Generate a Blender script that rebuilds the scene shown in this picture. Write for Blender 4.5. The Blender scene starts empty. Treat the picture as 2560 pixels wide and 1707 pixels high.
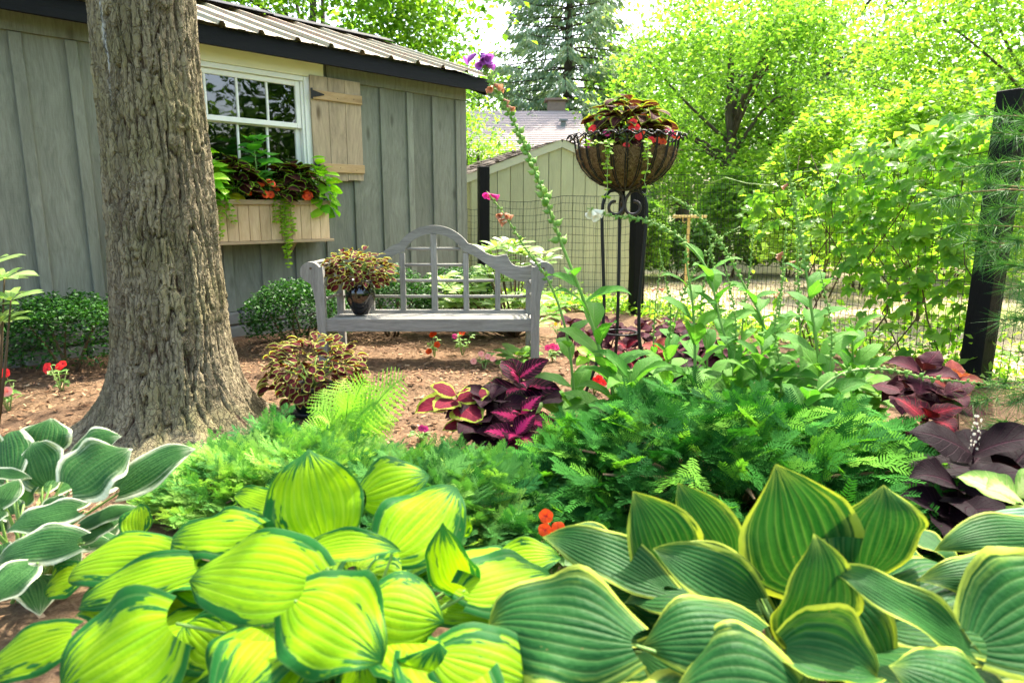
import bpy, bmesh, math, random
import numpy as np
from mathutils import Vector, Matrix, Quaternion

# ------------------------------------------------------------------ camera, sky, sun, exposure
SC = bpy.context.scene
COL = SC.collection
PITCH = math.atan(328 / 1707.0)
CAM_H = 1.25
cam_data = bpy.data.cameras.new("camera")
cam_data.sensor_width = 36.0
cam_data.lens = 24.0
cam_data.clip_end = 500
cam_data.dof.use_dof = True
cam_data.dof.focus_distance = 4.6
cam_data.dof.aperture_fstop = 3.2
cam = bpy.data.objects.new("camera", cam_data)
COL.objects.link(cam)
cam.location = (0, 0, CAM_H)
cam.rotation_euler = (math.pi / 2 - PITCH, 0, 0)
SC.camera = cam

SUN_EL = math.radians(57)
SUN_AZ = math.radians(34)          # from +Y towards +X: behind the garden, to the right
world = bpy.data.worlds.new("World")
SC.world = world
world.use_nodes = True
wn = world.node_tree
sky = wn.nodes.new("ShaderNodeTexSky")
sky.sky_type = 'NISHITA'
sky.sun_disc = False
sky.sun_elevation = SUN_EL
sky.sun_rotation = SUN_AZ
sky.air_density = 1.0
sky.dust_density = 5.0
sky.ozone_density = 0.4
wn.links.new(sky.outputs[0], wn.nodes["Background"].inputs[0])
wn.nodes["Background"].inputs[1].default_value = 0.15
sun_data = bpy.data.lights.new("sun", 'SUN')
sun_data.energy = 2.5
sun_data.angle = math.radians(0.5)
sun_data.color = (1.0, 0.94, 0.82)
sun = bpy.data.objects.new("sun", sun_data)
COL.objects.link(sun)
SUN_DIR = Vector((math.sin(SUN_AZ) * math.cos(SUN_EL), math.cos(SUN_AZ) * math.cos(SUN_EL), math.sin(SUN_EL)))
sun.rotation_euler = SUN_DIR.to_track_quat('Z', 'Y').to_euler()
SC.view_settings.view_transform = 'Standard'
SC.view_settings.look = 'None'
SC.view_settings.exposure = 2.5
SC.view_settings.gamma = 1.0
SC.view_settings.use_curve_mapping = False
SC.cycles.use_denoising = True
SC.cycles.max_bounces = 7
SC.cycles.diffuse_bounces = 3
SC.cycles.glossy_bounces = 3
SC.cycles.transmission_bounces = 5
SC.cycles.transparent_max_bounces = 7
SC.cycles.sample_clamp_indirect = 1.0
SC.cycles.caustics_reflective = False
SC.cycles.caustics_refractive = False

rng = np.random.default_rng(7)
random.seed(7)

# ------------------------------------------------------------------ survey helpers: a sighting turned into a point of the garden
_F = Vector((0, math.cos(PITCH), -math.sin(PITCH)))
_U = Vector((0, math.sin(PITCH), math.cos(PITCH)))
_C = Vector((0, 0, CAM_H))


def _ray(x, y):
    return _F + Vector((1, 0, 0)) * ((x - 1280) / 1707.0) - _U * ((y - 853.5) / 1707.0)


def at(x, y, D):
    r = _ray(x, y)
    return _C + r * (D / r.y)


def gz(x, y, z=0.0):
    r = _ray(x, y)
    return _C + r * ((z - CAM_H) / r.z)


# ------------------------------------------------------------------ scene-graph helpers
def link(o, parent=None):
    COL.objects.link(o)
    if parent is not None:
        o.parent = parent
    return o


def tag(o, label=None, cat=None, group=None, kind=None):
    if label: o["label"] = label
    if cat: o["category"] = cat
    if group: o["group"] = group
    if kind: o["kind"] = kind
    return o


def thing(name, label, cat, loc=(0, 0, 0), group=None, rz=0.0):
    o = bpy.data.objects.new(name, None)
    o.empty_display_size = 0.05
    o.location = loc
    o.rotation_euler = (0, 0, rz)
    link(o)
    return tag(o, label, cat, group)


def part(name, mesh, parent, loc=(0, 0, 0), M=None):
    """A mesh part; loc / M are in the parent's space."""
    o = bpy.data.objects.new(name, mesh)
    link(o, parent)
    if M is not None:
        o.matrix_basis = M
    else:
        o.location = loc
    return o


def wpart(name, mesh, parent, M):
    """A mesh part placed in world space under a thing that is only translated/turned about z."""
    o = bpy.data.objects.new(name, mesh)
    link(o, parent)
    P = Matrix.Identity(4)
    q = parent
    chain = []
    while q is not None:
        chain.append(q)
        q = q.parent
    for q in reversed(chain):
        P = P @ q.matrix_basis
    o.matrix_basis = P.inverted() @ M
    return o


def T(v):
    return Matrix.Translation(Vector(v))


def frame(origin, ydir, zhint=(0, 0, 1), s=1.0):
    """Matrix whose +Y runs along ydir and whose +Z is as near to zhint as it can be."""
    y = Vector(ydir).normalized()
    z = Vector(zhint)
    z = z - y * z.dot(y)
    if z.length < 1e-4:
        z = Vector((0, -1, 0.3)); z = z - y * z.dot(y)
    z.normalize()
    x = y.cross(z)
    M = Matrix(((x.x * s, y.x * s, z.x * s, origin[0]), (x.y * s, y.y * s, z.y * s, origin[1]),
                (x.z * s, y.z * s, z.z * s, origin[2]), (0, 0, 0, 1)))
    return M


# ------------------------------------------------------------------ mesh builder
class MB:
    def __init__(self):
        self.v = []; self.f = []; self.uv = []

    def add(self, vs, fs, uvs=None):
        b = len(self.v)
        self.v.extend([tuple(p) for p in vs])
        for i, f in enumerate(fs):
            self.f.append(tuple(b + k for k in f))
            if uvs is not None:
                self.uv.append([uvs[k] for k in f])
            else:
                self.uv.append(None)
        return self

    def box(self, c, s, M=None, bev=0.0):
        hx, hy, hz = s[0] / 2, s[1] / 2, s[2] / 2
        b = min(bev, hx * .8, hy * .8, hz * .8)
        if b <= 0:
            vs = [Vector((x, y, z)) for z in (-hz, hz) for y in (-hy, hy) for x in (-hx, hx)]
            fs = [(0, 2, 3, 1), (4, 5, 7, 6), (0, 1, 5, 4), (2, 6, 7, 3), (0, 4, 6, 2), (1, 3, 7, 5)]
        else:
            vs = []
            idx = {}
            for sx in (-1, 1):
                for sy in (-1, 1):
                    for sz in (-1, 1):
                        for ax in range(3):
                            p = [sx * hx, sy * hy, sz * hz]
                            for k in range(3):
                                if k != ax:
                                    p[k] -= (sx, sy, sz)[k] * b
                            idx[(sx, sy, sz, ax)] = len(vs)
                            vs.append(Vector(p))
            fs = []
            g = lambda sx, sy, sz, ax: idx[(sx, sy, sz, ax)]
            for s1 in (-1, 1):
                q = [(s1, -1, -1, 0), (s1, 1, -1, 0), (s1, 1, 1, 0), (s1, -1, 1, 0)]
                fs.append([g(*k) for k in (q if s1 > 0 else q[::-1])])
                q = [(-1, s1, -1, 1), (-1, s1, 1, 1), (1, s1, 1, 1), (1, s1, -1, 1)]
                fs.append([g(*k) for k in (q if s1 > 0 else q[::-1])])
                q = [(-1, -1, s1, 2), (1, -1, s1, 2), (1, 1, s1, 2), (-1, 1, s1, 2)]
                fs.append([g(*k) for k in (q if s1 > 0 else q[::-1])])
            for a in (-1, 1):
                for c2 in (-1, 1):
                    fs.append([g(a, c2, -1, 0), g(a, c2, 1, 0), g(a, c2, 1, 1), g(a, c2, -1, 1)][::(1 if a * c2 < 0 else -1)])
                    fs.append([g(a, -1, c2, 0), g(a, 1, c2, 0), g(a, 1, c2, 2), g(a, -1, c2, 2)][::(1 if a * c2 > 0 else -1)])
                    fs.append([g(-1, a, c2, 1), g(1, a, c2, 1), g(1, a, c2, 2), g(-1, a, c2, 2)][::(1 if a * c2 < 0 else -1)])
            for sx in (-1, 1):
                for sy in (-1, 1):
                    for sz in (-1, 1):
                        t = [g(sx, sy, sz, 0), g(sx, sy, sz, 1), g(sx, sy, sz, 2)]
                        fs.append(t if sx * sy * sz > 0 else t[::-1])
        if M is not None:
            vs = [M @ p for p in vs]
        c = Vector(c)
        return self.add([p + c for p in vs], fs)

    def tube(self, pts, rad, n=8, cap=True):
        pts = [Vector(p) for p in pts]
        if not hasattr(rad, '__len__'):
            rad = [rad] * len(pts)
        vs, fs = [], []
        up = None
        for i, p in enumerate(pts):
            t = (pts[min(i + 1, len(pts) - 1)] - pts[max(i - 1, 0)])
            t = t.normalized() if t.length > 1e-9 else Vector((0, 0, 1))
            if up is None:
                up = Vector((1, 0, 0)) if abs(t.x) < .8 else Vector((0, 1, 0))
            up = (up - t * up.dot(t)).normalized()
            w = t.cross(up)
            for k in range(n):
                a = 2 * math.pi * k / n
                vs.append(p + (up * math.cos(a) + w * math.sin(a)) * rad[i])
        for i in range(len(pts) - 1):
            for k in range(n):
                k2 = (k + 1) % n
                fs.append((i * n + k, i * n + k2, (i + 1) * n + k2, (i + 1) * n + k))
        if cap:
            fs.append(tuple(range(n))[::-1])
            m = (len(pts) - 1) * n
            fs.append(tuple(m + k for k in range(n)))
        return self.add(vs, fs)

    def lathe(self, prof, n=24, c=(0, 0, 0)):
        vs = []
        for r, z in prof:
            for k in range(n):
                a = 2 * math.pi * k / n
                vs.append((c[0] + r * math.cos(a), c[1] + r * math.sin(a), c[2] + z))
        fs = []
        for i in range(len(prof) - 1):
            for k in range(n):
                k2 = (k + 1) % n
                fs.append((i * n + k, i * n + k2, (i + 1) * n + k2, (i + 1) * n + k))
        return self.add(vs, fs)

    def prism(self, poly, t, M=None):
        """Extrude a 2-D outline (x, z) to thickness t along y."""
        n = len(poly)
        vs = [Vector((x, -t / 2, z)) for x, z in poly] + [Vector((x, t / 2, z)) for x, z in poly]
        fs = [tuple(range(n)), tuple(range(2 * n - 1, n - 1, -1))]
        for i in range(n):
            j = (i + 1) % n
            fs.append((j, i, n + i, n + j))
        if M is not None:
            vs = [M @ p for p in vs]
        return self.add(vs, fs)

    def mesh(self, name, m=None, smooth=False, fix=False):
        me = bpy.data.meshes.new(name)
        me.from_pydata(self.v, [], self.f)
        if any(u is not None for u in self.uv):
            l = me.uv_layers.new(name="UVMap")
            k = 0
            flat = []
            for f, u in zip(self.f, self.uv):
                for j in range(len(f)):
                    flat.extend(u[j] if u is not None else (0, 0))
            l.data.foreach_set("uv", flat)
        if fix:
            bm = bmesh.new(); bm.from_mesh(me)
            bmesh.ops.recalc_face_normals(bm, faces=bm.faces)
            bm.to_mesh(me); bm.free()
        if m is not None:
            me.materials.append(m)
        if smooth:
            me.polygons.foreach_set("use_smooth", [True] * len(me.polygons))
        me.update()
        return me


def np_mesh(name, V, F, m=None, smooth=False, uv=None, attr=None):
    """Fast mesh from numpy arrays; F is (n,3) or (n,4); uv is per corner."""
    V = np.asarray(V, dtype=np.float32); F = np.asarray(F, dtype=np.int32)
    me = bpy.data.meshes.new(name)
    n, k = F.shape
    me.vertices.add(len(V)); me.vertices.foreach_set("co", V.ravel())
    me.loops.add(n * k); me.loops.foreach_set("vertex_index", F.ravel())
    me.polygons.add(n)
    me.polygons.foreach_set("loop_start", np.arange(0, n * k, k, dtype=np.int32))
    me.polygons.foreach_set("loop_total", np.full(n, k, dtype=np.int32))
    if uv is not None:
        l = me.uv_layers.new(name="UVMap")
        l.data.foreach_set("uv", np.asarray(uv, dtype=np.float32).ravel())
    if attr is not None:
        for an, av in attr.items():
            a = me.attributes.new(an, 'FLOAT', 'POINT')
            a.data.foreach_set("value", np.asarray(av, dtype=np.float32).ravel())
    if m is not None:
        me.materials.append(m)
    me.update(calc_edges=True)
    if smooth:
        me.polygons.foreach_set("use_smooth", np.ones(n, dtype=bool))
    me.validate()
    return me


# ------------------------------------------------------------------ small noise kit
def _hash(ix, iy, s):
    h = (ix.astype(np.int64) * 374761393 + iy.astype(np.int64) * 668265263 + s * 974711) & 0x7fffffff
    h = ((h ^ (h >> 13)) * 1274126177) & 0x7fffffff
    return ((h ^ (h >> 16)) & 0xffff) / 65535.0


def vnoise(x, y, s=0):
    ix = np.floor(x); iy = np.floor(y); fx = x - ix; fy = y - iy
    fx = fx * fx * (3 - 2 * fx); fy = fy * fy * (3 - 2 * fy)
    a = _hash(ix, iy, s); b = _hash(ix + 1, iy, s); c = _hash(ix, iy + 1, s); d = _hash(ix + 1, iy + 1, s)
    return (a * (1 - fx) + b * fx) * (1 - fy) + (c * (1 - fx) + d * fx) * fy


def fbm(x, y, o=4, s=0):
    r = 0; a = .5
    for k in range(o):
        r = r + a * vnoise(x * 2 ** k, y * 2 ** k, s + k); a *= .5
    return r


def worley(x, y, s=0, wrapx=None):
    ix = np.floor(x); iy = np.floor(y)
    f1 = np.full(x.shape, 9.0); f2 = np.full(x.shape, 9.0); idv = np.zeros(x.shape)
    for dx in (-1, 0, 1):
        for dy in (-1, 0, 1):
            cx_ = ix + dx; cy_ = iy + dy
            hx = np.mod(cx_, wrapx) if wrapx else cx_
            px = cx_ + .15 + .7 * _hash(hx, cy_, s); py = cy_ + .1 + .8 * _hash(hx, cy_, s + 5)
            d = np.sqrt((px - x) ** 2 + (py - y) ** 2)
            m = d < f1
            f2 = np.where(m, f1, np.minimum(f2, d)); idv = np.where(m, _hash(hx, cy_, s + 9), idv)
            f1 = np.where(m, d, f1)
    return f1, f2, idv


# ------------------------------------------------------------------ materials
class NT:
    def __init__(self, name):
        self.m = bpy.data.materials.new(name)
        self.m.use_nodes = True
        self.t = self.m.node_tree
        self.t.nodes.clear()
        self.out = self.t.nodes.new("ShaderNodeOutputMaterial")

    def n(self, typ, _ins=None, **kw):
        nd = self.t.nodes.new("ShaderNode" + typ)
        for k, v in kw.items():
            setattr(nd, k, v)
        for k, v in (_ins or {}).items():
            self.set(nd, k, v)
        return nd

    def set(self, nd, k, v):
        i = nd.inputs[k]
        if isinstance(v, bpy.types.NodeSocket):
            self.t.links.new(v, i)
        elif isinstance(v, bpy.types.Node):
            self.t.links.new(v.outputs[0], i)
        else:
            if hasattr(v, '__len__') and len(v) == 3 and i.type == 'RGBA':
                v = (*v, 1)
            i.default_value = v

    def math(self, op, a, b=0.0, c=None, clamp=False):
        nd = self.n("Math", operation=op, use_clamp=clamp)
        self.set(nd, 0, a); self.set(nd, 1, b)
        if c is not None: self.set(nd, 2, c)
        return nd.outputs[0]

    def mix(self, fac, a, b, mode='MIX'):
        nd = self.n("Mix", data_type='RGBA', blend_type=mode)
        self.set(nd, 0, fac); self.set(nd, 6, a); self.set(nd, 7, b)
        return nd.outputs[2]

    def ramp(self, fac, stops, interp='LINEAR'):
        nd = self.n("ValToRGB")
        cr = nd.color_ramp
        cr.interpolation = interp
        while len(cr.elements) < len(stops): cr.elements.new(0.5)
        for e, (p, c) in zip(cr.elements, stops):
            e.position = p
            e.color = (*c, 1) if hasattr(c, '__len__') else (c, c, c, 1)
        self.set(nd, 0, fac)
        return nd.outputs[0]

    def step(self, x, lo, hi):
        nd = self.n("MapRange", interpolation_type='SMOOTHSTEP', clamp=True)
        self.set(nd, 0, x); self.set(nd, 1, lo); self.set(nd, 2, hi)
        return nd.outputs[0]

    def noise(self, vec, scale=5, detail=4, rough=.5, dist=0.0, out=0):
        nd = self.n("TexNoise", {"Scale": scale, "Detail": detail, "Roughness": rough, "Distortion": dist})
        if vec is not None: self.set(nd, "Vector", vec)
        return nd.outputs[out]

    def mapping(self, vec, scale=(1, 1, 1), loc=(0, 0, 0), rot=(0, 0, 0)):
        nd = self.n("Mapping")
        self.set(nd, 0, vec); self.set(nd, 1, loc); self.set(nd, 2, rot); self.set(nd, 3, scale)
        return nd.outputs[0]

    def obj_coord(self, seed=True):
        tc = self.n("TexCoord")
        if not seed: return tc.outputs["Object"]
        oi = self.n("ObjectInfo")
        k = self.math('MULTIPLY', oi.outputs["Random"], 37.0)
        cmb = self.n("CombineXYZ", {0: k, 1: k, 2: k})
        va = self.n("VectorMath", operation='ADD')
        self.set(va, 0, tc.outputs["Object"]); self.set(va, 1, cmb)
        return va.outputs[0]

    def rand(self):
        return self.n("ObjectInfo").outputs["Random"]

    def island(self):
        return self.n("NewGeometry").outputs["Random Per Island"]

    def bump(self, h, strength=.3, dist=.01, normal=None):
        nd = self.n("Bump", {"Strength": strength, "Distance": dist, "Height": h})
        if normal is not None: self.set(nd, "Normal", normal)
        return nd.outputs[0]

    def bsdf(self, color, rough=.6, spec=.5, metal=0.0, normal=None, coat=0.0, sheen=0.0):
        nd = self.n("BsdfPrincipled", {"Base Color": color, "Roughness": rough, "Metallic": metal, "Specular IOR Level": spec,
                                       "Coat Weight": coat, "Sheen Weight": sheen})
        if normal is not None: self.set(nd, "Normal", normal)
        return nd.outputs[0]

    def done(self, sh):
        self.t.links.new(sh, self.out.inputs[0])
        return self.m

    def leaf(self, color, trans_color=None, t=.38, rough=.42, spec=.45, normal=None, coat=0.0):
        p = self.bsdf(color, rough, spec, 0, normal, coat)
        tl = self.n("BsdfTranslucent")
        if trans_color is None:
            trans_color = self.mix(1.0, color, (1.15, 1.22, .5, 1), 'MULTIPLY')
        self.set(tl, 0, trans_color)
        if normal is not None: self.set(tl, "Normal", normal)
        mx = self.n("MixShader", {0: t})
        self.t.links.new(p, mx.inputs[1]); self.t.links.new(tl.outputs[0], mx.inputs[2])
        return self.done(mx.outputs[0])


MATS = {}


def foliage_mat(name, c1, c2, t=.4, rough=.45, spec=.4, obj=False, tone=False):
    """Small leaves: colour varies from leaf to leaf."""
    a = NT(name)
    r = a.rand() if obj else a.n("Attribute", attribute_name="tone").outputs["Fac"] if tone else a.island()
    col = a.ramp(r, [(0, c1), (.55, [(x + y) / 2 for x, y in zip(c1, c2)]), (1, c2)])
    pos = a.n("NewGeometry").outputs["Position"]
    nz = a.noise(pos, .9, 2)
    hs = a.n("HueSaturation", {"Color": col, "Value": a.math('MULTIPLY_ADD', nz, .7, .65)})
    MATS[name] = a.leaf(hs.outputs[0], None, t, rough + .08, spec * .5)
    return MATS[name]


def plain_mat(name, c, rough=.6, spec=.4, metal=0.0, var=.12, scale=8, bump=.1, coat=0.0):
    a = NT(name)
    oc = a.obj_coord()
    nz = a.noise(oc, scale, 5, .6)
    hs = a.n("HueSaturation", {"Color": (*c, 1), "Value": a.math('MULTIPLY_ADD', nz, var * 2, 1 - var)})
    rg = a.math('MULTIPLY_ADD', nz, .2, rough - .1)
    MATS[name] = a.done(a.bsdf(hs.outputs[0], rg, spec, metal, a.bump(nz, bump, .005), coat))
    return MATS[name]


def wood_mat(name, c, c2, axis='Z', scale=1.0, contrast=.5, rough=.75, knots=.5, tone=.18, saw=0.0, edge=0.0):
    """Sawn boards: grain runs along one axis; every board differs in tone."""
    a = NT(name)
    oc = a.obj_coord()
    k = {'Z': (9, 9, .55), 'X': (.55, 9, 9), 'Y': (9, .55, 9)}[axis]
    st = a.mapping(oc, tuple(x * scale for x in k))
    wob = a.noise(oc, 1.6, 2)
    va = a.n("VectorMath", operation='ADD'); a.set(va, 0, st)
    sc = a.n("VectorMath", operation='SCALE'); a.set(sc, 0, a.noise(oc, 1.3, 2, out=1)); a.set(sc, "Scale", 2.2)
    a.set(va, 1, sc.outputs[0])
    g1 = a.noise(va.outputs[0], 3.0, 8, .65)
    g2 = a.noise(a.mapping(oc, tuple(x * scale * 5 for x in k)), 4.0, 4, .6)
    g = a.math('ADD', a.math('MULTIPLY', g1, .65), a.math('MULTIPLY', g2, .35))
    g = a.step(g, .5 - contrast * .35, .5 + contrast * .35)
    kmap = {'Z': (4.5, 4.5, 1.6), 'X': (1.6, 4.5, 4.5), 'Y': (4.5, 1.6, 4.5)}[axis]
    vo = a.n("TexVoronoi", {"Scale": 1.0, "Randomness": 1.0}); a.set(vo, "Vector", a.mapping(oc, kmap))
    kn = a.math('SUBTRACT', 1.0, a.step(a.math('ADD', vo.outputs["Distance"], a.math('MULTIPLY', wob, .12)), .10, .24))
    col = a.mix(g, (*c2, 1), (*c, 1))
    col = a.mix(a.math('MULTIPLY', kn, knots), col, (c2[0] * .45, c2[1] * .4, c2[2] * .35, 1))
    val = a.math('MULTIPLY_ADD', a.rand(), tone * 2, 1 - tone)
    stain = a.noise(oc, .8, 4)
    val = a.math('MULTIPLY', val, a.math('MULTIPLY_ADD', stain, .5, .75))
    hs = a.n("HueSaturation", {"Color": col, "Value": val})
    h = g
    if saw > 0:
        sx = {'Z': (1, 1, 60), 'X': (60, 1, 1), 'Y': (1, 60, 1)}[axis]
        sw = a.noise(a.mapping(oc, sx), 2.0, 3)
        h = a.math('ADD', a.math('MULTIPLY', g, .6), a.math('MULTIPLY', sw, saw))
    MATS[name] = a.done(a.bsdf(hs.outputs[0], rough, .14, 0, a.bump(h, .35, .004)))
    return MATS[name]


def build_materials():
    # timber and paint
    wood_mat("grey_siding", (.235, .246, .190), (.118, .124, .094), 'Z', 1, .85, .85, .62, .10, .8)
    wood_mat("shutter_wood", (.43, .335, .215), (.185, .145, .095), 'Z', 1.0, .9, .8, .85, .28)
    wood_mat("shutter_bar", (.47, .33, .165), (.31, .205, .10), 'X', 1.2, .7, .8, .4, .1)
    wood_mat("box_wood", (.74, .55, .33), (.46, .295, .145), 'Z', 1.0, .9, .7, .9, .18)
    wood_mat("box_trim", (.44, .325, .19), (.30, .215, .125), 'X', 1.2, .7, .7, .5, .1)
    wood_mat("bench_x", (.335, .33, .295), (.145, .14, .12), 'X', 2.0, .8, .85, .15, .08)
    wood_mat("bench_z", (.335, .33, .295), (.145, .14, .12), 'Z', 2.0, .8, .85, .15, .08)
    wood_mat("bench_y", (.335, .33, .295), (.145, .14, .12), 'Y', 2.0, .8, .85, .15, .08)
    wood_mat("black_board", (.008, .009, .011), (.005, .006, .007), 'X', 1, .6, .6, .1, .1)
    wood_mat("black_post", (.007, .0075, .007), (.004, .0045, .004), 'Z', 1, .6, .65, .1, .1)
    wood_mat("sage_siding", (.36, .375, .22), (.31, .325, .19), 'Z', .6, .5, .8, .1, .04)
    wood_mat("pole_wood", (.62, .47, .19), (.48, .35, .13), 'Z', 1, .6, .7, .2, .1)
    plain_mat("cream_paint", (.84, .79, .54), .5, .4, 0, .07, 6, .12)
    plain_mat("white_paint", (.80, .80, .72), .45, .4, 0, .06, 10, .15)
    plain_mat("sage_trim", (.40, .41, .28), .6, .3)
    plain_mat("room_shade", (.006, .007, .006), .9, .1)
    plain_mat("curtain", (.55, .57, .55), .9, .1)
    plain_mat("black_iron", (.012, .011, .010), .5, .3, .0, .2, 30, .1)
    plain_mat("brown_iron", (.035, .024, .018), .45, .5, .2, .2, 30, .15)
    plain_mat("black_glaze", (.004, .004, .005), .06, .6, 0, .05, 5, .02, .6)
    plain_mat("dark_plastic", (.010, .016, .016), .45, .4)
    plain_mat("soil", (.045, .028, .018), .95, .1, 0, .3, 20, .6)
    plain_mat("stone_block", (.17, .165, .14), .9, .2, 0, .35, 9, .7)
    plain_mat("stem_green", (.17, .30, .06), .5, .3, 0, .15, 20, .1)
    plain_mat("stem_pale", (.30, .42, .13), .5, .3, 0, .15, 20, .1)
    plain_mat("stem_brown", (.11, .075, .04), .8, .2, 0, .2, 30, .3)
    plain_mat("stem_purple", (.10, .035, .045), .6, .3)
    plain_mat("twig_tan", (.27, .17, .085), .8, .2, 0, .2, 30, .3)
    plain_mat("wire", (.030, .036, .030), .5, .4, .3, .1, 3, .0)
    plain_mat("chimney_brick", (.23, .165, .125), .9, .2, 0, .25, 14, .4)
    plain_mat("roof_shingle", (.34, .285, .26), .9, .2, 0, .15, 30, .2)
    plain_mat("old_shingle", (.085, .07, .055), .95, .2, 0, .4, 14, .5)
    plain_mat("steel_vent", (.18, .19, .2), .5, .4, .5)
    # window glass: thin pane that reflects at grazing angles, near-black panel behind for the unlit room
    a = NT("window_glass")
    fr = a.n("LayerWeight", {"Blend": .35}).outputs["Fresnel"]
    wob = a.bump(a.noise(a.obj_coord(), 2.2, 2), .12, .02)
    gl = a.n("BsdfGlossy", {"Color": (1, 1, 1, 1), "Roughness": .015, "Normal": wob})
    tr = a.n("BsdfTransparent", {0: (.55, .6, .56, 1)})
    mx = a.n("MixShader", {0: a.math('MULTIPLY_ADD', fr, .6, .10)})
    a.t.links.new(tr.outputs[0], mx.inputs[1]); a.t.links.new(gl.outputs[0], mx.inputs[2])
    MATS["window_glass"] = a.done(mx.outputs[0])
    # ribbed metal roof with rust-brown pine litter
    a = NT("metal_roof")
    oc = a.obj_coord(False)
    n1 = a.noise(oc, 1.1, 5, .6); n2 = a.noise(a.mapping(oc, (6, 40, 40)), 1, 4, .6)
    col = a.mix(n1, (.185, .195, .125, 1), (.34, .285, .20, 1))
    lit = a.step(a.math('ADD', n2, a.math('MULTIPLY', n1, .55)), .78, .90)
    col = a.mix(a.math('MULTIPLY', lit, .8), col, (.26, .135, .07, 1))
    MATS["metal_roof"] = a.done(a.bsdf(col, .6, .35, .0, a.bump(n2, .15, .003)))
    # bark
    a = NT("bark")
    oc = a.obj_coord(False)
    fis = a.n("Attribute", attribute_name="fis").outputs["Fac"]
    pid = a.n("Attribute", attribute_name="pid").outputs["Fac"]
    n1 = a.noise(oc, 38, 6, .7); n2 = a.noise(oc, 3.2, 4); n3 = a.noise(a.mapping(oc, (40, 40, 14)), 1.6, 5, .65)
    plate = a.mix(n3, (.140, .110, .060, 1), (.31, .262, .165, 1))
    plate = a.mix(a.math('MULTIPLY', a.step(n2, .42, .68), .5), plate, (.155, .142, .052, 1))
    plate = a.mix(a.math('MULTIPLY', a.step(n1, .58, .72), .4), plate, (.36, .305, .21, 1))
    hs = a.n("HueSaturation", {"Color": plate, "Value": a.math('MULTIPLY_ADD', pid, .5, .74)})
    col = a.mix(a.step(fis, .05, .55), (.060, .034, .020, 1), hs.outputs[0])
    lich = a.n("Attribute", attribute_name="moss").outputs["Fac"]
    col = a.mix(lich, col, (.085, .115, .018, 1))
    sap = a.n("Attribute", attribute_name="sap").outputs["Fac"]
    col = a.mix(sap, col, (.58, .58, .56, 1))
    vo = a.n("TexVoronoi", {"Scale": 1.0}, feature='DISTANCE_TO_EDGE'); va = a.n("VectorMath", operation='ADD'); a.set(va, 0, a.mapping(oc, (40, 40, 7)))
    sc = a.n("VectorMath", operation='SCALE'); a.set(sc, 0, a.noise(oc, 14, 3, out=1)); a.set(sc, "Scale", 2.4); a.set(va, 1, sc.outputs[0]); a.set(vo, "Vector", va.outputs[0])
    crack = a.step(vo.outputs[0], .0, .12)
    col = a.mix(crack, a.mix(.4, col, (.06, .04, .028, 1)), col)
    h = a.math('ADD', a.math('ADD', a.math('MULTIPLY', n1, .6), a.math('MULTIPLY', n3, .9)), a.math('MULTIPLY', crack, .45))
    MATS["bark"] = a.done(a.bsdf(col, .9, .2, 0, a.bump(h, 1.0, .016)))
    a = NT("tree_bark")
    oc = a.obj_coord()
    n1 = a.noise(a.mapping(oc, (6, 6, 1.5)), 2.5, 6, .65)
    MATS["tree_bark"] = a.done(a.bsdf(a.ramp(n1, [(.3, (.035, .026, .018)), (.7, (.125, .10, .075))]), .9, .2, 0, a.bump(n1, .6, .03)))
    # mulch / soil
    a = NT("mulch")
    oc = a.obj_coord(False)
    n1 = a.noise(oc, 1.3, 4); n2 = a.noise(oc, 26, 8, .75); n3 = a.noise(oc, 130, 4, .7)
    col = a.ramp(n2, [(.28, (.060, .034, .018)), (.5, (.175, .108, .060)), (.66, (.285, .185, .108)), (.8, (.40, .285, .18))])
    col = a.mix(a.step(n1, .45, .62), col, a.mix(.55, col, (.085, .05, .032, 1)))
    col = a.mix(.5, col, a.mix(1.0, col, a.ramp(n3, [(.3, .35), (.7, 1.35)]), 'MULTIPLY'))
    h = a.math('ADD', n2, a.math('MULTIPLY', n3, .45))
    MATS["mulch"] = a.done(a.bsdf(col, .95, .15, 0, a.bump(h, .9, .02)))
    a = NT("mulch_chip")
    r = a.island()
    MATS["mulch_chip"] = a.done(a.bsdf(a.ramp(r, [(0, (.055, .028, .014)), (.4, (.18, .095, .048)), (.85, (.30, .18, .095)), (1, (.42, .29, .17))]), .9, .2))
    a = NT("clod")
    n2 = a.noise(a.obj_coord(False), 40, 6, .7)
    MATS["clod"] = a.done(a.bsdf(a.ramp(n2, [(.3, (.05, .03, .019)), (.7, (.17, .105, .066))]), .95, .15, 0, a.bump(n2, .8, .01)))
    # sunny lawn, dry and worn in places
    a = NT("lawn")
    oc = a.obj_coord(False)
    n1 = a.noise(oc, .45, 4); n2 = a.noise(oc, 22, 6, .7)
    g = a.mix(n2, (.14, .20, .045, 1), (.30, .32, .12, 1)); dry = a.mix(n2, (.36, .285, .175, 1), (.52, .42, .28, 1))
    MATS["lawn"] = a.done(a.bsdf(a.mix(a.step(n1, .30, .48), g, dry), .95, .1, 0, a.bump(n2, .6, .03)))
    a = NT("far_ground")
    n2 = a.noise(a.obj_coord(False), 3, 6, .7)
    MATS["far_ground"] = a.done(a.bsdf(a.mix(n2, (.07, .10, .03, 1), (.14, .15, .06, 1)), .95, .1))
    foliage_mat("grass_blade", (.18, .24, .06), (.46, .39, .20), .35, .6, .2)
    # coir liner
    a = NT("coir")
    oc = a.obj_coord(False)
    n = a.noise(oc, 34, 6, .75, 1.5)
    MATS["coir"] = a.done(a.bsdf(a.ramp(n, [(.3, (.055, .030, .014)), (.55, (.19, .115, .055)), (.75, (.33, .21, .105))]), .95, .1, 0, a.bump(n, 1, .02)))
    plain_mat("coir_fibre", (.30, .185, .085), .9, .2)
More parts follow.
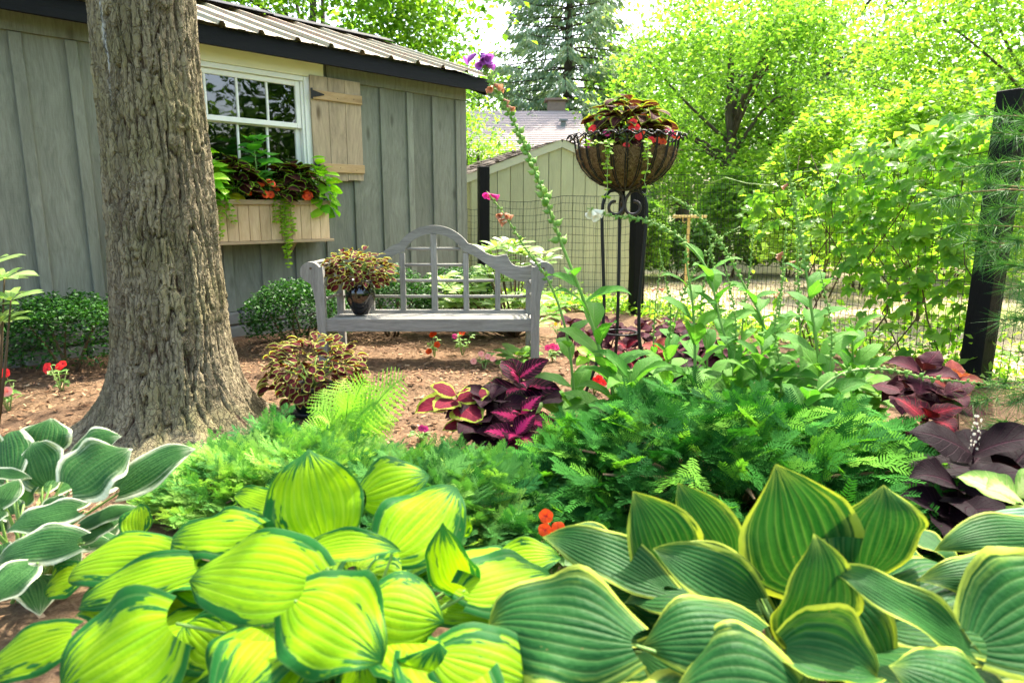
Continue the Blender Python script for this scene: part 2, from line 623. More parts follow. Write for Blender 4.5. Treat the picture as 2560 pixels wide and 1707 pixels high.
    # foliage masses
    foliage_mat("leaf_maple", (.075, .20, .016), (.26, .43, .05), .56, .42, .4)
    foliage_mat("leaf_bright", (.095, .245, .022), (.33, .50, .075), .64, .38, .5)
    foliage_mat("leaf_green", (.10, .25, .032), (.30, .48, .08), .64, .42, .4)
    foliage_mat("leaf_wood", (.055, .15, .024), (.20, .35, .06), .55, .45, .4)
    foliage_mat("needle_spruce", (.13, .225, .12), (.34, .42, .235), .25, .6, .25)  # needle colour kept pale to carry the veil of distant haze
    foliage_mat("leaf_boxwood", (.007, .045, .007), (.045, .145, .018), .3, .42, .45)
    foliage_mat("leaf_yew", (.007, .060, .010), (.042, .19, .022), .25, .65, .10, tone=True)
    foliage_mat("leaf_yew_tip", (.07, .25, .018), (.16, .38, .04), .35, .65, .12, tone=True)
    foliage_mat("leaf_cypress", (.030, .15, .035), (.13, .33, .07), .32, .65, .14, tone=True)
    foliage_mat("leaf_cypress_gold", (.13, .33, .05), (.34, .54, .12), .36, .65, .14, tone=True)
    foliage_mat("leaf_fern", (.20, .42, .045), (.34, .56, .09), .45, .5, .3, obj=True)
    foliage_mat("needle_pine", (.030, .125, .030), (.11, .27, .055), .25, .45, .4)
    foliage_mat("leaf_vine", (.090, .26, .020), (.26, .46, .05), .62, .33, .55, obj=True)
    foliage_mat("leaf_vine_small", (.11, .28, .025), (.33, .52, .06), .64, .36, .5)
    foliage_mat("leaf_rhodo", (.20, .34, .08), (.42, .56, .20), .35, .3, .6, obj=True)
    foliage_mat("leaf_jenny", (.17, .36, .012), (.33, .50, .03), .45, .42, .35, obj=True)
    foliage_mat("leaf_impatiens", (.11, .24, .055), (.27, .42, .13), .38, .4, .4, obj=True)
    foliage_mat("leaf_heart", (.055, .28, .025), (.13, .42, .045), .5, .35, .5, obj=True)
    foliage_mat("leaf_lime", (.13, .40, .015), (.30, .55, .03), .5, .4, .4, obj=True)
    foliage_mat("pod_green", (.14, .30, .06), (.30, .44, .11), .25, .5, .3, obj=True)
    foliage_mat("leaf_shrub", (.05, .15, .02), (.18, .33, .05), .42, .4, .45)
    foliage_mat("leaf_yellow", (.48, .52, .02), (.62, .62, .04), .45, .4, .4, obj=True)

    def flower(name, c, c2=None, t=.35):
        a = NT(name)
        uv = a.n("TexCoord").outputs["UV"]
        r = a.n("SeparateXYZ"); a.set(r, 0, uv)
        col = a.mix(a.step(r.outputs[0], .0, .35), (*(c2 or [x * .5 for x in c]), 1), (*c, 1))
        MATS[name] = a.leaf(col, a.mix(1.0, col, (1.1, 1, 1, 1), 'MULTIPLY'), t, .5, .3)
    flower("petal_orange", (.85, .095, .012), (.55, .03, .02))
    flower("petal_red", (.78, .022, .018), (.35, .005, .02))
    flower("petal_pink", (.80, .06, .24), (.45, .01, .12))
    flower("petal_blush", (.85, .38, .32), (.75, .15, .14))
    flower("petal_magenta", (.62, .035, .26), (.3, .01, .12))
    flower("petal_purple", (.36, .10, .44), (.20, .03, .30))
    flower("petal_white", (.80, .80, .66), (.62, .70, .40))
    flower("petal_wilted", (.42, .20, .11), (.26, .09, .09))
    flower("petal_yellow", (.85, .62, .03), (.7, .4, .02))

    # ---- patterned leaves (u runs base to tip, v across, both in the leaf's own UV)
    def uvw(a):
        tc = a.n("TexCoord").outputs["UV"]
        s = a.n("SeparateXYZ"); a.set(s, 0, tc)
        u = s.outputs[0]
        v = a.math('ABSOLUTE', a.math('MULTIPLY_ADD', s.outputs[1], 2.0, -1.0))
        vs = a.math('MULTIPLY_ADD', s.outputs[1], 2.0, -1.0)
        return u, v, vs

    def vec(a, x, y, z=0.0):
        return a.n("CombineXYZ", {0: x, 1: y, 2: z}).outputs[0]

    def hosta(name, centre, centre2, edge, edge2, w, jag, tip, nv=8, t=.34, rib=.8, puck=.45, gloss=.36, wr=.0, mid_f=.9, amp=2.0):
        a = NT(name)
        u, v, vs = uvw(a)
        rd = a.math('MULTIPLY', a.rand(), 53.0)
        # distance to the margin, tip included
        e = a.math('SUBTRACT', 1.0, v)
        tongue = a.noise(vec(a, a.math('MULTIPLY', vs, 8.5), a.math('MULTIPLY', u, 1.2), rd), 1.0, 3, .6)
        along = a.noise(vec(a, a.math('MULTIPLY', vs, 3.0), a.math('MULTIPLY', u, 2.4), a.math('ADD', rd, 9.0)), 1.0, 3, .6)
        fine = a.noise(vec(a, a.math('MULTIPLY', vs, 20.0), a.math('MULTIPLY', u, 1.6), rd), 1.0, 3, .6)
        al = a.math('MAXIMUM', a.math('ADD', a.math('MULTIPLY_ADD', along, amp, .5 - .5 * amp), a.math('MULTIPLY', a.math('SUBTRACT', fine, .5), .7)), .33)
        d1 = a.math('SUBTRACT', e, a.math('MULTIPLY', al, jag))
        tipd = a.math('MULTIPLY', a.math('SUBTRACT', 1.0, u), 1.4)
        d2 = a.math('SUBTRACT', tipd, a.math('MULTIPLY', a.math('ADD', tongue, -.28), tip))
        dm = a.math('MINIMUM', d1, d2)
        wv = a.math('MULTIPLY_ADD', a.rand(), wr, w)
        mask = a.step(a.math('SUBTRACT', dm, wv), -.03, .03)
        streak = a.noise(vec(a, a.math('MULTIPLY', vs, 14.0), a.math('MULTIPLY', u, 1.6), rd), 1.0, 4, .6)
        blot = a.noise(vec(a, a.math('MULTIPLY', vs, 2.0), a.math('MULTIPLY', u, 3.0), rd), 1.0, 3, .55)
        cc = a.mix(a.step(a.math('ADD', a.math('MULTIPLY', streak, .7), a.math('MULTIPLY', blot, .3)), .33, .66), (*centre, 1), (*centre2, 1))
        ec = a.mix(streak, (*edge, 1), (*edge2, 1))
        half = a.math('MULTIPLY', a.math('SUBTRACT', 1.0, a.step(a.math('SUBTRACT', dm, wv), .0, .26)), a.step(streak, .44, .58))
        cc = a.mix(a.math('MULTIPLY', half, mid_f), cc, a.mix(.45, cc, ec))
        col = a.mix(mask, ec, cc)
        vo = a.n("TexVoronoi", {"Scale": 1.0}); a.set(vo, "Vector", vec(a, a.math('MULTIPLY', vs, 5.0), a.math('MULTIPLY', u, 8.0), rd))
        fleck = a.math('MULTIPLY', a.math('SUBTRACT', 1.0, a.step(vo.outputs["Distance"], .035, .09)), a.step(blot, .50, .58))
        col = a.mix(a.math('MULTIPLY', fleck, .7), col, (.20, .14, .05, 1))
        ph = a.math('MULTIPLY', a.math('POWER', v, .9), nv * 2 * math.pi)
        ribs = a.math('MULTIPLY_ADD', a.math('SINE', a.math('ADD', ph, -math.pi / 2)), .5, .5)
        groove = a.math('POWER', ribs, .45)
        mid = a.step(v, .0, .05)
        pk = a.noise(vec(a, a.math('MULTIPLY', vs, 9.0), a.math('MULTIPLY', u, 24.0), rd), 1.0, 2, .5)
        h = a.math('ADD', a.math('MULTIPLY', groove, rib), a.math('ADD', a.math('MULTIPLY', mid, .5), a.math('MULTIPLY', pk, puck)))
        # veins are a little paler than the blade
        vein = a.math('MULTIPLY', a.math('SUBTRACT', 1.0, a.step(ribs, .0, .28)), .10)
        col = a.mix(vein, col, a.mix(.6, col, (.55, .68, .22, 1)))
        nrm = a.bump(h, .30, .009)
        MATS[name] = a.leaf(col, a.mix(1.0, col, (1.2, 1.15, .4, 1), 'MULTIPLY'), t, gloss + .05, .10, nrm)

    hosta("hosta_gold", (.145, .325, .004), (.285, .470, .006), (.007, .078, .014), (.018, .13, .022), -.17, .60, 1.7, 5, .38, .40, .35, .5, .17, .9, 3.6)
    hosta("hosta_green", (.006, .058, .011), (.028, .120, .026), (.31, .40, .022), (.40, .46, .09), -.06, .25, .30, 6, .30, .8, 1.0, .45, .04)
    hosta("hosta_white", (.014, .072, .017), (.046, .140, .034), (.55, .60, .38), (.68, .71, .54), -.055, .28, .30, 6, .30, .5, 1.3, .45, .05)
    hosta("hosta_blue", (.10, .215, .135), (.20, .33, .22), (.22, .36, .2), (.24, .40, .22), .01, .02, .02, 8, .25, 1.1, .4, .5)
    hosta("hosta_plain", (.10, .27, .035), (.19, .37, .07), (.15, .32, .05), (.22, .42, .08), .01, .02, .02, 7, .35, .9, .4, .36)

    def coleus(name, inner, inner2, mid, edge, wi, we, jag=.25, t=.3, vein=None, gloss=.5):
        a = NT(name)
        u, v, vs = uvw(a)
        rd = a.math('MULTIPLY', a.rand(), 53.0)
        # side veins run obliquely from the midrib
        ob = a.math('SUBTRACT', u, a.math('MULTIPLY', v, .28))
        n1 = a.noise(vec(a, a.math('MULTIPLY', vs, 3.0), a.math('MULTIPLY', ob, 12.0), rd), 1.0, 3, .6)
        e = a.math('MINIMUM', a.math('SUBTRACT', 1.0, v), a.math('MULTIPLY', a.math('SUBTRACT', 1.0, u), 2.2))
        d = a.math('ADD', e, a.math('MULTIPLY', a.math('SUBTRACT', n1, .5), jag))
        bid = a.math('MULTIPLY', a.math('SINE', a.math('MULTIPLY', ob, 52.0)), .10)
        dc = a.math('ADD', a.math('ADD', v, a.math('MULTIPLY', u, .35)), a.math('ADD', bid, a.math('MULTIPLY', a.math('SUBTRACT', n1, .5), .5)))
        core = a.math('SUBTRACT', 1.0, a.step(dc, wi - .10, wi + .10))
        rim = a.math('SUBTRACT', 1.0, a.step(d, we - .04, we + .04))
        ic = a.mix(n1, (*inner, 1), (*inner2, 1))
        col = a.mix(core, (*mid, 1), ic)
        col = a.mix(rim, col, (*edge, 1))
        vn = a.math('SUBTRACT', 1.0, a.step(a.math('ABSOLUTE', a.math('SINE', a.math('MULTIPLY', ob, 24.0))), .0, .22))
        mr = a.math('SUBTRACT', 1.0, a.step(v, .02, .07))
        vv = a.math('MAXIMUM', vn, mr)
        if vein:
            col = a.mix(a.math('MULTIPLY', vv, .55), col, (*vein, 1))
        h = a.math('ADD', a.math('MULTIPLY', vv, -1.0), a.math('MULTIPLY', a.noise(vec(a, a.math('MULTIPLY', vs, 14.0), a.math('MULTIPLY', u, 30.0), rd), 1.0, 2), .6))
        MATS[name] = a.leaf(col, None, t, gloss + .15, .07, a.bump(h, .5, .004))

    coleus("coleus_dark", (.022, .004, .010), (.040, .006, .014), (.016, .003, .008), (.035, .055, .010), .10, .035, .06, .12, (.05, .006, .018))
    coleus("coleus_black", (.008, .0025, .005), (.015, .003, .008), (.006, .002, .004), (.012, .007, .004), .16, .02, .03, .10, (.03, .004, .014))
    coleus("coleus_pink", (.55, .035, .14), (.36, .015, .08), (.022, .004, .010), (.060, .10, .02), .30, .05, .08, .22, (.55, .05, .16))
    coleus("coleus_magenta", (.60, .03, .15), (.42, .015, .09), (.040, .005, .014), (.02, .010, .008), .50, .05, .08, .22, (.55, .05, .16))
    coleus("coleus_lime_edge", (.17, .012, .03), (.10, .008, .02), (.15, .012, .03), (.33, .42, .05), .3, .28, .3, .35, (.30, .03, .05))
    coleus("coleus_scallop", (.085, .014, .020), (.14, .024, .030), (.08, .014, .02), (.33, .36, .09), .3, .30, .22, .38, (.2, .03, .04))
    coleus("coleus_window", (.040, .008, .010), (.06, .012, .012), (.03, .006, .008), (.16, .32, .02), .3, .16, .22, .35, (.07, .06, .012))
    coleus("coleus_bowl", (.055, .010, .018), (.10, .014, .03), (.05, .01, .016), (.28, .30, .035), .4, .22, .25, .35, (.2, .16, .03))
    coleus("coleus_rust", (.25, .05, .045), (.34, .085, .06), (.22, .05, .045), (.26, .11, .06), .5, .10, .15, .35, (.3, .07, .07))
    coleus("coleus_red", (.15, .006, .014), (.09, .004, .009), (.035, .003, .008), (.05, .02, .012), .50, .08, .1, .15, (.4, .02, .05))
    coleus("coleus_plum", (.048, .010, .017), (.078, .014, .025), (.042, .008, .015), (.08, .035, .025), .4, .06, .1, .12, (.12, .02, .04))
    coleus("coleus_speckle", (.36, .46, .16), (.46, .54, .24), (.20, .34, .08), (.14, .28, .06), .7, .12, .3, .35, (.55, .56, .25))

    def broad(name, c1, c2, vein, t=.36, gloss=.42, nv=11.0):
        """Net-veined green leaf (foxglove and the like)."""
        a = NT(name)
        u, v, vs = uvw(a)
        rd = a.math('MULTIPLY', a.rand(), 53.0)
        ob = a.math('SUBTRACT', u, a.math('MULTIPLY', v, .22))
        vn = a.math('SUBTRACT', 1.0, a.step(a.math('ABSOLUTE', a.math('SINE', a.math('MULTIPLY', ob, nv * math.pi))), .0, .25))
        mr = a.math('SUBTRACT', 1.0, a.step(v, .02, .08))
        vv = a.math('MAXIMUM', vn, mr)
        nz = a.noise(vec(a, a.math('MULTIPLY', vs, 12.0), a.math('MULTIPLY', u, 34.0), rd), 1.0, 3)
        col = a.mix(a.rand(), (*c1, 1), (*c2, 1))
        col = a.mix(a.math('MULTIPLY', vv, .35), col, (*vein, 1))
        h = a.math('ADD', a.math('MULTIPLY', vv, -1.0), nz)
        MATS[name] = a.leaf(col, None, t, gloss + .1, .10, a.bump(h, .6, .005))
    broad("leaf_foxglove", (.055, .205, .024), (.135, .33, .050), (.25, .41, .12), .44)


build_materials()


# ------------------------------------------------------------------ ground
def ground_h(x, y):
    """Level garden that falls away gently beyond the wire fence."""
    return -0.055 * min(max(y - 8.4, 0.0), 3.6)


def ground_hn(x, y):
    return -0.055 * np.clip(y - 8.4, 0, 3.6)


def build_ground():
    # far ground to the horizon
    s = 260
    g = np.linspace(-1, 1, 41)
    gx = np.sign(g) * np.abs(g) ** 2.2 * s
    X, Y = np.meshgrid(gx, gx)
    Z = ground_hn(X, Y) - 0.05
    n = len(gx)
    idx = np.arange(n * n).reshape(n, n)
    F = np.stack([idx[:-1, :-1], idx[:-1, 1:], idx[1:, 1:], idx[1:, :-1]], -1).reshape(-1, 4)
    o = bpy.data.objects.new("ground", np_mesh("ground", np.stack([X, Y, Z], -1).reshape(-1, 3), F, MATS["far_ground"]))
    link(o); tag(o, kind="structure")
    # mulched bed with real lumps
    xs = np.arange(-6, 5.01, .045); ys = np.arange(.2, 9.81, .045)
    X, Y = np.meshgrid(xs, ys)
    Z = (fbm(X * 1.1, Y * 1.1, 3, 3) - .45) * .09 + (fbm(X * 7, Y * 7, 3, 11) - .45) * .035 + .012
    Z = Z + ground_hn(X, Y)
    # a dug-over patch in front of the bench
    for (cx_, cy_, r, h) in ((-.62, 4.75, .34, .05), (-1.75, 4.6, .8, .03), (-2.7, 4.2, .6, .04)):
        Z += h * np.exp(-((X - cx_) ** 2 + (Y - cy_) ** 2) / r ** 2) * (.6 + .8 * vnoise(X * 16, Y * 16, 5))
    n, m = X.shape
    idx = np.arange(n * m).reshape(n, m)
    F = np.stack([idx[:-1, :-1], idx[:-1, 1:], idx[1:, 1:], idx[1:, :-1]], -1).reshape(-1, 4)
    o = bpy.data.objects.new("garden_bed", np_mesh("garden_bed", np.stack([X, Y, Z], -1).reshape(-1, 3), F, MATS["mulch"], True))
    link(o); tag(o, "brown mulched bed between the shed and the wire fence", kind="structure")
    # lawn beyond the fence: an irregular sheet
    xs = np.linspace(-2, 16, 90); ys = np.linspace(4.2, 19, 75)
    X, Y = np.meshgrid(xs, ys)
    fence = np.interp(X, [-2, -.4, 1.5, 3.3, 6], [11.2, 9.6, 8.15, 4.7, 1.5]) + .22
    inside = Y > fence + (fbm(X * 2, Y * 2, 2, 4) - .5) * .3
    Z = ground_hn(X, Y) + .075 + (fbm(X * .8, Y * .8, 3, 8) - .45) * .07 - .16 * np.clip(1 - (Y - fence) / .55, 0, 1)
    n, m = X.shape
    idx = np.arange(n * m).reshape(n, m)
    F = np.stack([idx[:-1, :-1], idx[:-1, 1:], idx[1:, 1:], idx[1:, :-1]], -1)
    keep = inside[:-1, :-1]
    o = bpy.data.objects.new("lawn", np_mesh("lawn", np.stack([X, Y, Z], -1).reshape(-1, 3), F[keep].reshape(-1, 4), MATS["lawn"], True))
    link(o); tag(o, kind="structure")
    # mulch chips, bark shreds and pine needles
    def chips(N, lmin, lmax, w, seed, xr, yr):
        r = np.random.default_rng(seed)
        x = r.uniform(*xr, N); y = r.uniform(*yr, N)
        z = (fbm(x * 1.1, y * 1.1, 3, 3) - .45) * .09 + (fbm(x * 7, y * 7, 3, 11) - .45) * .035 + .018 + ground_hn(x, y)
        for (cx_, cy_, rr, h) in ((-.62, 4.75, .34, .05), (-1.75, 4.6, .8, .03), (-2.7, 4.2, .6, .04)):
            z += h * np.exp(-((x - cx_) ** 2 + (y - cy_) ** 2) / rr ** 2) * (.6 + .8 * vnoise(x * 16, y * 16, 5))
        a = r.uniform(0, 2 * np.pi, N); L = r.uniform(lmin, lmax, N); W = L * r.uniform(*w, N)
        ti = r.normal(0, .22, N); ro = r.normal(0, .35, N)
        d = np.stack([np.cos(a) * np.cos(ti), np.sin(a) * np.cos(ti), np.sin(ti)], -1)
        sd = np.stack([-np.sin(a) * np.cos(ro), np.cos(a) * np.cos(ro), np.sin(ro)], -1)
        c = np.stack([x, y, z + .004], -1)
        V = np.stack([c - d * L[:, None] / 2 - sd * W[:, None] / 2, c - d * L[:, None] / 2 + sd * W[:, None] * .3,
                      c + d * L[:, None] / 2 + sd * W[:, None] / 2, c + d * L[:, None] / 2 - sd * W[:, None] * .3], 1)
        F = np.arange(N * 4).reshape(N, 4)
        return V.reshape(-1, 3), F
    V1, F1 = chips(9000, .012, .045, (.2, .6), 1, (-4.3, .9), (2.6, 6.6))
    V2, F2 = chips(7000, .05, .11, (.02, .04), 2, (-4.3, .9), (2.6, 6.6))
    V3, F3 = chips(3500, .015, .05, (.15, .5), 4, (-1.6, 3.2), (.6, 5.5))
    V = np.concatenate([V1, V2, V3]); F = np.concatenate([F1, F2 + len(V1), F3 + len(V1) + len(V2)])
    o = bpy.data.objects.new("mulch_chips", np_mesh("mulch_chips", V, F, MATS["mulch_chip"]))
    link(o); tag(o, "loose bark chips and dry pine needles strewn over the bed", "mulch", kind="stuff")
    # dry fallen leaves and twigs
    r = np.random.default_rng(21)
    n = 170
    x = r.uniform(-4.0, .8, n); y = r.uniform(2.9, 6.0, n)
    z = (fbm(x * 1.1, y * 1.1, 3, 3) - .45) * .09 + (fbm(x * 7, y * 7, 3, 11) - .45) * .035 + .034
    a = r.uniform(0, 6.28, n); L = r.uniform(.025, .06, n)[:, None]
    d = np.stack([np.cos(a), np.sin(a), r.normal(0, .25, n)], -1); sd = np.stack([-np.sin(a), np.cos(a), r.normal(0, .3, n)], -1)
    c = np.stack([x, y, z], -1); lift = np.array([0, 0, 1.]) * L * .18
    V = np.stack([c - d * L * .5, c + sd * L * .3 + lift, c + d * L * .5 + lift * .5, c - sd * L * .3 + lift], 1).reshape(-1, 3)
    mb = MB().add(V, [tuple(q) for q in np.arange(n * 4).reshape(n, 4)])
    for k in range(26):
        p = Vector((r.uniform(-3.8, .6), r.uniform(3.2, 5.6), .035)); an = r.uniform(0, 6.28); ln = r.uniform(.06, .2)
        q = p + Vector((math.cos(an) * ln, math.sin(an) * ln, r.uniform(-.005, .02)))
        mb.tube([p, p.lerp(q, .5) + Vector((r.uniform(-.01, .01), r.uniform(-.01, .01), .008)), q], [.003, .0025, .0015], 4)
    o = bpy.data.objects.new("leaf_litter", mb.mesh("leaf_litter", MATS["mulch_chip"]))
    link(o); tag(o, "dry fallen leaves and twigs lying on the mulch", "leaf litter", kind="stuff")
    # clods of turned soil
    r = np.random.default_rng(9)
    mb = MB()
    for i in range(150):
        if i < 95:
            x, y = r.normal(-.55, .22), r.normal(4.85, .17)
        else:
            x, y = r.uniform(-3.6, .4), r.uniform(3.3, 5.4)
        s = r.uniform(.010, .032)
        vs = []
        for p in ((0, 0, 1), (.9, .2, .3), (-.2, .9, .3), (-.9, -.1, .3), (.1, -.9, .3), (.5, .5, -.5), (-.6, .4, -.5), (0, -.7, -.5)):
            vs.append(Vector((x, y, .035 + ground_h(x, y))) + Vector(p) * s * r.uniform(.7, 1.3))
        mb.add(vs, [(0, 1, 2), (0, 2, 3), (0, 3, 4), (0, 4, 1), (1, 5, 2), (2, 6, 3), (3, 7, 4), (4, 7, 1), (1, 7, 5), (2, 5, 6), (3, 6, 7)])
    o = bpy.data.objects.new("soil_clods", mb.mesh("soil_clods", MATS["clod"], True))
    link(o); tag(o, "crumbly clods of dug soil in front of the bench", "soil", kind="stuff")
    # grass on the lawn
    N = 16000
    x = r.uniform(-.5, 13, N); y = r.uniform(4.6, 18, N)
    fence = np.interp(x, [-2, -.4, 1.5, 3.3, 6], [11.2, 9.6, 8.15, 4.7, 1.5]) + .3
    k = (y > fence) & (y < fence + 12)
    x, y = x[k], y[k]; N = len(x)
    z = ground_hn(x, y) + .07 + (fbm(x * .8, y * .8, 3, 8) - .45) * .07
    a = r.uniform(0, 6.28, N); h = r.uniform(.03, .10, N); w = r.uniform(.004, .010, N)
    lean = r.normal(0, .04, (N, 2))
    b = np.stack([x, y, z], -1); sd = np.stack([np.cos(a), np.sin(a), 0 * a], -1) * w[:, None]
    t = b + np.concatenate([lean, h[:, None]], 1)
    V = np.stack([b - sd, b + sd, t], 1).reshape(-1, 3)
    o = bpy.data.objects.new("grass", np_mesh("grass", V, np.arange(N * 3).reshape(N, 3), MATS["grass_blade"]))
    link(o); tag(o, "short sunlit grass on the lawn beyond the fence", "grass", kind="stuff")


build_ground()

# ------------------------------------------------------------------ grey board-and-batten shed
WA = Vector((-4.038, 5.243, 0)); WD = Vector((.687, .726, 0)).normalized(); WN = Vector((WD.y, -WD.x, 0))
WRZ = math.atan2(WD.y, WD.x)


def wall(s, off, z):
    """Point s metres along the shed front, off metres in front of it."""
    return WA + WD * s + WN * off + Vector((0, 0, z))


def build_shed():
    sh = thing("garden_shed", "grey board and batten shed with dark fascia and ribbed metal roof", "shed", WA, rz=WRZ)
    G = MATS["grey_siding"]
    def box(name, m, s0, s1, y0, y1, z0, z1, bev=.002, par=sh):
        me = MB().box((0, 0, 0), (s1 - s0, y1 - y0, z1 - z0), bev=bev).mesh(name, m)
        o = bpy.data.objects.new(name, me); link(o, par); o.location = ((s0 + s1) / 2, (y0 + y1) / 2, (z0 + z1) / 2)
        return o
    r = random.Random(3)
    st = [-1.124 + .376 * k for k in range(17)]
    st = [s for s in st if s < 4.95]
    edges = st + [5.0]
    Z0, Z1 = .285, 2.755
    WL, WR, WB, WT = 1.42, 2.85, 1.50, 2.62          # window opening
    for a, b in zip(edges[:-1], edges[1:]):
        j = r.uniform(0, .003)
        if b <= WL or a >= WR:
            box("board", G, a + .002, b - .002, j, .022 + j, Z0, Z1)
        else:
            box("board", G, a + .002, b - .002, j, .022 + j, Z0, WB - .03)
            if a < WL: box("board", G, a + .002, WL, j, .022 + j, WB - .028, Z1)
            if b > WR: box("board", G, WR, b - .002, j, .022 + j, WB - .028, Z1)
    for s in st[1:]:
        z1 = 2.575 if not (WL - .15 < s < WR + .15) else WB - .03
        o = box("batten", G, s - .043, s + .043, -.024, -.001, Z0 - .01, z1, .004)
        o.rotation_euler = (0, r.uniform(-.002, .002), 0)
    box("corner_board", G, 4.92, 5.02, -.026, -.001, Z0 - .01, 2.575, .004)
    box("frieze_board", G, -1.3, 1.33, -.028, -.001, 2.58, 2.755)
    box("frieze_board", G, 3.06, 5.02, -.028, -.001, 2.58, 2.755)
    # end walls and back, also boarded
    e = box("end_wall", G, 4.998, 5.02, .0, 3.6, Z0, 2.86)
    for k in range(9):
        box("batten", G, 5.021, 5.042, .03 + .42 * k, .11 + .42 * k, Z0, 2.86, .003)
    gp = MB().prism([(0, 2.861), (3.6, 2.861), (1.8, 3.49)], .022, Matrix.Rotation(math.pi / 2, 4, 'Z')).mesh("gable_panel", G, fix=True)
    part("gable_panel", gp, sh, (5.009, 0, 0))
    box("back_wall", G, -1.3, 5.0, 3.58, 3.6, Z0, 2.86)
    box("room_shade_panel", MATS["room_shade"], 1.0, 3.3, .9, .92, .5, 2.7, 0)  # near-black panel: its colour stands for the shade inside the shed
    # fascia, soffit
    B = MATS["black_board"]
    box("fascia_board", B, -1.5, 5.19, -.235, -.205, 2.675, 2.832, .004)
    box("soffit", MATS["grey_siding"], -1.5, 5.17, -.2, -.03, 2.76, 2.775)
    slope = math.atan2(.72, 2.03)
    for sgn in (0, 1):
        L = 2.15
        M = Matrix.Rotation(slope, 4, 'X')
        me = MB().box((0, 0, 0), (.03, L, .17), M, .004).mesh("rake_board", B)
        if sgn == 0:
            part("rake_board", me, sh, (5.206, .80, 3.085))
        else:
            part("rake_board", me, sh, M=T((5.206, 2.83, 3.085)) @ Matrix.Rotation(-2 * slope, 4, 'X'))
    # roof panels, three ribs each
    prof = []
    for k in range(4):
        p = .3653 * k
        prof += [(p - .035, 0), (p - .016, .034), (p + .016, .034), (p + .035, 0)]
        if k < 3:
            prof += [(p + .14, .0), (p + .15, .006), (p + .21, .006), (p + .22, .0)]
    def sheet(s0, side, lift):
        mb = MB(); vs = []; n = len(prof)
        rows = 6
        for i in range(rows + 1):
            t = i / rows
            y = -.285 + t * 2.085; z = 2.838 + t * .72
            if side: y = 3.6 - y
            for x, h in prof:
                vs.append((s0 + x, y, z + h + lift + .006 * math.sin(3 * t + s0 * 2)))
        fs = [(i * n + k, i * n + k + 1, (i + 1) * n + k + 1, (i + 1) * n + k) for i in range(rows) for k in range(n - 1)]
        fs = [f[::-1] for f in fs] if side else fs
        mb.add(vs, fs)
        me = mb.mesh("roof_panel", MATS["metal_roof"])
        part("roof_panel", me, sh)
    k = 0
    s = 5.16 - .3653 * 3
    while s > -1.7:
        sheet(s, 0, .003 * (k % 2)); sheet(s, 1, .003 * (k % 2))
        s -= .3653 * 3; k += 1
    for s0, s1, dz in ((-1.5, 1.2, 0), (1.22, 3.4, .012), (3.42, 5.2, 0)):
        mb = MB()
        mb.prism([(-.19, -.075), (0, .0), (.19, -.075), (.19, -.068), (0, .012), (-.19, -.068)], s1 - s0, Matrix.Rotation(math.pi / 2, 4, 'Z'))
        part("ridge_cap", mb.mesh("ridge_cap", MATS["black_board"], fix=True), sh, ((s0 + s1) / 2, 1.8, 3.622 + dz))
    # foundation stones
    for row in range(2):
        x = -1.25 + .1 * row
        while x < 4.95:
            w = r.uniform(.26, .46); w = min(w, 5.0 - x)
            if w > .08:
                me = MB().box((0, 0, 0), (w - .012, .16, .138), bev=.022).mesh("foundation_stone", MATS["stone_block"])
                o = part("foundation_stone", me, sh, (x + w / 2, .045 + r.uniform(-.012, .012), .065 + row * .142))
                o.rotation_euler = (r.uniform(-.02, .02), r.uniform(-.015, .015), r.uniform(-.02, .02))
            x += w
    # window
    CP, WP = MATS["cream_paint"], MATS["white_paint"]
    win = thing("window", "", "", (0, 0, 0))
    win.parent = sh
    def wb(name, m, s0, s1, y0, y1, z0, z1, bev=.004):
        return box(name, m, s0, s1, y0, y1, z0, z1, bev, win)
    wb("header_board", CP, 1.30, 3.02, -.034, -.002, 2.575, 2.757)
    wb("casing", WP, 1.33, 1.42, -.030, .0, 1.48, 2.572)
    wb("casing", WP, 2.79, 2.88, -.030, .0, 1.48, 2.572)
    wb("casing", WP, 1.422, 2.788, -.026, .02, 2.525, 2.572)
    wb("sill", WP, 1.30, 2.91, -.075, .02, 1.44, 1.478)
    wb("jamb", WP, 1.42, 1.45, -.014, .10, 1.48, 2.523)
    wb("jamb", WP, 2.76, 2.788, -.014, .10, 1.48, 2.523)
    # upper sash in front, lower sash behind
    def sash(zb, zt, y, rails):
        s0, s1 = 1.452, 2.758
        b, t_ = rails
        wb("sash_stile", WP, s0, s0 + .05, y, y + .035, zb, zt, .005)
        wb("sash_stile", WP, s1 - .05, s1, y, y + .035, zb, zt, .005)
        wb("sash_rail", WP, s0 + .05, s1 - .05, y + .001, y + .034, zb, zb + b, .005)
        wb("sash_rail", WP, s0 + .05, s1 - .05, y + .001, y + .034, zt - t_, zt, .005)
        x0, x1 = s0 + .05, s1 - .05
        w = (x1 - x0) / 4
        for k in range(1, 4):
            wb("muntin", WP, x0 + w * k - .011, x0 + w * k + .011, y + .004, y + .031, zb + b, zt - t_, .005)
        for k in range(4):
            me = MB().add([(-w / 2 + .005, 0, -(zt - zb - b - t_) / 2), (w / 2 - .005, 0, -(zt - zb - b - t_) / 2),
                           (w / 2 - .005, 0, (zt - zb - b - t_) / 2), (-w / 2 + .005, 0, (zt - zb - b - t_) / 2)], [(0, 1, 2, 3)]).mesh("pane", MATS["window_glass"])
            o = part("pane", me, win, (x0 + w * (k + .5), y + .018, (zb + b + zt - t_) / 2))
            o.rotation_euler = (r.uniform(-.01, .01), 0, r.uniform(-.012, .012))
    sash(2.065, 2.523, .0, (.05, .05))
    sash(1.48, 2.10, .04, (.07, .045))
    return sh


shed = build_shed()


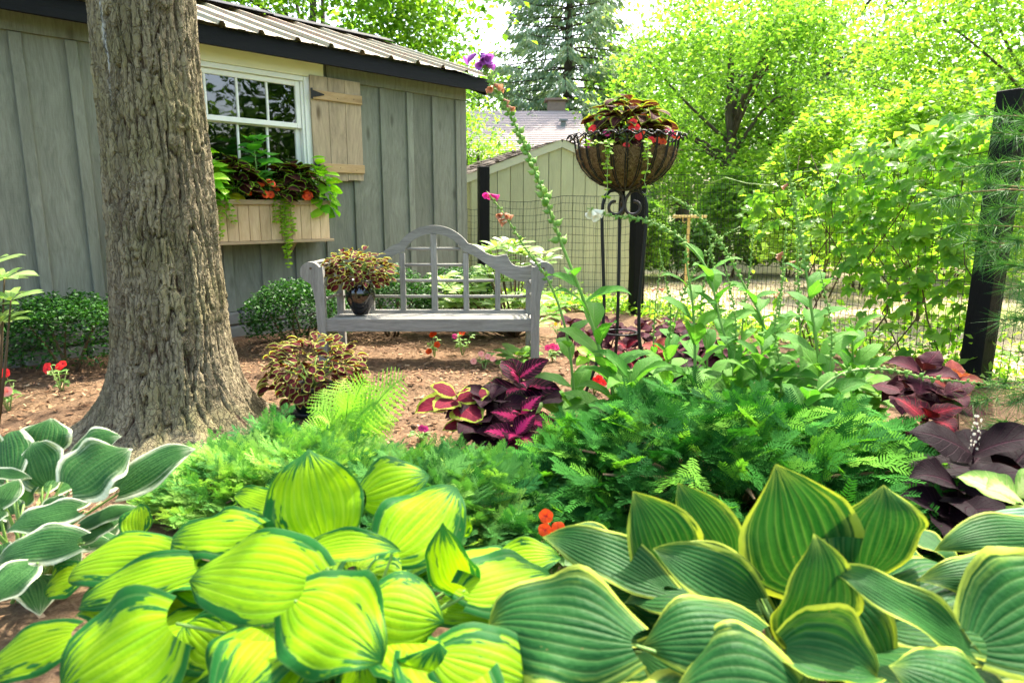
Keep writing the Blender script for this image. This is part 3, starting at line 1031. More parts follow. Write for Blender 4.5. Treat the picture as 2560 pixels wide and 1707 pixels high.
def build_shutter():
    t = thing("window_shutter", "weathered plank shutter with two crossbars and black strap hinges", "shutter", wall(2.842, .036, 1.54), rz=WRZ)
    xs = [0, .205, .405, .605]
    for k in range(3):
        me = MB().box((0, 0, 0), (xs[k + 1] - xs[k] - .004, .02, 1.045 - .01 * k), bev=.002).mesh("plank", MATS["shutter_wood"])
        part("plank", me, t, ((xs[k] + xs[k + 1]) / 2, -.012, .53 + .004 * k))
    for z in (.145, .865):
        me = MB().box((0, 0, 0), (.60, .022, .09), bev=.003).mesh("crossbar", MATS["shutter_bar"])
        c = part("crossbar", me, t, (.306, -.034, z))
        c.rotation_euler = (0, random.uniform(-.01, .01), 0)
        mb = MB()
        mb.prism([(0, -.05), (.022, -.055), (.022, .055), (0, .05)], .006)
        mb.prism([(.0222, -.035), (.15, -.006), (.155, 0), (.15, .006), (.0222, .035)], .006)
        part("strap_hinge", mb.mesh("strap_hinge", MATS["black_iron"], fix=True), t, (-.012, -.049, z + .004))
        for px in (.08, .3, .5):
            nm = MB().lathe([(0.0, .003), (.004, .002), (.005, 0)], 6).mesh("nail", MATS["black_iron"])
            part("nail", nm, t, M=T((px, -.046, z + random.uniform(-.015, .015))) @ Matrix.Rotation(math.pi / 2, 4, 'X'))


build_shutter()


# ------------------------------------------------------------------ sage neighbour shed
def build_sage_shed():
    yaw = math.radians(20)
    P = at(1403, 352, 10.6)
    base = Vector((P.x, P.y, ground_h(P.x, P.y) - .06))
    hr = P.z - base.z - .03
    t = thing("sage_shed", "pale sage green shed with low gable roof behind the wire fence", "shed", base, rz=yaw)
    hw, sl, dep = 1.42, .36, 2.4
    n = 14
    w = 2 * hw / n
    for k in range(n):
        a, b = -hw + k * w + .006, -hw + (k + 1) * w - .006
        za, zb = hr - abs(a) * sl - .05, hr - abs(b) * sl - .05
        me = MB().prism([(a, .10), (b, .10), (b, zb), (a, za)], .02).mesh("siding_plank", MATS["sage_siding"], fix=True)
        part("siding_plank", me, t)
    part("backing", MB().prism([(-hw, .08), (hw, .08), (hw, hr - hw * sl - .06), (0, hr - .06), (-hw, hr - hw * sl - .06)], .02).mesh("backing", MATS["sage_trim"], fix=True), t, (0, .022, 0))
    part("base_board", MB().box((0, 0, 0), (2 * hw, .05, .12)).mesh("base_board", MATS["pole_wood"]), t, (0, .01, .06))
    for s in (-1, 1):
        for k in range(12):
            me = MB().box((0, 0, 0), (.02, .19, hr - hw * sl - .15)).mesh("siding_plank", MATS["sage_siding"])
            part("siding_plank", me, t, (s * hw, .13 + k * .2, (hr - hw * sl - .05) / 2 + .05))
        ang = math.atan(sl)
        L = (hw + .12) / math.cos(ang)
        R_ = Matrix.Rotation(s * ang, 4, 'Y')
        me = MB().box((0, 0, 0), (L, .03, .11), R_).mesh("gable_trim", MATS["sage_trim"])
        part("gable_trim", me, t, (s * (hw + .12) / 2, -.03, hr - (hw + .12) / 2 * sl - .01))
        # shingled slope: courses of ragged shingles
        mb = MB(); rr = random.Random(5 + s)
        rows = 8
        for i in range(rows):
            u0 = i / rows; u1 = (i + 1.35) / rows
            x0 = s * (hw + .16) * (1 - u0); x1 = s * (hw + .16) * (1 - min(u1, 1))
            y = -.06
            while y < dep:
                yw = rr.uniform(.22, .34)
                lift = .055 + rr.uniform(0, .018)
                z0 = hr - abs(x0) * sl + lift; z1 = hr - abs(x1) * sl + .045
                mb.add([(x0 + rr.uniform(-.02, .02), y, z0), (x0 + rr.uniform(-.02, .02), y + yw - .008, z0), (x1, y + yw - .008, z1), (x1, y, z1),
                        (x0, y, z0 - .015), (x0, y + yw - .008, z0 - .015)], [(0, 1, 2, 3), (4, 5, 1, 0)])
                y += yw
        o = part("shingles", mb.mesh("shingles", MATS["old_shingle"]), t); o["kind"] = "stuff"
        me = MB().box((0, 0, 0), (L, dep, .03), R_).mesh("roof_deck", MATS["old_shingle"])
        part("roof_deck", me, t, (s * (hw + .14) / 2, dep / 2 - .03, hr - (hw + .14) / 2 * sl + .015))


build_sage_shed()


def build_house():
    a = at(1230, 287, 25); b = at(1445, 301, 25)
    t = thing("neighbour_house", "distant house roof of pale shingles with brick chimney and small vent", "house", (0, 25, ground_h(0, 25)))
    zr = a.z + .3; x0, x1 = a.x - 6, b.x + .1
    ze, yr, ye = zr - 1.9, 0.0, -3.6
    mb = MB()
    mb.box(((x0 + x1) / 2, .1, ze / 2), (x1 - x0 - .6, 6.6, ze))
    part("wall", mb.mesh("wall", MATS["sage_trim"]), t)
    for s in (-1, 1):
        mb = MB(); rows = 26
        for i in range(rows):
            u0 = i / rows; u1 = (i + 1.2) / rows
            y0, y1 = s * -ye * (1 - u0), s * -ye * (1 - min(u1, 1)); z0, z1 = ze + (zr - ze) * u0, ze + (zr - ze) * min(u1, 1)
            mb.add([(x0, y0, z0 + .05), (x1, y0, z0 + .05), (x1, y1, z1 + .02), (x0, y1, z1 + .02), (x0, y0, z0 + .0), (x1, y0, z0 + .0)], [(0, 1, 2, 3), (4, 5, 1, 0)])
        o = part("shingles", mb.mesh("shingles", MATS["roof_shingle"]), t); o["kind"] = "stuff"
    part("gable_end", MB().prism([(ye, ze), (-ye, ze), (0, zr - .02)], .1, Matrix.Rotation(math.pi / 2, 4, 'Z')).mesh("gable_end", MATS["white_paint"], fix=True), t, (x1 - .3, 0, 0))
    c = at(1392, 276, 25)
    ch = part("chimney", MB().box((0, 0, 0), (.62, .5, .6)).mesh("chimney", MATS["chimney_brick"]), t, (c.x, .3, zr + .08))
    part("chimney_cap", MB().box((0, 0, 0), (.84, .7, .07), bev=.01).mesh("chimney_cap", MATS["chimney_brick"]), ch, (0, 0, .34))
    v = at(1407, 318, 24)
    mb = MB().box((0, 0, .05), (.16, .16, .22)).box((0, -.05, .19), (.28, .24, .05))
    k = (v.z - ground_h(0, 25) - ze) / (zr - ze)
    part("roof_vent", mb.mesh("roof_vent", MATS["steel_vent"]), t, (v.x, ye * (1 - k), ze + (zr - ze) * k))


build_house()

# ------------------------------------------------------------------ wire fence and black posts
P1, P2, P3 = Vector((-.385, 9.25, 0)), Vector((1.50, 8.2, 0)), Vector((3.31, 4.75, 0))


def post(p, h, lean, label, w=.14, rz=.7):
    t = bpy.data.objects.new("fence_post", None)
    mb = MB()
    mb.box((0, 0, h / 2 - .1), (w, w, h + .2), bev=.005)
    o = bpy.data.objects.new("fence_post", mb.mesh("fence_post", MATS["black_post"]))
    link(o); o.location = (p.x, p.y, ground_h(p.x, p.y)); o.rotation_euler = (lean[0], lean[1], rz)
    tag(o, label, "fence post", "black fence posts")


post(P1, 1.86, (0, .005), "black square fence post beside the grey shed's far corner", .14, .25)
post(P2, 1.9, (0, -.012), "black square fence post right behind the wrought iron planter stand", .14, .35)
post(P3, 2.03, (.0, .015), "tall black fence post with vine and pine branch around it", .15, .45)
post(Vector((-.58, 10.3, 0)), 1.75, (0, 0), "thin black fence post half hidden at the shed corner", .10, .2)


def wire_panel(A_, B_, h, z0, amp, seed, dx=.05, dz=.09, r=.0024):
    r_ = np.random.default_rng(seed)
    L = (B_ - A_).length
    d = (B_ - A_).normalized(); nn = Vector((d.y, -d.x, 0))
    def pt(s, z):
        e = math.sin(math.pi * min(max(s / L, 0), 1)) ** .5
        x = np.array([s * 1.7]); y = np.array([z * 1.9])
        off = (fbm(x, y, 2, seed)[0] - .4) * amp * e
        zz = z + (fbm(x + 7, y, 2, seed + 3)[0] - .4) * amp * .9 * e * (z / h) - .06 * e * (z / h) * (.5 + vnoise(np.array([s * .9]), np.array([0.]), seed)[0])
        sx = s + (fbm(x + 3, y + 5, 2, seed + 7)[0] - .4) * amp * .8 * e
        p = A_ + d * sx + nn * off
        return Vector((p.x, p.y, z0 + zz + ground_h(p.x, p.y)))
    mb = MB()
    n = int(h / dz)
    for i in range(n + 1):
        z = h * i / n
        m = max(6, int(L / .16))
        mb.tube([pt(L * k / m, z) for k in range(m + 1)], r * (1.5 if i in (0, n) else 1), 3, False)
    m = int(L / dx)
    for i in range(m + 1):
        mb.tube([pt(L * i / m, h * k / 9) for k in range(10)], r, 3, False)
    return mb


def build_fence():
    t = thing("wire_fence", "sagging dark wire mesh fence strung between black posts", "fence", P2)
    for A_, B_, h, amp, sd in ((P1, P2, 1.42, .16, 3), (P2, P3, 1.62, .10, 8), (Vector((-.7, 9.0, 0)), P1, 1.35, .1, 5), (P3, Vector((5.2, 1.6, 0)), 1.62, .08, 11)):
        o = part("wire_panel", wire_panel(A_, B_, h, .04, amp, sd).mesh("wire_panel", MATS["wire"]), t)
        o.location = -Vector(P2)
        o["kind"] = "stuff"


build_fence()


def build_clothes_pole():
    p = at(1715, 700, 12.3)
    zt = at(1715, 540, 12.3).z
    base = Vector((p.x, p.y, ground_h(p.x, p.y)))
    t = thing("clothesline_pole", "yellowish wooden T-shaped clothesline pole out on the lawn", "pole", base)
    h = zt - base.z
    part("upright", MB().box((0, 0, h / 2), (.055, .055, h), bev=.005).mesh("upright", MATS["pole_wood"]), t)
    part("crossarm", MB().box((0, 0, 0), (.60, .06, .05), bev=.005).mesh("crossarm", MATS["pole_wood"]), t, (.0, -.06, h - .01))
    part("hook", MB().tube([(0, 0, 0), (0, 0, -.07), (.03, 0, -.09), (.04, 0, -.06)], .008, 6).mesh("hook", MATS["pole_wood"]), t, (-.12, -.06, h - .03))


build_clothes_pole()


# ------------------------------------------------------------------ trees
def leaf_quads(C, size, r, flat=.55, droop=.25, wr=.55):
    """Rhombic leaves: two triangles each, folded along the midrib. C (n,3) centres."""
    n = len(C)
    a = r.uniform(0, 2 * np.pi, n)
    el = r.normal(-droop, .45, n)
    d = np.stack([np.cos(a) * np.cos(el), np.sin(a) * np.cos(el), np.sin(el)], -1)
    nh = r.normal(0, 1, (n, 3)); nh[:, 2] = np.abs(nh[:, 2]) + 1.6 * flat
    s = np.cross(d, nh); s /= np.linalg.norm(s, axis=1)[:, None] + 1e-9
    nn = np.cross(s, d)
    L = size * r.uniform(.6, 1.25, n)[:, None]; W = L * wr * r.uniform(.8, 1.2, n)[:, None]
    fold = nn * W * .22
    V = np.stack([C - d * L * .5, C + s * W * .5 + fold - d * L * .05, C + d * L * .5, C - s * W * .5 + fold - d * L * .05], 1)
    return V.reshape(-1, 3), np.arange(n * 4).reshape(n, 4)


def limb_path(p, q, r, bow=.12, n=5):
    p, q = Vector(p), Vector(q)
    L = (q - p).length
    o = Vector((r.normal(0, bow), r.normal(0, bow), abs(r.normal(0, bow)))) * L
    return [p.lerp(q, t) + o * math.sin(math.pi * t) for t in [k / n for k in range(n + 1)]]


def deciduous(name, label, base, th, cc, cr, ncl, per, size, mat, tr=.18, seed=1, clr=.7, flat=.7, group=None, nlimb=9, cat="tree", trunk_mat="tree_bark", lean=(0, 0), hollow=.55, wr=.6, trunk_top=None):
    r = np.random.default_rng(seed)
    base = Vector(base); base.z = ground_h(base.x, base.y)
    t = thing(name, label, cat, base, group)
    cc = Vector(cc); top = Vector(trunk_top) if trunk_top else Vector((cc.x + lean[0], cc.y + lean[1], cc.z + cr[2] * .45))
    n = 9
    pts = [Vector((top.x * k / n + r.normal(0, .03) * (0 < k), top.y * k / n + r.normal(0, .03) * (0 < k), -.1 + (top.z + .1) * k / n)) for k in range(n + 1)]
    rad = [tr * (1.35 if k == 0 else 1) * (1 - .8 * k / n) + .012 for k in range(n + 1)]
    part("trunk", MB().tube(pts, rad, 10).mesh("trunk", MATS[trunk_mat], True), t)
    dirs = r.normal(0, 1, (ncl, 3)); dirs /= np.linalg.norm(dirs, axis=1)[:, None]
    rr = hollow + (1 - hollow) * r.uniform(0, 1, ncl) ** .7
    cl = np.array(cc) + dirs * rr[:, None] * np.array(cr)
    for k in range(min(nlimb, ncl)):
        q = cl[k]
        f = min(max((q[2] - .5 * abs(q[2] - th) - th) / max(top.z - th, .1), .08), .9)
        j = f * (n - 1) + (th / max(top.z, .1)) * n * (1 - f)
        j = min(max(j, 1), n - 1)
        p = pts[int(j)].lerp(pts[int(j) + 1], j - int(j))
        lp = limb_path(p, q, r)
        r0 = tr * .24
        part("limb", MB().tube(lp, [r0 * (1 - .85 * i / 5) + .006 for i in range(6)], 6).mesh("limb", MATS[trunk_mat], True), t)
    C = np.repeat(cl, per, 0) + r.normal(0, 1, (ncl * per, 3)) * np.array([clr, clr, clr * .42])
    # boughs hang outwards: slide leaves down as they leave the cluster centre
    C[:, 2] -= .18 * np.linalg.norm(C[:, :2] - np.repeat(cl, per, 0)[:, :2], axis=1)
    V, F = leaf_quads(C, size, r, flat, .3, wr)
    o = part("crown", np_mesh("crown", V, F, MATS[mat]), t)
    o["kind"] = "stuff"
    return t


def conifer(name, label, base, h, rb, zb, nwhorl, mat, seed, tr=.25, group=None, dens=1.0):
    r = np.random.default_rng(seed)
    base = Vector(base); base.z = ground_h(base.x, base.y)
    t = thing(name, label, "tree", base, group)
    part("trunk", MB().tube([(0, 0, -.1), (0, 0, h * .5), (.05, 0, h)], [tr, tr * .6, .02], 9).mesh("trunk", MATS["tree_bark"], True), t)
    Cs, Ds, Ls = [], [], []
    mb = MB()
    for w in range(nwhorl):
        z = zb + (h - zb) * (w / nwhorl) ** .95
        L0 = rb * (1 - (z - zb) / (h - zb)) ** .85 + .2
        nb = int(r.integers(5, 8))
        a0 = r.uniform(0, 6.28)
        for b in range(nb):
            a = a0 + 6.283 * b / nb + r.normal(0, .2)
            L = L0 * r.uniform(.75, 1.12)
            d = np.array([math.cos(a), math.sin(a)])
            pts = []
            for k in range(7):
                u = k / 6
                pts.append((d[0] * L * u, d[1] * L * u, z + .1 * L * u - .38 * L * u ** 1.6 + .22 * L * u ** 4))
            mb.tube(pts, [.035 * (1 - .85 * k / 6) + .004 for k in range(7)], 4, False)
            pts = np.array(pts)
            m = int(46 * L * dens) + 12
            u = r.uniform(.12, 1, m) ** .8
            ii = np.minimum((u * 6).astype(int), 5); fr = u * 6 - ii
            c = pts[ii] * (1 - fr)[:, None] + pts[ii + 1] * fr[:, None]
            sidev = np.array([-d[1], d[0], 0]); sd = r.choice([-1, 1], m)
            wid = .28 * L * (1 - u) ** .6 + .10
            off = r.uniform(0, 1, m)
            c = c + sidev * (sd * off * wid)[:, None] + np.array([d[0], d[1], 0]) * (off * wid * .5)[:, None]
            c[:, 2] -= off * wid * .5 + r.uniform(0, .12, m)
            dd = sidev * (sd * .55)[:, None] + np.array([d[0], d[1], 0]) * .6 + np.array([0, 0, -.75])
            dd = dd + r.normal(0, .25, (m, 3)); dd /= np.linalg.norm(dd, axis=1)[:, None]
            Cs.append(c); Ds.append(dd); Ls.append(r.uniform(.14, .34, m))
    part("boughs", mb.mesh("boughs", MATS["tree_bark"]), t)["kind"] = "stuff"
    C = np.concatenate(Cs); D = np.concatenate(Ds); L = np.concatenate(Ls)[:, None]
    n = len(C)
    s = np.cross(D, r.normal(0, 1, (n, 3))); s /= np.linalg.norm(s, axis=1)[:, None]
    W = L * .2
    V = np.stack([C - s * W * .4, C + s * W * .4, C + D * L * .7 + s * W * .5, C + D * L, C + D * L * .7 - s * W * .5], 1).reshape(-1, 3)
    i = np.arange(n) * 5
    F = np.concatenate([np.stack([i, i + 1, i + 2], 1), np.stack([i, i + 2, i + 4], 1), np.stack([i + 4, i + 2, i + 3], 1)])
    o = part("needles", np_mesh("needles", V, F, MATS[mat]), t)
    o["kind"] = "stuff"
    return t


def shrub_ball(name, label, base, rad, n, size, mat, seed, cat="shrub", group=None, stems=5, shell=.55, lump=.18, z0=None, wr=.6, flat=.7):
    """Rounded bush: leaves crowd towards an uneven surface."""
    r = np.random.default_rng(seed)
    base = Vector(base)
    base.z = ground_h(base.x, base.y)
    t = thing(name, label, cat, base, group)
    rx, ry, rz = rad
    u = r.normal(0, 1, (n, 3)); u /= np.linalg.norm(u, axis=1)[:, None]
    low = u[:, 2] < -.35
    u[low, 2] *= -1
    k = shell + (1 - shell) * r.uniform(0, 1, n) ** .6
    th = np.arctan2(u[:, 1], u[:, 0]); ph = u[:, 2]
    k = k * (1 + lump * (2 * fbm(th * 1.6 + 10, ph * 3 + 5, 3, seed) - .9))
    zc = rz * .42 if z0 is None else z0
    C = u * k[:, None] * np.array([rx, ry, rz * .62]); C[:, 2] += zc
    C = C[C[:, 2] > .02]
    V, F = leaf_quads(C, size, r, flat, 0.0, wr)
    o = part("foliage", np_mesh("foliage", V, F, MATS[mat]), t); o["kind"] = "stuff"
    for s in range(stems):
        a = 6.28 * s / stems + r.uniform(-.3, .3)
        q = (math.cos(a) * rx * .6, math.sin(a) * ry * .6, rz * .8)
        part("stem", MB().tube(limb_path((math.cos(a) * .03, math.sin(a) * .03, -.03), q, r, .06, 5), [.014, .012, .010, .008, .006, .004], 5).mesh("stem", MATS["stem_brown"], True), t)
    return t


# ---- the big trunk by the shed
TX, TY = -1.945, 3.80


def build_big_tree():
    t = thing("shade_tree", "large furrowed tree trunk with flared roots standing before the grey shed", "tree", (TX, TY, 0))
    nu, nz = 300, 420
    zmax = 2.75
    th = np.linspace(0, 2 * np.pi, nu, endpoint=False)
    tz = np.linspace(0, 1, nz)
    z = -.12 + (zmax + .12) * tz ** 1.12
    TH, Z = np.meshgrid(th, z)
    R = np.interp(Z, [-.12, 0, .1, .24, .49, .975, 2.3, 3], [.53, .455, .40, .352, .306, .270, .238, .225])
    # roots flare: strongest to the right front and to the left
    zz = np.clip(Z, 0, None)
    fl = np.zeros_like(R)
    for a0, w, amp, dec in ((-.38, .30, .40, .13), (-.95, .22, .16, .15), (-1.45, .24, .20, .11), (-2.05, .26, .20, .12), (-2.75, .34, .26, .10), (.5, .4, .22, .12), (2.2, .5, .16, .12)):
        da = (TH - a0 + np.pi) % (2 * np.pi) - np.pi
        fl += amp * np.exp(-(da / w) ** 2) * np.exp(-zz / dec)
    R = R + fl
    R = R + (fbm(TH * 7, Z * 9, 4, 91) - .45) * .11 * np.exp(-zz / .13)
    # slow bulges
    R = R * (1 + .05 * (vnoise(np.cos(TH) * 1.5 + 5, Z * 1.3 + np.sin(TH) * 1.5, 2) - .5))
    # knots
    for a0, z0, rr, am in ((-1.62, 1.02, .07, .03), (-1.55, .72, .09, .02), (-.62, 1.72, .09, .035), (-.75, 2.32, .11, .05), (-1.3, 1.38, .06, .012)):
        da = ((TH - a0 + np.pi) % (2 * np.pi) - np.pi) * .32
        q = np.sqrt(da ** 2 + (Z - z0) ** 2) / rr
        R = R + am * np.exp(-q ** 2 * 2.2) * (.75 + .45 * np.cos(q * 9))
    # furrowed bark: long, narrow, interlacing ridges
    NC = 40
    edge = np.sin(TH / 2) ** .25
    wx = ((fbm(TH * 2.6 + 3, Z * 2.6, 3, 4) - .5) * 2.6 + (fbm(TH * 14 + 3, Z * 9, 3, 44) - .5) * .9) * edge
    X = TH / (2 * np.pi) * NC + wx
    f1, f2, pid = worley(X, Z * 2.1 + fbm(TH * 5, Z * 3, 3, 8) * 1.5, 21, NC)
    e = f2 - f1
    wd = .06 + .22 * fbm(TH * 9, Z * 7, 3, 61)
    plate = np.clip(e / wd, 0, 1); plate = plate * plate * (3 - 2 * plate)
    g1, g2, pid2 = worley(X * 2 + 40 + (fbm(TH * 20, Z * 16, 2, 71) - .5) * 1.2, Z * 8.5, 33, NC * 2)
    small = np.clip((g2 - g1) / .16, 0, 1)
    rough = fbm(TH * 30, Z * 17, 5, 13)
    rough2 = fbm(TH * 70, Z * 60, 3, 15)
    depth = .020 * (.35 + 1.1 * vnoise(TH * 3, Z * 2, 6)) * np.clip(.45 + Z * 2.0, .45, 1)
    H = depth * plate + .0055 * small * plate + .019 * (rough - .45) + .006 * (rough2 - .45) + .006 * (pid - .5) * plate
    R = R + H - .016
    V = np.stack([R * np.cos(TH), R * np.sin(TH), Z], -1)
    V[..., 0] += .012 * np.sin(Z * 1.8) + Z * .018; V[..., 1] += .02 * Z * .3
    idx = np.arange(nu * nz).reshape(nz, nu)
    nx = np.roll(idx, -1, 1)
    F = np.stack([idx[:-1], nx[:-1], nx[1:], idx[1:]], -1).reshape(-1, 4)
    fis = np.clip(plate * .8 + small * .2 + (rough - .45) * .9, 0, 1)
    moss = np.clip((fbm(TH * 5 + 2, Z * 6, 3, 17) - .52) * 6, 0, 1) * np.exp(-np.clip(Z, 0, None) / .16) * .7
    da = ((TH + 1.95 + np.pi) % (2 * np.pi) - np.pi)
    sap = np.exp(-((da + .025 * np.sin(Z * 9) + .012 * np.sin(Z * 31)) / (.022 + .02 * np.clip(Z - 1.75, 0, 1))) ** 2) * np.clip((Z - 1.72) * 5, 0, 1) * np.clip((rough - .38) * 9, 0, 1) * .85
    me = np_mesh("trunk", V.reshape(-1, 3), F, MATS["bark"], True, None, {"fis": fis, "pid": pid, "moss": moss, "sap": sap})
    part("trunk", me, t)
    # upper bole and limbs carry a crown high above the picture
    top = Vector((-.04, .02, 2.6))
    part("upper_trunk", MB().tube([top, (-.02, .05, 3.8), (.1, .1, 5.2), (.1, .2, 7.0), (.2, .2, 8.6)], [.268, .25, .21, .15, .05], 14).mesh("upper_trunk", MATS["tree_bark"], True), t)
    r = np.random.default_rng(5)
    cl = []
    for k in range(64):
        a = r.uniform(0, 6.28); q = math.sqrt(r.uniform(.05, 1)); zc = r.uniform(4.3, 9.2)
        rad = 3.4 * math.sin(math.pi * min(max((zc - 3.2) / 7.0, .1), .95)) ** .6
        cl.append((math.cos(a) * q * rad + .2, math.sin(a) * q * rad + .2, zc))
    cl = np.array(cl)
    for k in range(18):
        z0 = max(3.0, cl[k][2] - 1.6)
        part("limb", MB().tube(limb_path((.03, .08, z0), cl[k], r, .08), [.085 * (1 - .85 * i / 5) + .008 for i in range(6)], 6).mesh("limb", MATS["tree_bark"], True), t)
    per = 115
    C = np.repeat(cl, per, 0) + r.normal(0, 1, (len(cl) * per, 3)) * np.array([.52, .52, .2])
    V, F = leaf_quads(C, .13, r, .9, .3, .8)
    o = part("crown", np_mesh("crown", V, F, MATS["leaf_maple"]), t); o["kind"] = "stuff"


build_big_tree()

# ---- beyond the shed and the fence
deciduous("maple_tree", "leafy maple reaching over the grey shed roof", (-4.6, 15.5, 0), 3.0, (.5, -.3, 5.2), (3.4, 2.6, 2.2), 74, 330, .17, "leaf_maple", .22, 11, .62, .8)
deciduous("small_maple", "low bright tree between the grey shed and the distant roof", (-.85, 17.5, 0), .8, (0, 0, 2.2), (.95, 1.0, 1.7), 24, 220, .12, "leaf_bright", .08, 12, .42, .7)
conifer("spruce_tree", "tall bluish spruce with drooping boughs behind the distant roof", (2.25, 29, 0), 15.5, 4.9, 2.6, 34, "needle_spruce", 13, .27, None, 1.6)
deciduous("broadleaf_tree", "big bright green tree filling the middle behind the planter", (5.4, 17.5, 0), 1.6, (-.1, 0, 4.4), (2.7, 2.4, 3.1), 72, 340, .13, "leaf_green", .20, 14, .60, .75, "trees beyond the lawn", 12)
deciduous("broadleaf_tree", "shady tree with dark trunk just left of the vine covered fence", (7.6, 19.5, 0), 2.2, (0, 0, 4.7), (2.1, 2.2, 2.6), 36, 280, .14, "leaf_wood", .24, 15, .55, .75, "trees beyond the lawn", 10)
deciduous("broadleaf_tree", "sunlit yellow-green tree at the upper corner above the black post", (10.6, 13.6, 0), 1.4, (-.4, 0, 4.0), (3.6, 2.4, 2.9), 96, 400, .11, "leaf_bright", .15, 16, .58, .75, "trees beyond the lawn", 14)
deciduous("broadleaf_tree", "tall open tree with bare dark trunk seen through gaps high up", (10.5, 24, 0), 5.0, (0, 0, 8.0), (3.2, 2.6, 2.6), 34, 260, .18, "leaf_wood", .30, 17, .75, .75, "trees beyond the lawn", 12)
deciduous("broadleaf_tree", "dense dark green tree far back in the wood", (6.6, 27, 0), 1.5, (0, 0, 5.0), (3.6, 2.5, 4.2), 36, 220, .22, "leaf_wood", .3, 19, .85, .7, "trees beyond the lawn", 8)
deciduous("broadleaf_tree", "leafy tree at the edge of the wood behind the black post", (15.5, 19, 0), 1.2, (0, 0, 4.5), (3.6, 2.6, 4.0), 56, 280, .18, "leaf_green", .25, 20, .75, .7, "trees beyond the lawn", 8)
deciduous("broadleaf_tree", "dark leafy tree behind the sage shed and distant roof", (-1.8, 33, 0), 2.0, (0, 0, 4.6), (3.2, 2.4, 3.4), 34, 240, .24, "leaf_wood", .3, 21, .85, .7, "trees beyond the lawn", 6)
shrub_ball("round_shrub", "rounded leafy shrub at the lawn's edge behind the clothesline pole", (4.55, 14.2, 0), (.85, .8, 2.2), 5200, .13, "leaf_green", 31, group="shrubs along the lawn")
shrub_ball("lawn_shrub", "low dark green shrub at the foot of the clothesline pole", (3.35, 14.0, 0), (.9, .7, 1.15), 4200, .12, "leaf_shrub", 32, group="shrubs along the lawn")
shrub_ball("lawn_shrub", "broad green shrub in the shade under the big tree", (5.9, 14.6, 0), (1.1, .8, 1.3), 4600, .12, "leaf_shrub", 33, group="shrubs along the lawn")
shrub_ball("lawn_shrub", "pale bright shrub close behind the vine on the fence", (5.9, 11.6, 0), (1.2, .9, 2.3), 6000, .11, "leaf_bright", 34, group="shrubs along the lawn")
shrub_ball("lawn_shrub", "spreading bright bush behind the wire to the right", (8.2, 10.6, 0), (1.5, 1.0, 2.6), 7500, .11, "leaf_bright", 35, group="shrubs along the lawn")
shrub_ball("lawn_shrub", "leafy bush at the back of the lawn near the wood", (9.3, 14.5, 0), (1.6, 1.0, 2.0), 5000, .13, "leaf_green", 36, group="shrubs along the lawn")
shrub_ball("lawn_shrub", "small shrub at the corner of the sage shed", (2.45, 13.2, 0), (.6, .6, 1.7), 3000, .12, "leaf_green", 37, group="shrubs along the lawn")
# trees that stand opposite the shed window and show in its panes
deciduous("garden_tree", "dark tree mirrored in the shed window panes", (9.5, 1.2, 0), 1.6, (0, 0, 4.2), (2.0, 3.0, 4.0), 50, 260, .22, "leaf_wood", .2, 42, .6, .7, "trees mirrored in the window", 6)
deciduous("garden_tree", "low tree mirrored in the shed window's lower panes", (9.0, -4.0, 0), 1.4, (0, 0, 4.0), (2.4, 2.8, 3.8), 44, 240, .22, "leaf_wood", .2, 43, .6, .7, "trees mirrored in the window", 6)


deciduous("garden_tree", "tall tree mirrored in the shed window panes nearest the shutter", (11.5, 5.6, 0), 1.6, (0, 0, 4.8), (2.0, 2.6, 4.4), 50, 260, .22, "leaf_wood", .2, 44, .7, .7, "trees mirrored in the window", 6)
shrub_ball("fence_shrub", "glowing pale green bush just outside the wire behind the creeper", (4.35, 7.3, 0), (1.1, .8, 2.5), 9000, .085, "leaf_bright", 38, group="shrubs along the lawn")


shrub_ball("fence_shrub", "tall pale bush on the lawn side, seen above the creeper", (4.5, 9.8, 0), (1.1, .8, 2.7), 7000, .10, "leaf_bright", 39, group="shrubs along the lawn")


def far_wood():
    """The wood beyond reads as one dark green mass."""
    r = np.random.default_rng(77)
    n = 42000
    ang = r.uniform(-.75, .95, n)
    dist = r.uniform(34, 44, n)
    x = np.sin(ang) * dist; y = np.cos(ang) * dist
    top = 6.0 + 6.5 * fbm(ang * 9 + 20, ang * 0, 3, 5)
    gap = np.where((ang > -.16) & (ang < .10), .40, 1.0)
    z = r.uniform(0, 1, n) ** .8 * top * gap
    C = np.stack([x, y, z - .2], -1)
    V, F = leaf_quads(C, .42, r, .6, .2, .7)
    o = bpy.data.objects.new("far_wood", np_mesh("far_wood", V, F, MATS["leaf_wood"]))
    link(o); tag(o, "dark green wood far behind the trees and houses", "wood", kind="stuff")


far_wood()


# ------------------------------------------------------------------ leaves as meshes
def smooth_prof(pts, u):
    xs = [p[0] for p in pts]; ys = [p[1] for p in pts]
    # monotone-ish smooth interpolation
    t = np.interp(u, xs, np.arange(len(xs)))
    i = np.clip(t.astype(int), 0, len(xs) - 2); f = t - i
    y = np.array(ys)
    y0 = y[np.maximum(i - 1, 0)]; y1 = y[i]; y2 = y[i + 1]; y3 = y[np.minimum(i + 2, len(y) - 1)]
    c = .5 * (2 * y1 + (y2 - y0) * f + (2 * y0 - 5 * y1 + 4 * y2 - y3) * f ** 2 + (3 * y1 - y0 - 3 * y2 + y3) * f ** 3)
    return np.clip(c, 0, None)


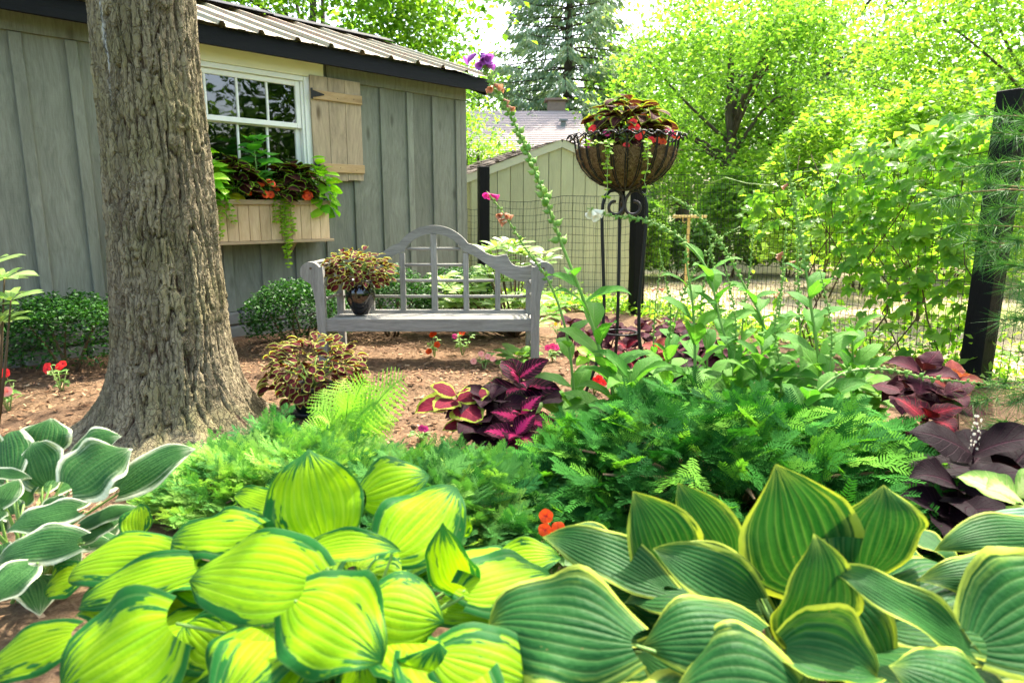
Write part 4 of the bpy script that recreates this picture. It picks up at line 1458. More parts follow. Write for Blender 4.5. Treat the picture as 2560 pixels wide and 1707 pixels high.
PROF_HOSTA = [(0, .42), (.06, .66), (.16, .90), (.30, 1.0), (.45, .98), (.6, .86), (.75, .62), (.87, .34), (.95, .13), (1, .012)]
PROF_HOSTA_LONG = [(0, .22), (.08, .48), (.22, .86), (.38, 1.0), (.52, .96), (.66, .8), (.8, .52), (.9, .27), (.96, .11), (1, .01)]
PROF_OVATE = [(0, .10), (.08, .42), (.22, .85), (.36, 1.0), (.5, .97), (.65, .80), (.8, .52), (.92, .22), (1, .02)]
PROF_LANCE = [(0, .08), (.12, .40), (.3, .85), (.45, 1.0), (.6, .92), (.75, .68), (.9, .3), (1, .02)]
PROF_ROUND = [(0, .15), (.1, .6), (.3, .95), (.5, 1.0), (.7, .92), (.9, .55), (1, .05)]
PROF_RHODO = [(0, .10), (.15, .55), (.35, .88), (.6, 1.0), (.8, .85), (.94, .42), (1, .05)]
PROF_HEART = [(0, .5), (.08, .85), (.2, 1.0), (.4, .95), (.6, .74), (.8, .42), (.93, .17), (1, .01)]


def blade_arrays(L, W, prof, nu=8, nv=4, arch=0.3, cup=.0, wave=0.0, wk=2.5, lobe=0.0, tip=0.0, ph=0.0, serr=0.0, sk=9, twist=0.0, side=0.0):
    u = np.linspace(0, 1, nu + 1); v = np.linspace(-1, 1, nv + 1)
    half = smooth_prof(prof, u) * W / 2
    if serr: half = half * (1 + serr * (np.abs(np.sin(np.pi * sk * u)) - .6))
    ang = arch * (.5 - u) * 2 * .5 - tip * np.clip((u - .62) / .38, 0, 1) ** 1.5
    y = np.concatenate([[0], np.cumsum(np.cos((ang[1:] + ang[:-1]) / 2))]) / nu
    z = np.concatenate([[0], np.cumsum(np.sin((ang[1:] + ang[:-1]) / 2))]) / nu
    c = math.hypot(y[-1], z[-1]); a = math.atan2(z[-1], y[-1])
    y2 = (y * math.cos(a) + z * math.sin(a)) / c * L; z2 = (-y * math.sin(a) + z * math.cos(a)) / c * L
    ang = ang - a
    U, VV = np.meshgrid(u, v, indexing='ij')
    hf = half[:, None]; A = ang[:, None]
    tw = twist * (U - .3)
    bow = cup * hf * VV ** 2 + wave * W * .5 * VV ** 2 * np.sin(2 * np.pi * wk * U + ph + 1.4 * (VV > 0)) * np.sin(np.pi * np.clip(U, 0, 1)) ** .4
    xx = VV * hf / np.sqrt(1 + (1.1 * cup * np.abs(VV)) ** 2)
    x = xx * np.cos(tw) - bow * np.sin(tw); nrm = bow * np.cos(tw) + xx * np.sin(tw)
    back = -lobe * L * VV ** 2 * np.clip(1 - U / .28, 0, 1) ** 1.5
    X = x + side * L * np.sin(np.pi * U) ; Y = y2[:, None] + back * np.cos(A) - nrm * np.sin(A); Z = z2[:, None] + back * np.sin(A) + nrm * np.cos(A)
    P = np.stack([X, Y, Z], -1).reshape(-1, 3)
    idx = np.arange((nu + 1) * (nv + 1)).reshape(nu + 1, nv + 1)
    F = np.stack([idx[:-1, :-1], idx[:-1, 1:], idx[1:, 1:], idx[1:, :-1]], -1).reshape(-1, 4)
    uvp = np.stack([U, VV * .5 + .5], -1).reshape(-1, 2)
    return P, F, uvp[F.reshape(-1)]


def blade(name, m, *a, **k):
    P, F, uv = blade_arrays(*a, **k)
    return np_mesh(name, P, F, MATS[m] if isinstance(m, str) else m, True, uv)


_cache = {}


def blade_set(key, m, n, *a, **k):
    """A few variants of one kind of leaf, shared by many leaves."""
    if (key, m) not in _cache:
        r = random.Random(hash(key) % 1000 if not isinstance(key, str) else sum(map(ord, key)))
        out = []
        for i in range(n):
            kk = dict(k)
            for q in ("arch", "cup", "tip"):
                if q in kk: kk[q] = kk[q] + r.uniform(-.22, .22)
            kk["ph"] = r.uniform(0, 6)
            kk["twist"] = r.uniform(-.35, .35)
            out.append(blade("leaf", m, *a, **kk))
        _cache[(key, m)] = out
    return _cache[(key, m)]


# ------------------------------------------------------------------ curved bench
def build_bench():
    D0, D1 = 5.30, 5.76
    cx_ = -.655
    t = thing("garden_bench", "weathered grey wooden bench with arched back and scrolled arms", "bench", (cx_, D0, 0))
    X_, Z_, Y_ = MATS["bench_x"], MATS["bench_z"], MATS["bench_y"]
    yb = D1 - D0
    def rowz(cy, D=D1): return at(1082, 540 + cy * .3826, D).z
    S = .3826 / 1707 * (D1 * .982 + .1)
    def cxm(c): return (c - 998) * S
    # top rail outline (x, z), right half then mirrored
    zc = rowz(337); R0 = 272 * S; R1 = 219 * S
    outer, inner = [], []
    a0 = math.asin((222 * S) / R0)
    for k in range(15):
        a = a0 * k / 14
        outer.append((R0 * math.sin(a), zc + R0 * math.cos(a)))
    a1 = math.asin(min(.99, (190 * S) / R1))
    for k in range(15):
        a = a1 * k / 14
        inner.append((R1 * math.sin(a), zc + R1 * math.cos(a)))
    sh_o = [(1262, 190), (1300, 215), (1340, 243), (1372, 257), (1405, 263), (1440, 257), (1468, 246), (1480, 262), (1486, 285), (1500, 308), (1524, 324), (1560, 331), (1600, 328), (1636, 318)]
    sh_i = [(1636, 428), (1590, 430), (1540, 422), (1480, 398), (1420, 366), (1370, 335), (1330, 308), (1290, 280), (1255, 256), (1222, 243)]
    # arch and two shoulders as separate pieces
    def ring(a_, b_): return a_ + [(x, z) for x, z in reversed(b_)]
    arch_o = [(-x, z) for x, z in reversed(outer[1:])] + outer
    arch_i = [(-x, z) for x, z in reversed(inner[1:])] + inner
    def strip(oa, ia, th):
        mb = MB(); n = len(oa)
        vs = []
        for y in (-th / 2, th / 2):
            vs += [(x, y, z) for x, z in oa] + [(x, y, z) for x, z in ia]
        fs = []
        for k in range(n - 1):
            fs.append((k, k + 1, n + k + 1, n + k)); fs.append((2 * n + k, 3 * n + k, 3 * n + k + 1, 2 * n + k + 1))
            fs.append((k, 2 * n + k, 2 * n + k + 1, k + 1)); fs.append((n + k, n + k + 1, 3 * n + k + 1, 3 * n + k))
        fs.append((0, n, 3 * n, 2 * n)); fs.append((n - 1, 3 * n - 1, 4 * n - 1, 2 * n - 1))
        return mb.add(vs, fs)
    part("back_arch", strip(arch_o, arch_i, .044).mesh("back_arch", X_, fix=True), t, (0, yb, 0))
    so = [(outer[-1][0], outer[-1][1])] + [(cxm(a), rowz(b)) for a, b in sh_o]
    si = [(inner[-1][0], inner[-1][1])] + [(cxm(a), rowz(b)) for a, b in reversed(sh_i)]
    m_ = 22
    def resample(pl):
        d = [0]
        for p, q in zip(pl[:-1], pl[1:]): d.append(d[-1] + math.hypot(q[0] - p[0], q[1] - p[1]))
        f = np.linspace(0, d[-1], m_)
        return list(zip(np.interp(f, d, [p[0] for p in pl]), np.interp(f, d, [p[1] for p in pl])))
    so, si = resample(so), resample(si)
    for s in (1, -1):
        me = strip([(s * x, z) for x, z in so], [(s * x, z) for x, z in si], .042).mesh("back_shoulder", X_, fix=True)
        part("back_shoulder", me, t, (0, yb, 0))
    # uprights
    def up(x, z0, z1, w=.045, th=.032, y=yb, name="back_upright"):
        me = MB().box((0, 0, 0), (w, th, z1 - z0), bev=.004).mesh(name, Z_)
        return part(name, me, t, (x, y, (z0 + z1) / 2))
    zb = rowz(612)
    up(0, zb, zc + R1 - .002, .052)
    for s in (1, -1):
        up(s * 207 * S, zb, rowz(243), .046)
        up(s * 414 * S, zb, rowz(342), .046)
        up(s * 620 * S, -.02, rowz(430), .058, .058, yb + .005, "back_leg")
    # rods
    for cyy, hw in ((215, 172), (320, 190), (422, 392), (525, 602)):
        z = rowz(cyy)
        me = MB().tube([(-hw * S, 0, 0), (0, 0, 0), (hw * S, 0, 0)], .0135, 10).mesh("back_rod", X_, True)
        part("back_rod", me, t, (0, yb, z))
    part("back_rail", MB().box((0, 0, 0), (2 * 598 * S, .03, .058), bev=.004).mesh("back_rail", X_), t, (0, yb, rowz(633)))
    # seat
    zs = at(1075, 796, D0).z
    wseat = .812
    part("seat_rail", MB().box((0, 0, 0), (2 * wseat, .036, .103), bev=.005).mesh("seat_rail", X_), t, (0, -.002, zs - .052))
    part("seat_rail", MB().box((0, 0, 0), (2 * .775, .03, .075), bev=.005).mesh("seat_rail", X_), t, (0, yb - .06, zs - .06))
    for k in range(7):
        me = MB().box((0, 0, 0), (2 * .785, .048, .018), bev=.004).mesh("seat_slat", X_)
        part("seat_slat", me, t, (0, .048 + k * .056, zs - .008 - .0035 * k))
    # front legs that swell into scrolled arm panels
    for s in (-1, 1):
        xo = .872
        zh = at(784, 680, D0).z
        R = .080
        pts = []
        inner_x, outer_x = .803, .872
        pts += [(inner_x, -.02), (outer_x, -.02), (outer_x - .003, .35), (outer_x + .004, .55), (outer_x + .016, zh - .15), (outer_x + .034, zh - .09)]
        cxs = .902
        for k in range(15):
            a = math.radians(-52 + k * 14.5)
            pts.append((cxs + R * math.cos(a), zh + R * math.sin(a)))
        pts += [(inner_x + .004, zh + .045), (inner_x, zh - .03)]
        me = MB().prism([(s * x, z) for x, z in pts], .055).mesh("front_leg", Z_, fix=True)
        part("front_leg", me, t, (0, 0, 0))
        part("peg", MB().lathe([(0, .003), (.010, .002), (.011, -.01)], 10).mesh("peg", MATS["stem_brown"]), t, M=T((s * (cxs - .005), -.028, zh + .03)) @ Matrix.Rotation(math.pi / 2, 4, 'X'))
        # arm rods from panel to back
        for (ax, az) in ((cxs, zh + R - .016), (cxs - R * .72, zh + R * .55), (cxs + R * .75, zh + .02), (cxs + R * .35, zh - R * .75), (inner_x + .03, zh - .115), (inner_x + .035, zh - .225)):
            me = MB().tube([(s * ax, .02, az), (s * (ax - .012), yb * .5, az), (s * (min(ax, .90) - .03), yb + .01, az)], .0145, 8).mesh("arm_rod", Y_, True)
            part("arm_rod", me, t)
        part("side_rail", MB().box((0, 0, 0), (.032, yb - .05, .07), bev=.004).mesh("side_rail", Y_), t, (s * .815, yb / 2, zs - .07))
        part("side_stretcher", MB().box((0, 0, 0), (.03, yb - .05, .04), bev=.004).mesh("side_stretcher", Y_), t, (s * .825, yb / 2, .14))


build_bench()


# ------------------------------------------------------------------ plants in pots: many small leaves over a dome
def dome_plant(name, label, base, centre, rad, n, leaf_mesh, lo, hi, seed, stem_mat="stem_green", low=-.55, cat="plant", stems=9, group=None, out=1.0, sag=.15, droop=.35):
    r = random.Random(seed)
    base = Vector(base); centre = Vector(centre)
    t = thing(name, label, cat, base, group)
    for k in range(stems):
        a = 6.28 * k / stems + r.uniform(-.3, .3); e = r.uniform(.2, 1.1)
        q = centre + Vector((math.cos(a) * math.cos(e) * rad[0], math.sin(a) * math.cos(e) * rad[1], math.sin(e) * rad[2])) * .85
        mid = base.lerp(q, .5) + Vector((0, 0, .04))
        part("stem", MB().tube([Vector((0, 0, 0)), mid - base, q - base], [.006, .005, .003], 5).mesh("stem", MATS[stem_mat], True), t)
    ga = math.pi * (3 - math.sqrt(5))
    for i in range(n):
        zz = low + (1 - low) * (i + .5) / n
        rr = math.sqrt(max(0, 1 - zz * zz)); a = ga * i + r.uniform(-.35, .35)
        k = r.uniform(.66, 1.06) * (1 + .13 * math.sin(2.3 * a + seed) * math.cos(3.1 * zz + seed))
        d = Vector((math.cos(a) * rr, math.sin(a) * rr, zz))
        p = centre + Vector((d.x * rad[0], d.y * rad[1], d.z * rad[2])) * k
        p.z -= sag * rad[2] * (1 - zz) * .3
        tang = Vector((d.x, d.y, 0))
        if tang.length < .05: tang = Vector((r.uniform(-1, 1), r.uniform(-1, 1), 0))
        tang.normalize()
        tang = Quaternion((0, 0, 1), r.uniform(-.9, .9)) @ tang
        ydir = tang * 1.0 + Vector((0, 0, -droop + .55 * zz + r.uniform(-.35, .35)))
        nz = d * out + Vector((r.uniform(-.35, .35), r.uniform(-.35, .35), .75))
        s = r.uniform(lo, hi)
        ms = r.choice(leaf_mesh)
        wpart("leaf", ms, t, frame(p - ydir.normalized() * s * .4, ydir, nz, s))
    return t


def scallop_set():
    return blade_set("scallop", "coleus_scallop", 4, 1.0, .82, PROF_OVATE, 6, 4, arch=.5, cup=.25, tip=.3)


def lathe_pot(t, name, prof, m, n=28, loc=(0, 0, 0)):
    return part(name, MB().lathe(prof, n).mesh(name, MATS[m], True), t, loc)


def build_pots():
    # black glazed urn on the bench
    p = Vector((at(905, 795, 5.52).x, 5.50, at(1075, 796, 5.3).z + .004))
    t = thing("glazed_urn", "small glossy black glazed urn standing on the bench seat", "pot", p)
    lathe_pot(t, "body", [(.0, .0), (.055, .0), (.062, .008), (.085, .05), (.112, .11), (.122, .165), (.118, .205), (.100, .235), (.094, .25), (.104, .262), (.112, .272), (.110, .280), (.098, .278), (.092, .262)], "black_glaze", 36)
    lathe_pot(t, "soil", [(.0, .262), (.094, .262)], "soil")
    c = p + Vector((-.02, -.01, .36))
    dome_plant("potted_coleus", "bushy maroon and cream coleus growing in the black urn on the bench", p + Vector((0, 0, .26)), c, (.30, .23, .155), 290, scallop_set(), .046, .078, 51, low=-.75, out=1.6)
    # dark plastic pot with saucer on the mulch
    q = Vector((-1.215, 4.02, .03))
    t = thing("plastic_pot", "dark plastic pot in a saucer on the mulch beside the trunk", "pot", q)
    lathe_pot(t, "body", [(.0, .02), (.095, .02), (.100, .03), (.125, .16), (.135, .165), (.137, .185), (.125, .187), (.118, .17)], "dark_plastic", 30)
    lathe_pot(t, "saucer", [(.0, .0), (.12, .0), (.135, .012), (.145, .036), (.138, .036), (.125, .016), (.0, .012)], "dark_plastic", 30)
    lathe_pot(t, "soil", [(.0, .168), (.12, .168)], "soil")
    c = Vector((at(786, 930, 4.0).x, 4.0, at(786, 925, 4.0).z))
    dome_plant("potted_coleus", "large round maroon and cream coleus in a dark pot by the trunk", q + Vector((0, 0, .16)), c, (.305, .27, .205), 300, scallop_set(), .05, .085, 52, low=-.8, out=1.6)


build_pots()


# ------------------------------------------------------------------ flowers
def impatiens_mesh(m):
    key = ("imp", m)
    if key in _cache: return _cache[key]
    r = random.Random(sum(map(ord, m)))
    V, F, UV = [], [], []
    b = 0
    for k in range(5):
        P, f, uv = blade_arrays(.5, .56, [(0, .12), (.2, .6), (.5, 1.0), (.8, .95), (1, .35)], 4, 3, arch=.25, cup=-.12, tip=.15, ph=r.uniform(0, 6))
        a = 2 * math.pi * k / 5 + r.uniform(-.12, .12); tl = r.uniform(-.05, .18)
        M = np.array(Matrix.Rotation(a, 3, 'Z') @ Matrix.Rotation(tl, 3, 'X'))
        P = P @ M.T; P[:, 2] += .012 * k
        V.append(P); F.append(f + b); UV.append(uv); b += len(P)
    _cache[key] = np_mesh("flower", np.concatenate(V), np.concatenate(F), MATS[m], True, np.concatenate(UV))
    return _cache[key]


def imp_leaf():
    return blade_set("impleaf", "leaf_impatiens", 3, 1.0, .5, PROF_OVATE, 5, 3, arch=.5, cup=.2, tip=.3)


def impatiens(name, label, base, h, w, nl, flowers, seed, fs=.036, leafsize=(.035, .055), cat="flower", group=None, leaves=None, facing=None):
    """flowers: list of (dx, dy, dz, petal material)."""
    r = random.Random(seed)
    base = Vector(base)
    t = thing(name, label, cat, base, group)
    lv = leaves or imp_leaf()
    ns = 4
    tops = []
    for k in range(ns):
        a = r.uniform(0, 6.28)
        q = Vector((math.cos(a) * w * r.uniform(.3, .8), math.sin(a) * w * r.uniform(.3, .8), h * r.uniform(.6, .95)))
        tops.append(q)
        part("stem", MB().tube([(0, 0, -.01), q * .5 + Vector((0, 0, .01)), q], [.005, .004, .0025], 5).mesh("stem", MATS["stem_pale"], True), t)
    for i in range(nl):
        q = r.choice(tops); f = r.uniform(.35, 1.0)
        p = q * f + Vector((r.uniform(-1, 1), r.uniform(-1, 1), r.uniform(-.3, .3))) * w * .18
        a = r.uniform(0, 6.28)
        yd = Vector((math.cos(a), math.sin(a), r.uniform(-.5, .35)))
        s = r.uniform(*leafsize)
        part("leaf", r.choice(lv), t, M=frame(p, yd, (r.uniform(-.3, .3), r.uniform(-.5, .1), 1), s))
    for (dx, dy, dz, m) in flowers:
        p = Vector((dx, dy, dz))
        q = min(tops, key=lambda c: (c - p).length)
        part("flower_stalk", MB().tube([q * .8, (q * .8 + p) / 2 + Vector((0, 0, .005)), p], .0016, 4).mesh("flower_stalk", MATS["stem_pale"], True), t)
        nz = Vector(facing) if facing else Vector((r.uniform(-.3, .3), -.85 + r.uniform(-.2, .2), .7))
        part("flower", impatiens_mesh(m), t, M=frame(p, (r.uniform(-1, 1), .3, r.uniform(.5, 1)), nz, fs * r.uniform(.9, 1.15)))
    return t


# ------------------------------------------------------------------ window box
def build_window_box():
    t = thing("window_box", "unpainted pine planter box mounted under the shed window", "planter", wall(1.14, .03, .945), rz=WRZ)
    W, Dp, Hh = 1.71, .24, .38
    n = 16
    w = W / n
    for k in range(n):
        me = MB().box((0, 0, 0), (w - .004, .018, Hh), bev=.002).mesh("plank", MATS["box_wood"])
        part("plank", me, t, (w * (k + .5), -Dp, Hh / 2 + .02))
    for x in (.011, W - .011):
        me = MB().box((0, 0, 0), (.018, Dp - .012, Hh), bev=.002).mesh("end_panel", MATS["box_wood"])
        part("end_panel", me, t, (x, -Dp / 2 - .002, Hh / 2 + .02))
    part("cap_rail", MB().box((0, 0, 0), (W + .02, .026, .045), bev=.003).mesh("cap_rail", MATS["box_trim"]), t, (W / 2, -Dp - .0225, Hh - .001))
    part("shelf", MB().box((0, 0, 0), (W + .06, Dp + .05, .028), bev=.003).mesh("shelf", MATS["box_trim"]), t, (W / 2, -Dp / 2 - .012, .004))
    part("soil", MB().box((0, 0, 0), (W - .045, Dp - .03, .03)).mesh("soil", MATS["soil"]), t, (W / 2, -Dp / 2, Hh - .03))
    for x in (.35, 1.35):
        part("bracket", MB().prism([(0, 0), (.2, 0), (.0, -.18)], .03, Matrix.Rotation(-math.pi / 2, 4, 'Z')).mesh("bracket", MATS["box_trim"], fix=True), t, (x, 0, -.012))
    top = .945 + Hh
    def wp(s, off, z): return wall(s, off + .03, z)
    win = blade_set("wincol", "coleus_window", 4, 1.0, .85, PROF_OVATE, 8, 4, arch=.5, cup=.25, tip=.3, serr=.12, sk=7)
    lime = blade_set("wlime", "leaf_lime", 4, 1.0, .78, PROF_OVATE, 8, 4, arch=.5, cup=.2, tip=.3, serr=.16, sk=7)
    heart = blade_set("wheart", "leaf_heart", 3, 1.0, .85, PROF_HEART, 7, 4, arch=.4, cup=.15, tip=.3, lobe=.10)
    def clump(nm, lab, s, off, h, rad, n, ms, lo, hi, sd, low=-.4, **k):
        b = wp(s, off, top - .02)
        return dome_plant(nm, lab, b, wp(s, off, top + h), rad, n, ms, lo, hi, sd, low=low, **k)
    clump("coleus", "dark coleus with lime margins above the trunk-side end of the window box", 1.92, .14, .17, (.27, .15, .22), 70, win, .12, .18, 61)
    clump("coleus", "dark lime-edged coleus at the shutter end of the window box", 2.52, .14, .16, (.24, .17, .23), 76, win, .12, .17, 62)
    clump("coleus", "small dark coleus low in the middle of the window box", 2.26, .20, .07, (.22, .12, .13), 40, win, .10, .14, 63)
    clump("nettle_plant", "bright lime green nettle-leaved plant spilling over the box end by the shutter", 2.76, .17, .12, (.20, .17, .30), 64, lime, .12, .18, 64, low=-.8)
    clump("nettle_plant", "bright green nettle-leaved plant in the window box next to the trunk", 1.66, .17, .15, (.20, .17, .30), 70, lime, .12, .18, 65, low=-.8)
    # tall heart-leaved plant
    b = wp(2.17, .10, top - .02)
    t2 = thing("heart_leaf_plant", "tall plant with heart-shaped green leaves in front of the window panes", "plant", b)
    r = random.Random(4)
    topz = .68
    part("stem", MB().tube([(0, 0, 0), (.01, -.01, topz * .5), (-.01, 0, topz * .95)], [.008, .006, .003], 6).mesh("stem", MATS["stem_green"], True), t2)
    part("stem", MB().tube([(.02, 0, 0), (.07, .02, .25), (.10, .03, .42)], [.006, .005, .003], 6).mesh("stem", MATS["stem_green"], True), t2)
    for i in range(34):
        f = .2 + .8 * i / 34
        a = i * 2.4
        p = Vector((.01, 0, topz * f)) + (Vector((.07, .02, -.05)) if i % 3 == 0 else Vector((0, 0, 0)))
        yd = Vector((math.cos(a), math.sin(a), r.uniform(-.35, .25)))
        part("leaf", r.choice(heart), t2, M=frame(p + yd * .03, yd, (0, -.5, 1), r.uniform(.15, .21) * (1.15 - .4 * f)))
    # impatiens among them
    R_ = WD
    def rel(s, z, off): v = WD * s + WN * off; return (v.x, v.y, z)
    impatiens("impatiens", "cluster of coral impatiens flowers in the middle of the window box", wp(2.21, .20, top - .02), .2, .1, 14,
              [rel(-.10, .18, .09) + ("petal_orange",), rel(-.07, .09, .11) + ("petal_orange",), rel(.02, .19, .09) + ("petal_orange",), rel(-.01, .09, .10) + ("petal_orange",), rel(.06, .14, .08) + ("petal_orange",), rel(.0, .20, .07) + ("petal_orange",)], 70, .066, (.05, .08), facing=(WN.x, WN.y, .35))
    impatiens("impatiens", "two coral impatiens flowers near the shutter end of the window box", wp(2.57, .21, top - .02), .18, .08, 10,
              [rel(.0, .13, .10) + ("petal_orange",), rel(.015, .085, .12) + ("petal_orange",), rel(-.01, .07, .10) + ("petal_orange",)], 71, .075, (.05, .08), facing=(WN.x, WN.y, .35))
    impatiens("impatiens", "single coral impatiens flower next to yellow leaves in the box", wp(1.95, .20, top - .02), .16, .08, 8,
              [rel(.03, .10, .10) + ("petal_orange",)], 72, .07, (.05, .08), facing=(WN.x, WN.y, .35))
    yl = blade_set("ylw", "leaf_yellow", 2, 1.0, .8, PROF_ROUND, 6, 4, arch=.4, cup=.1)
    b = wp(1.88, .20, top - .01)
    t3 = thing("golden_coleus", "few broad yellow leaves at the box rim below the dark coleus", "plant", b)
    part("stem", MB().tube([(0, 0, 0), (.0, 0, .07)], [.005, .003], 5).mesh("stem", MATS["stem_pale"], True), t3)
    for k in range(6):
        d = WD * r.uniform(-.8, .8) + WN * r.uniform(.4, 1) + Vector((0, 0, r.uniform(-.7, .1)))
        part("leaf", r.choice(yl), t3, M=frame((0, 0, .04 + r.uniform(0, .05)), d, (WN.x, WN.y, .8), r.uniform(.09, .13)))


def jenny_meshes():
    return blade_set("jenny", "leaf_jenny", 2, 1.0, 1.0, PROF_ROUND, 4, 3, arch=.3, cup=.1)


def creeping_jenny(label, strands, seed, size=.03, step=.024, anchor=None):
    """strands: list of point lists (world)."""
    r = random.Random(seed)
    a0 = Vector(strands[0][0]) if anchor is None else Vector(anchor)
    t = thing("creeping_jenny", label, "trailing plant", a0)
    ms = jenny_meshes()
    for pts in strands:
        pts = [Vector(p) for p in pts]
        part("stem", MB().tube([p - a0 for p in pts], .0018, 4).mesh("stem", MATS["stem_pale"], True), t)
        d = [0]
        for p, q in zip(pts[:-1], pts[1:]): d.append(d[-1] + (q - p).length)
        s = step * .3; k = 0
        while s < d[-1]:
            i = max(j for j in range(len(d)) if d[j] <= s); i = min(i, len(pts) - 2)
            f = (s - d[i]) / (d[i + 1] - d[i]); p = pts[i].lerp(pts[i + 1], f)
            tg = (pts[i + 1] - pts[i]).normalized()
            a = (0 if k % 2 else math.pi / 2) + r.uniform(-.4, .4)
            for sg in (-1, 1):
                sd = Vector((math.cos(a) * sg, math.sin(a) * sg, 0)) + tg * .25 + Vector((0, 0, r.uniform(-.1, .35)))
                wpart("leaf", r.choice(ms), t, frame(p, sd, (r.uniform(-.3, .3), -.6, .9), size * r.uniform(.75, 1.2)))
            s += step * r.uniform(.8, 1.25); k += 1
    return t


build_window_box()
WT_ = .945 + .38


def hang(s, off, z0, z1, jit, seed, n=7, ds=0.0):
    r = random.Random(seed)
    return [wall(s + ds * k / n + r.uniform(-jit, jit), off + (.0 if k else -.05), z0 + (z1 - z0) * k / n) for k in range(n + 1)]


creeping_jenny("long lime creeping jenny trailing over the window box front to below its shelf",
               [hang(2.33, .32, WT_ + .04, .70, .015, 1, 9, .03), hang(2.29, .32, WT_ + .05, .80, .015, 2, 8, .05), hang(2.37, .32, WT_ + .05, .93, .02, 3, 7),
                hang(2.25, .32, WT_ + .04, 1.12, .02, 4, 5), hang(2.40, .32, WT_ + .04, 1.02, .02, 5, 5), hang(2.32, .33, WT_ + .03, 1.0, .02, 6, 5)], 81, .040, .028)
creeping_jenny("short lime creeping jenny trailing from the box end next to the trunk",
               [hang(1.70, .32, WT_ + .04, .98, .02, 11, 6), hang(1.66, .32, WT_ + .05, 1.08, .02, 12, 6), hang(1.75, .32, WT_ + .04, 1.12, .02, 13, 5, .10)], 82, .040, .028)


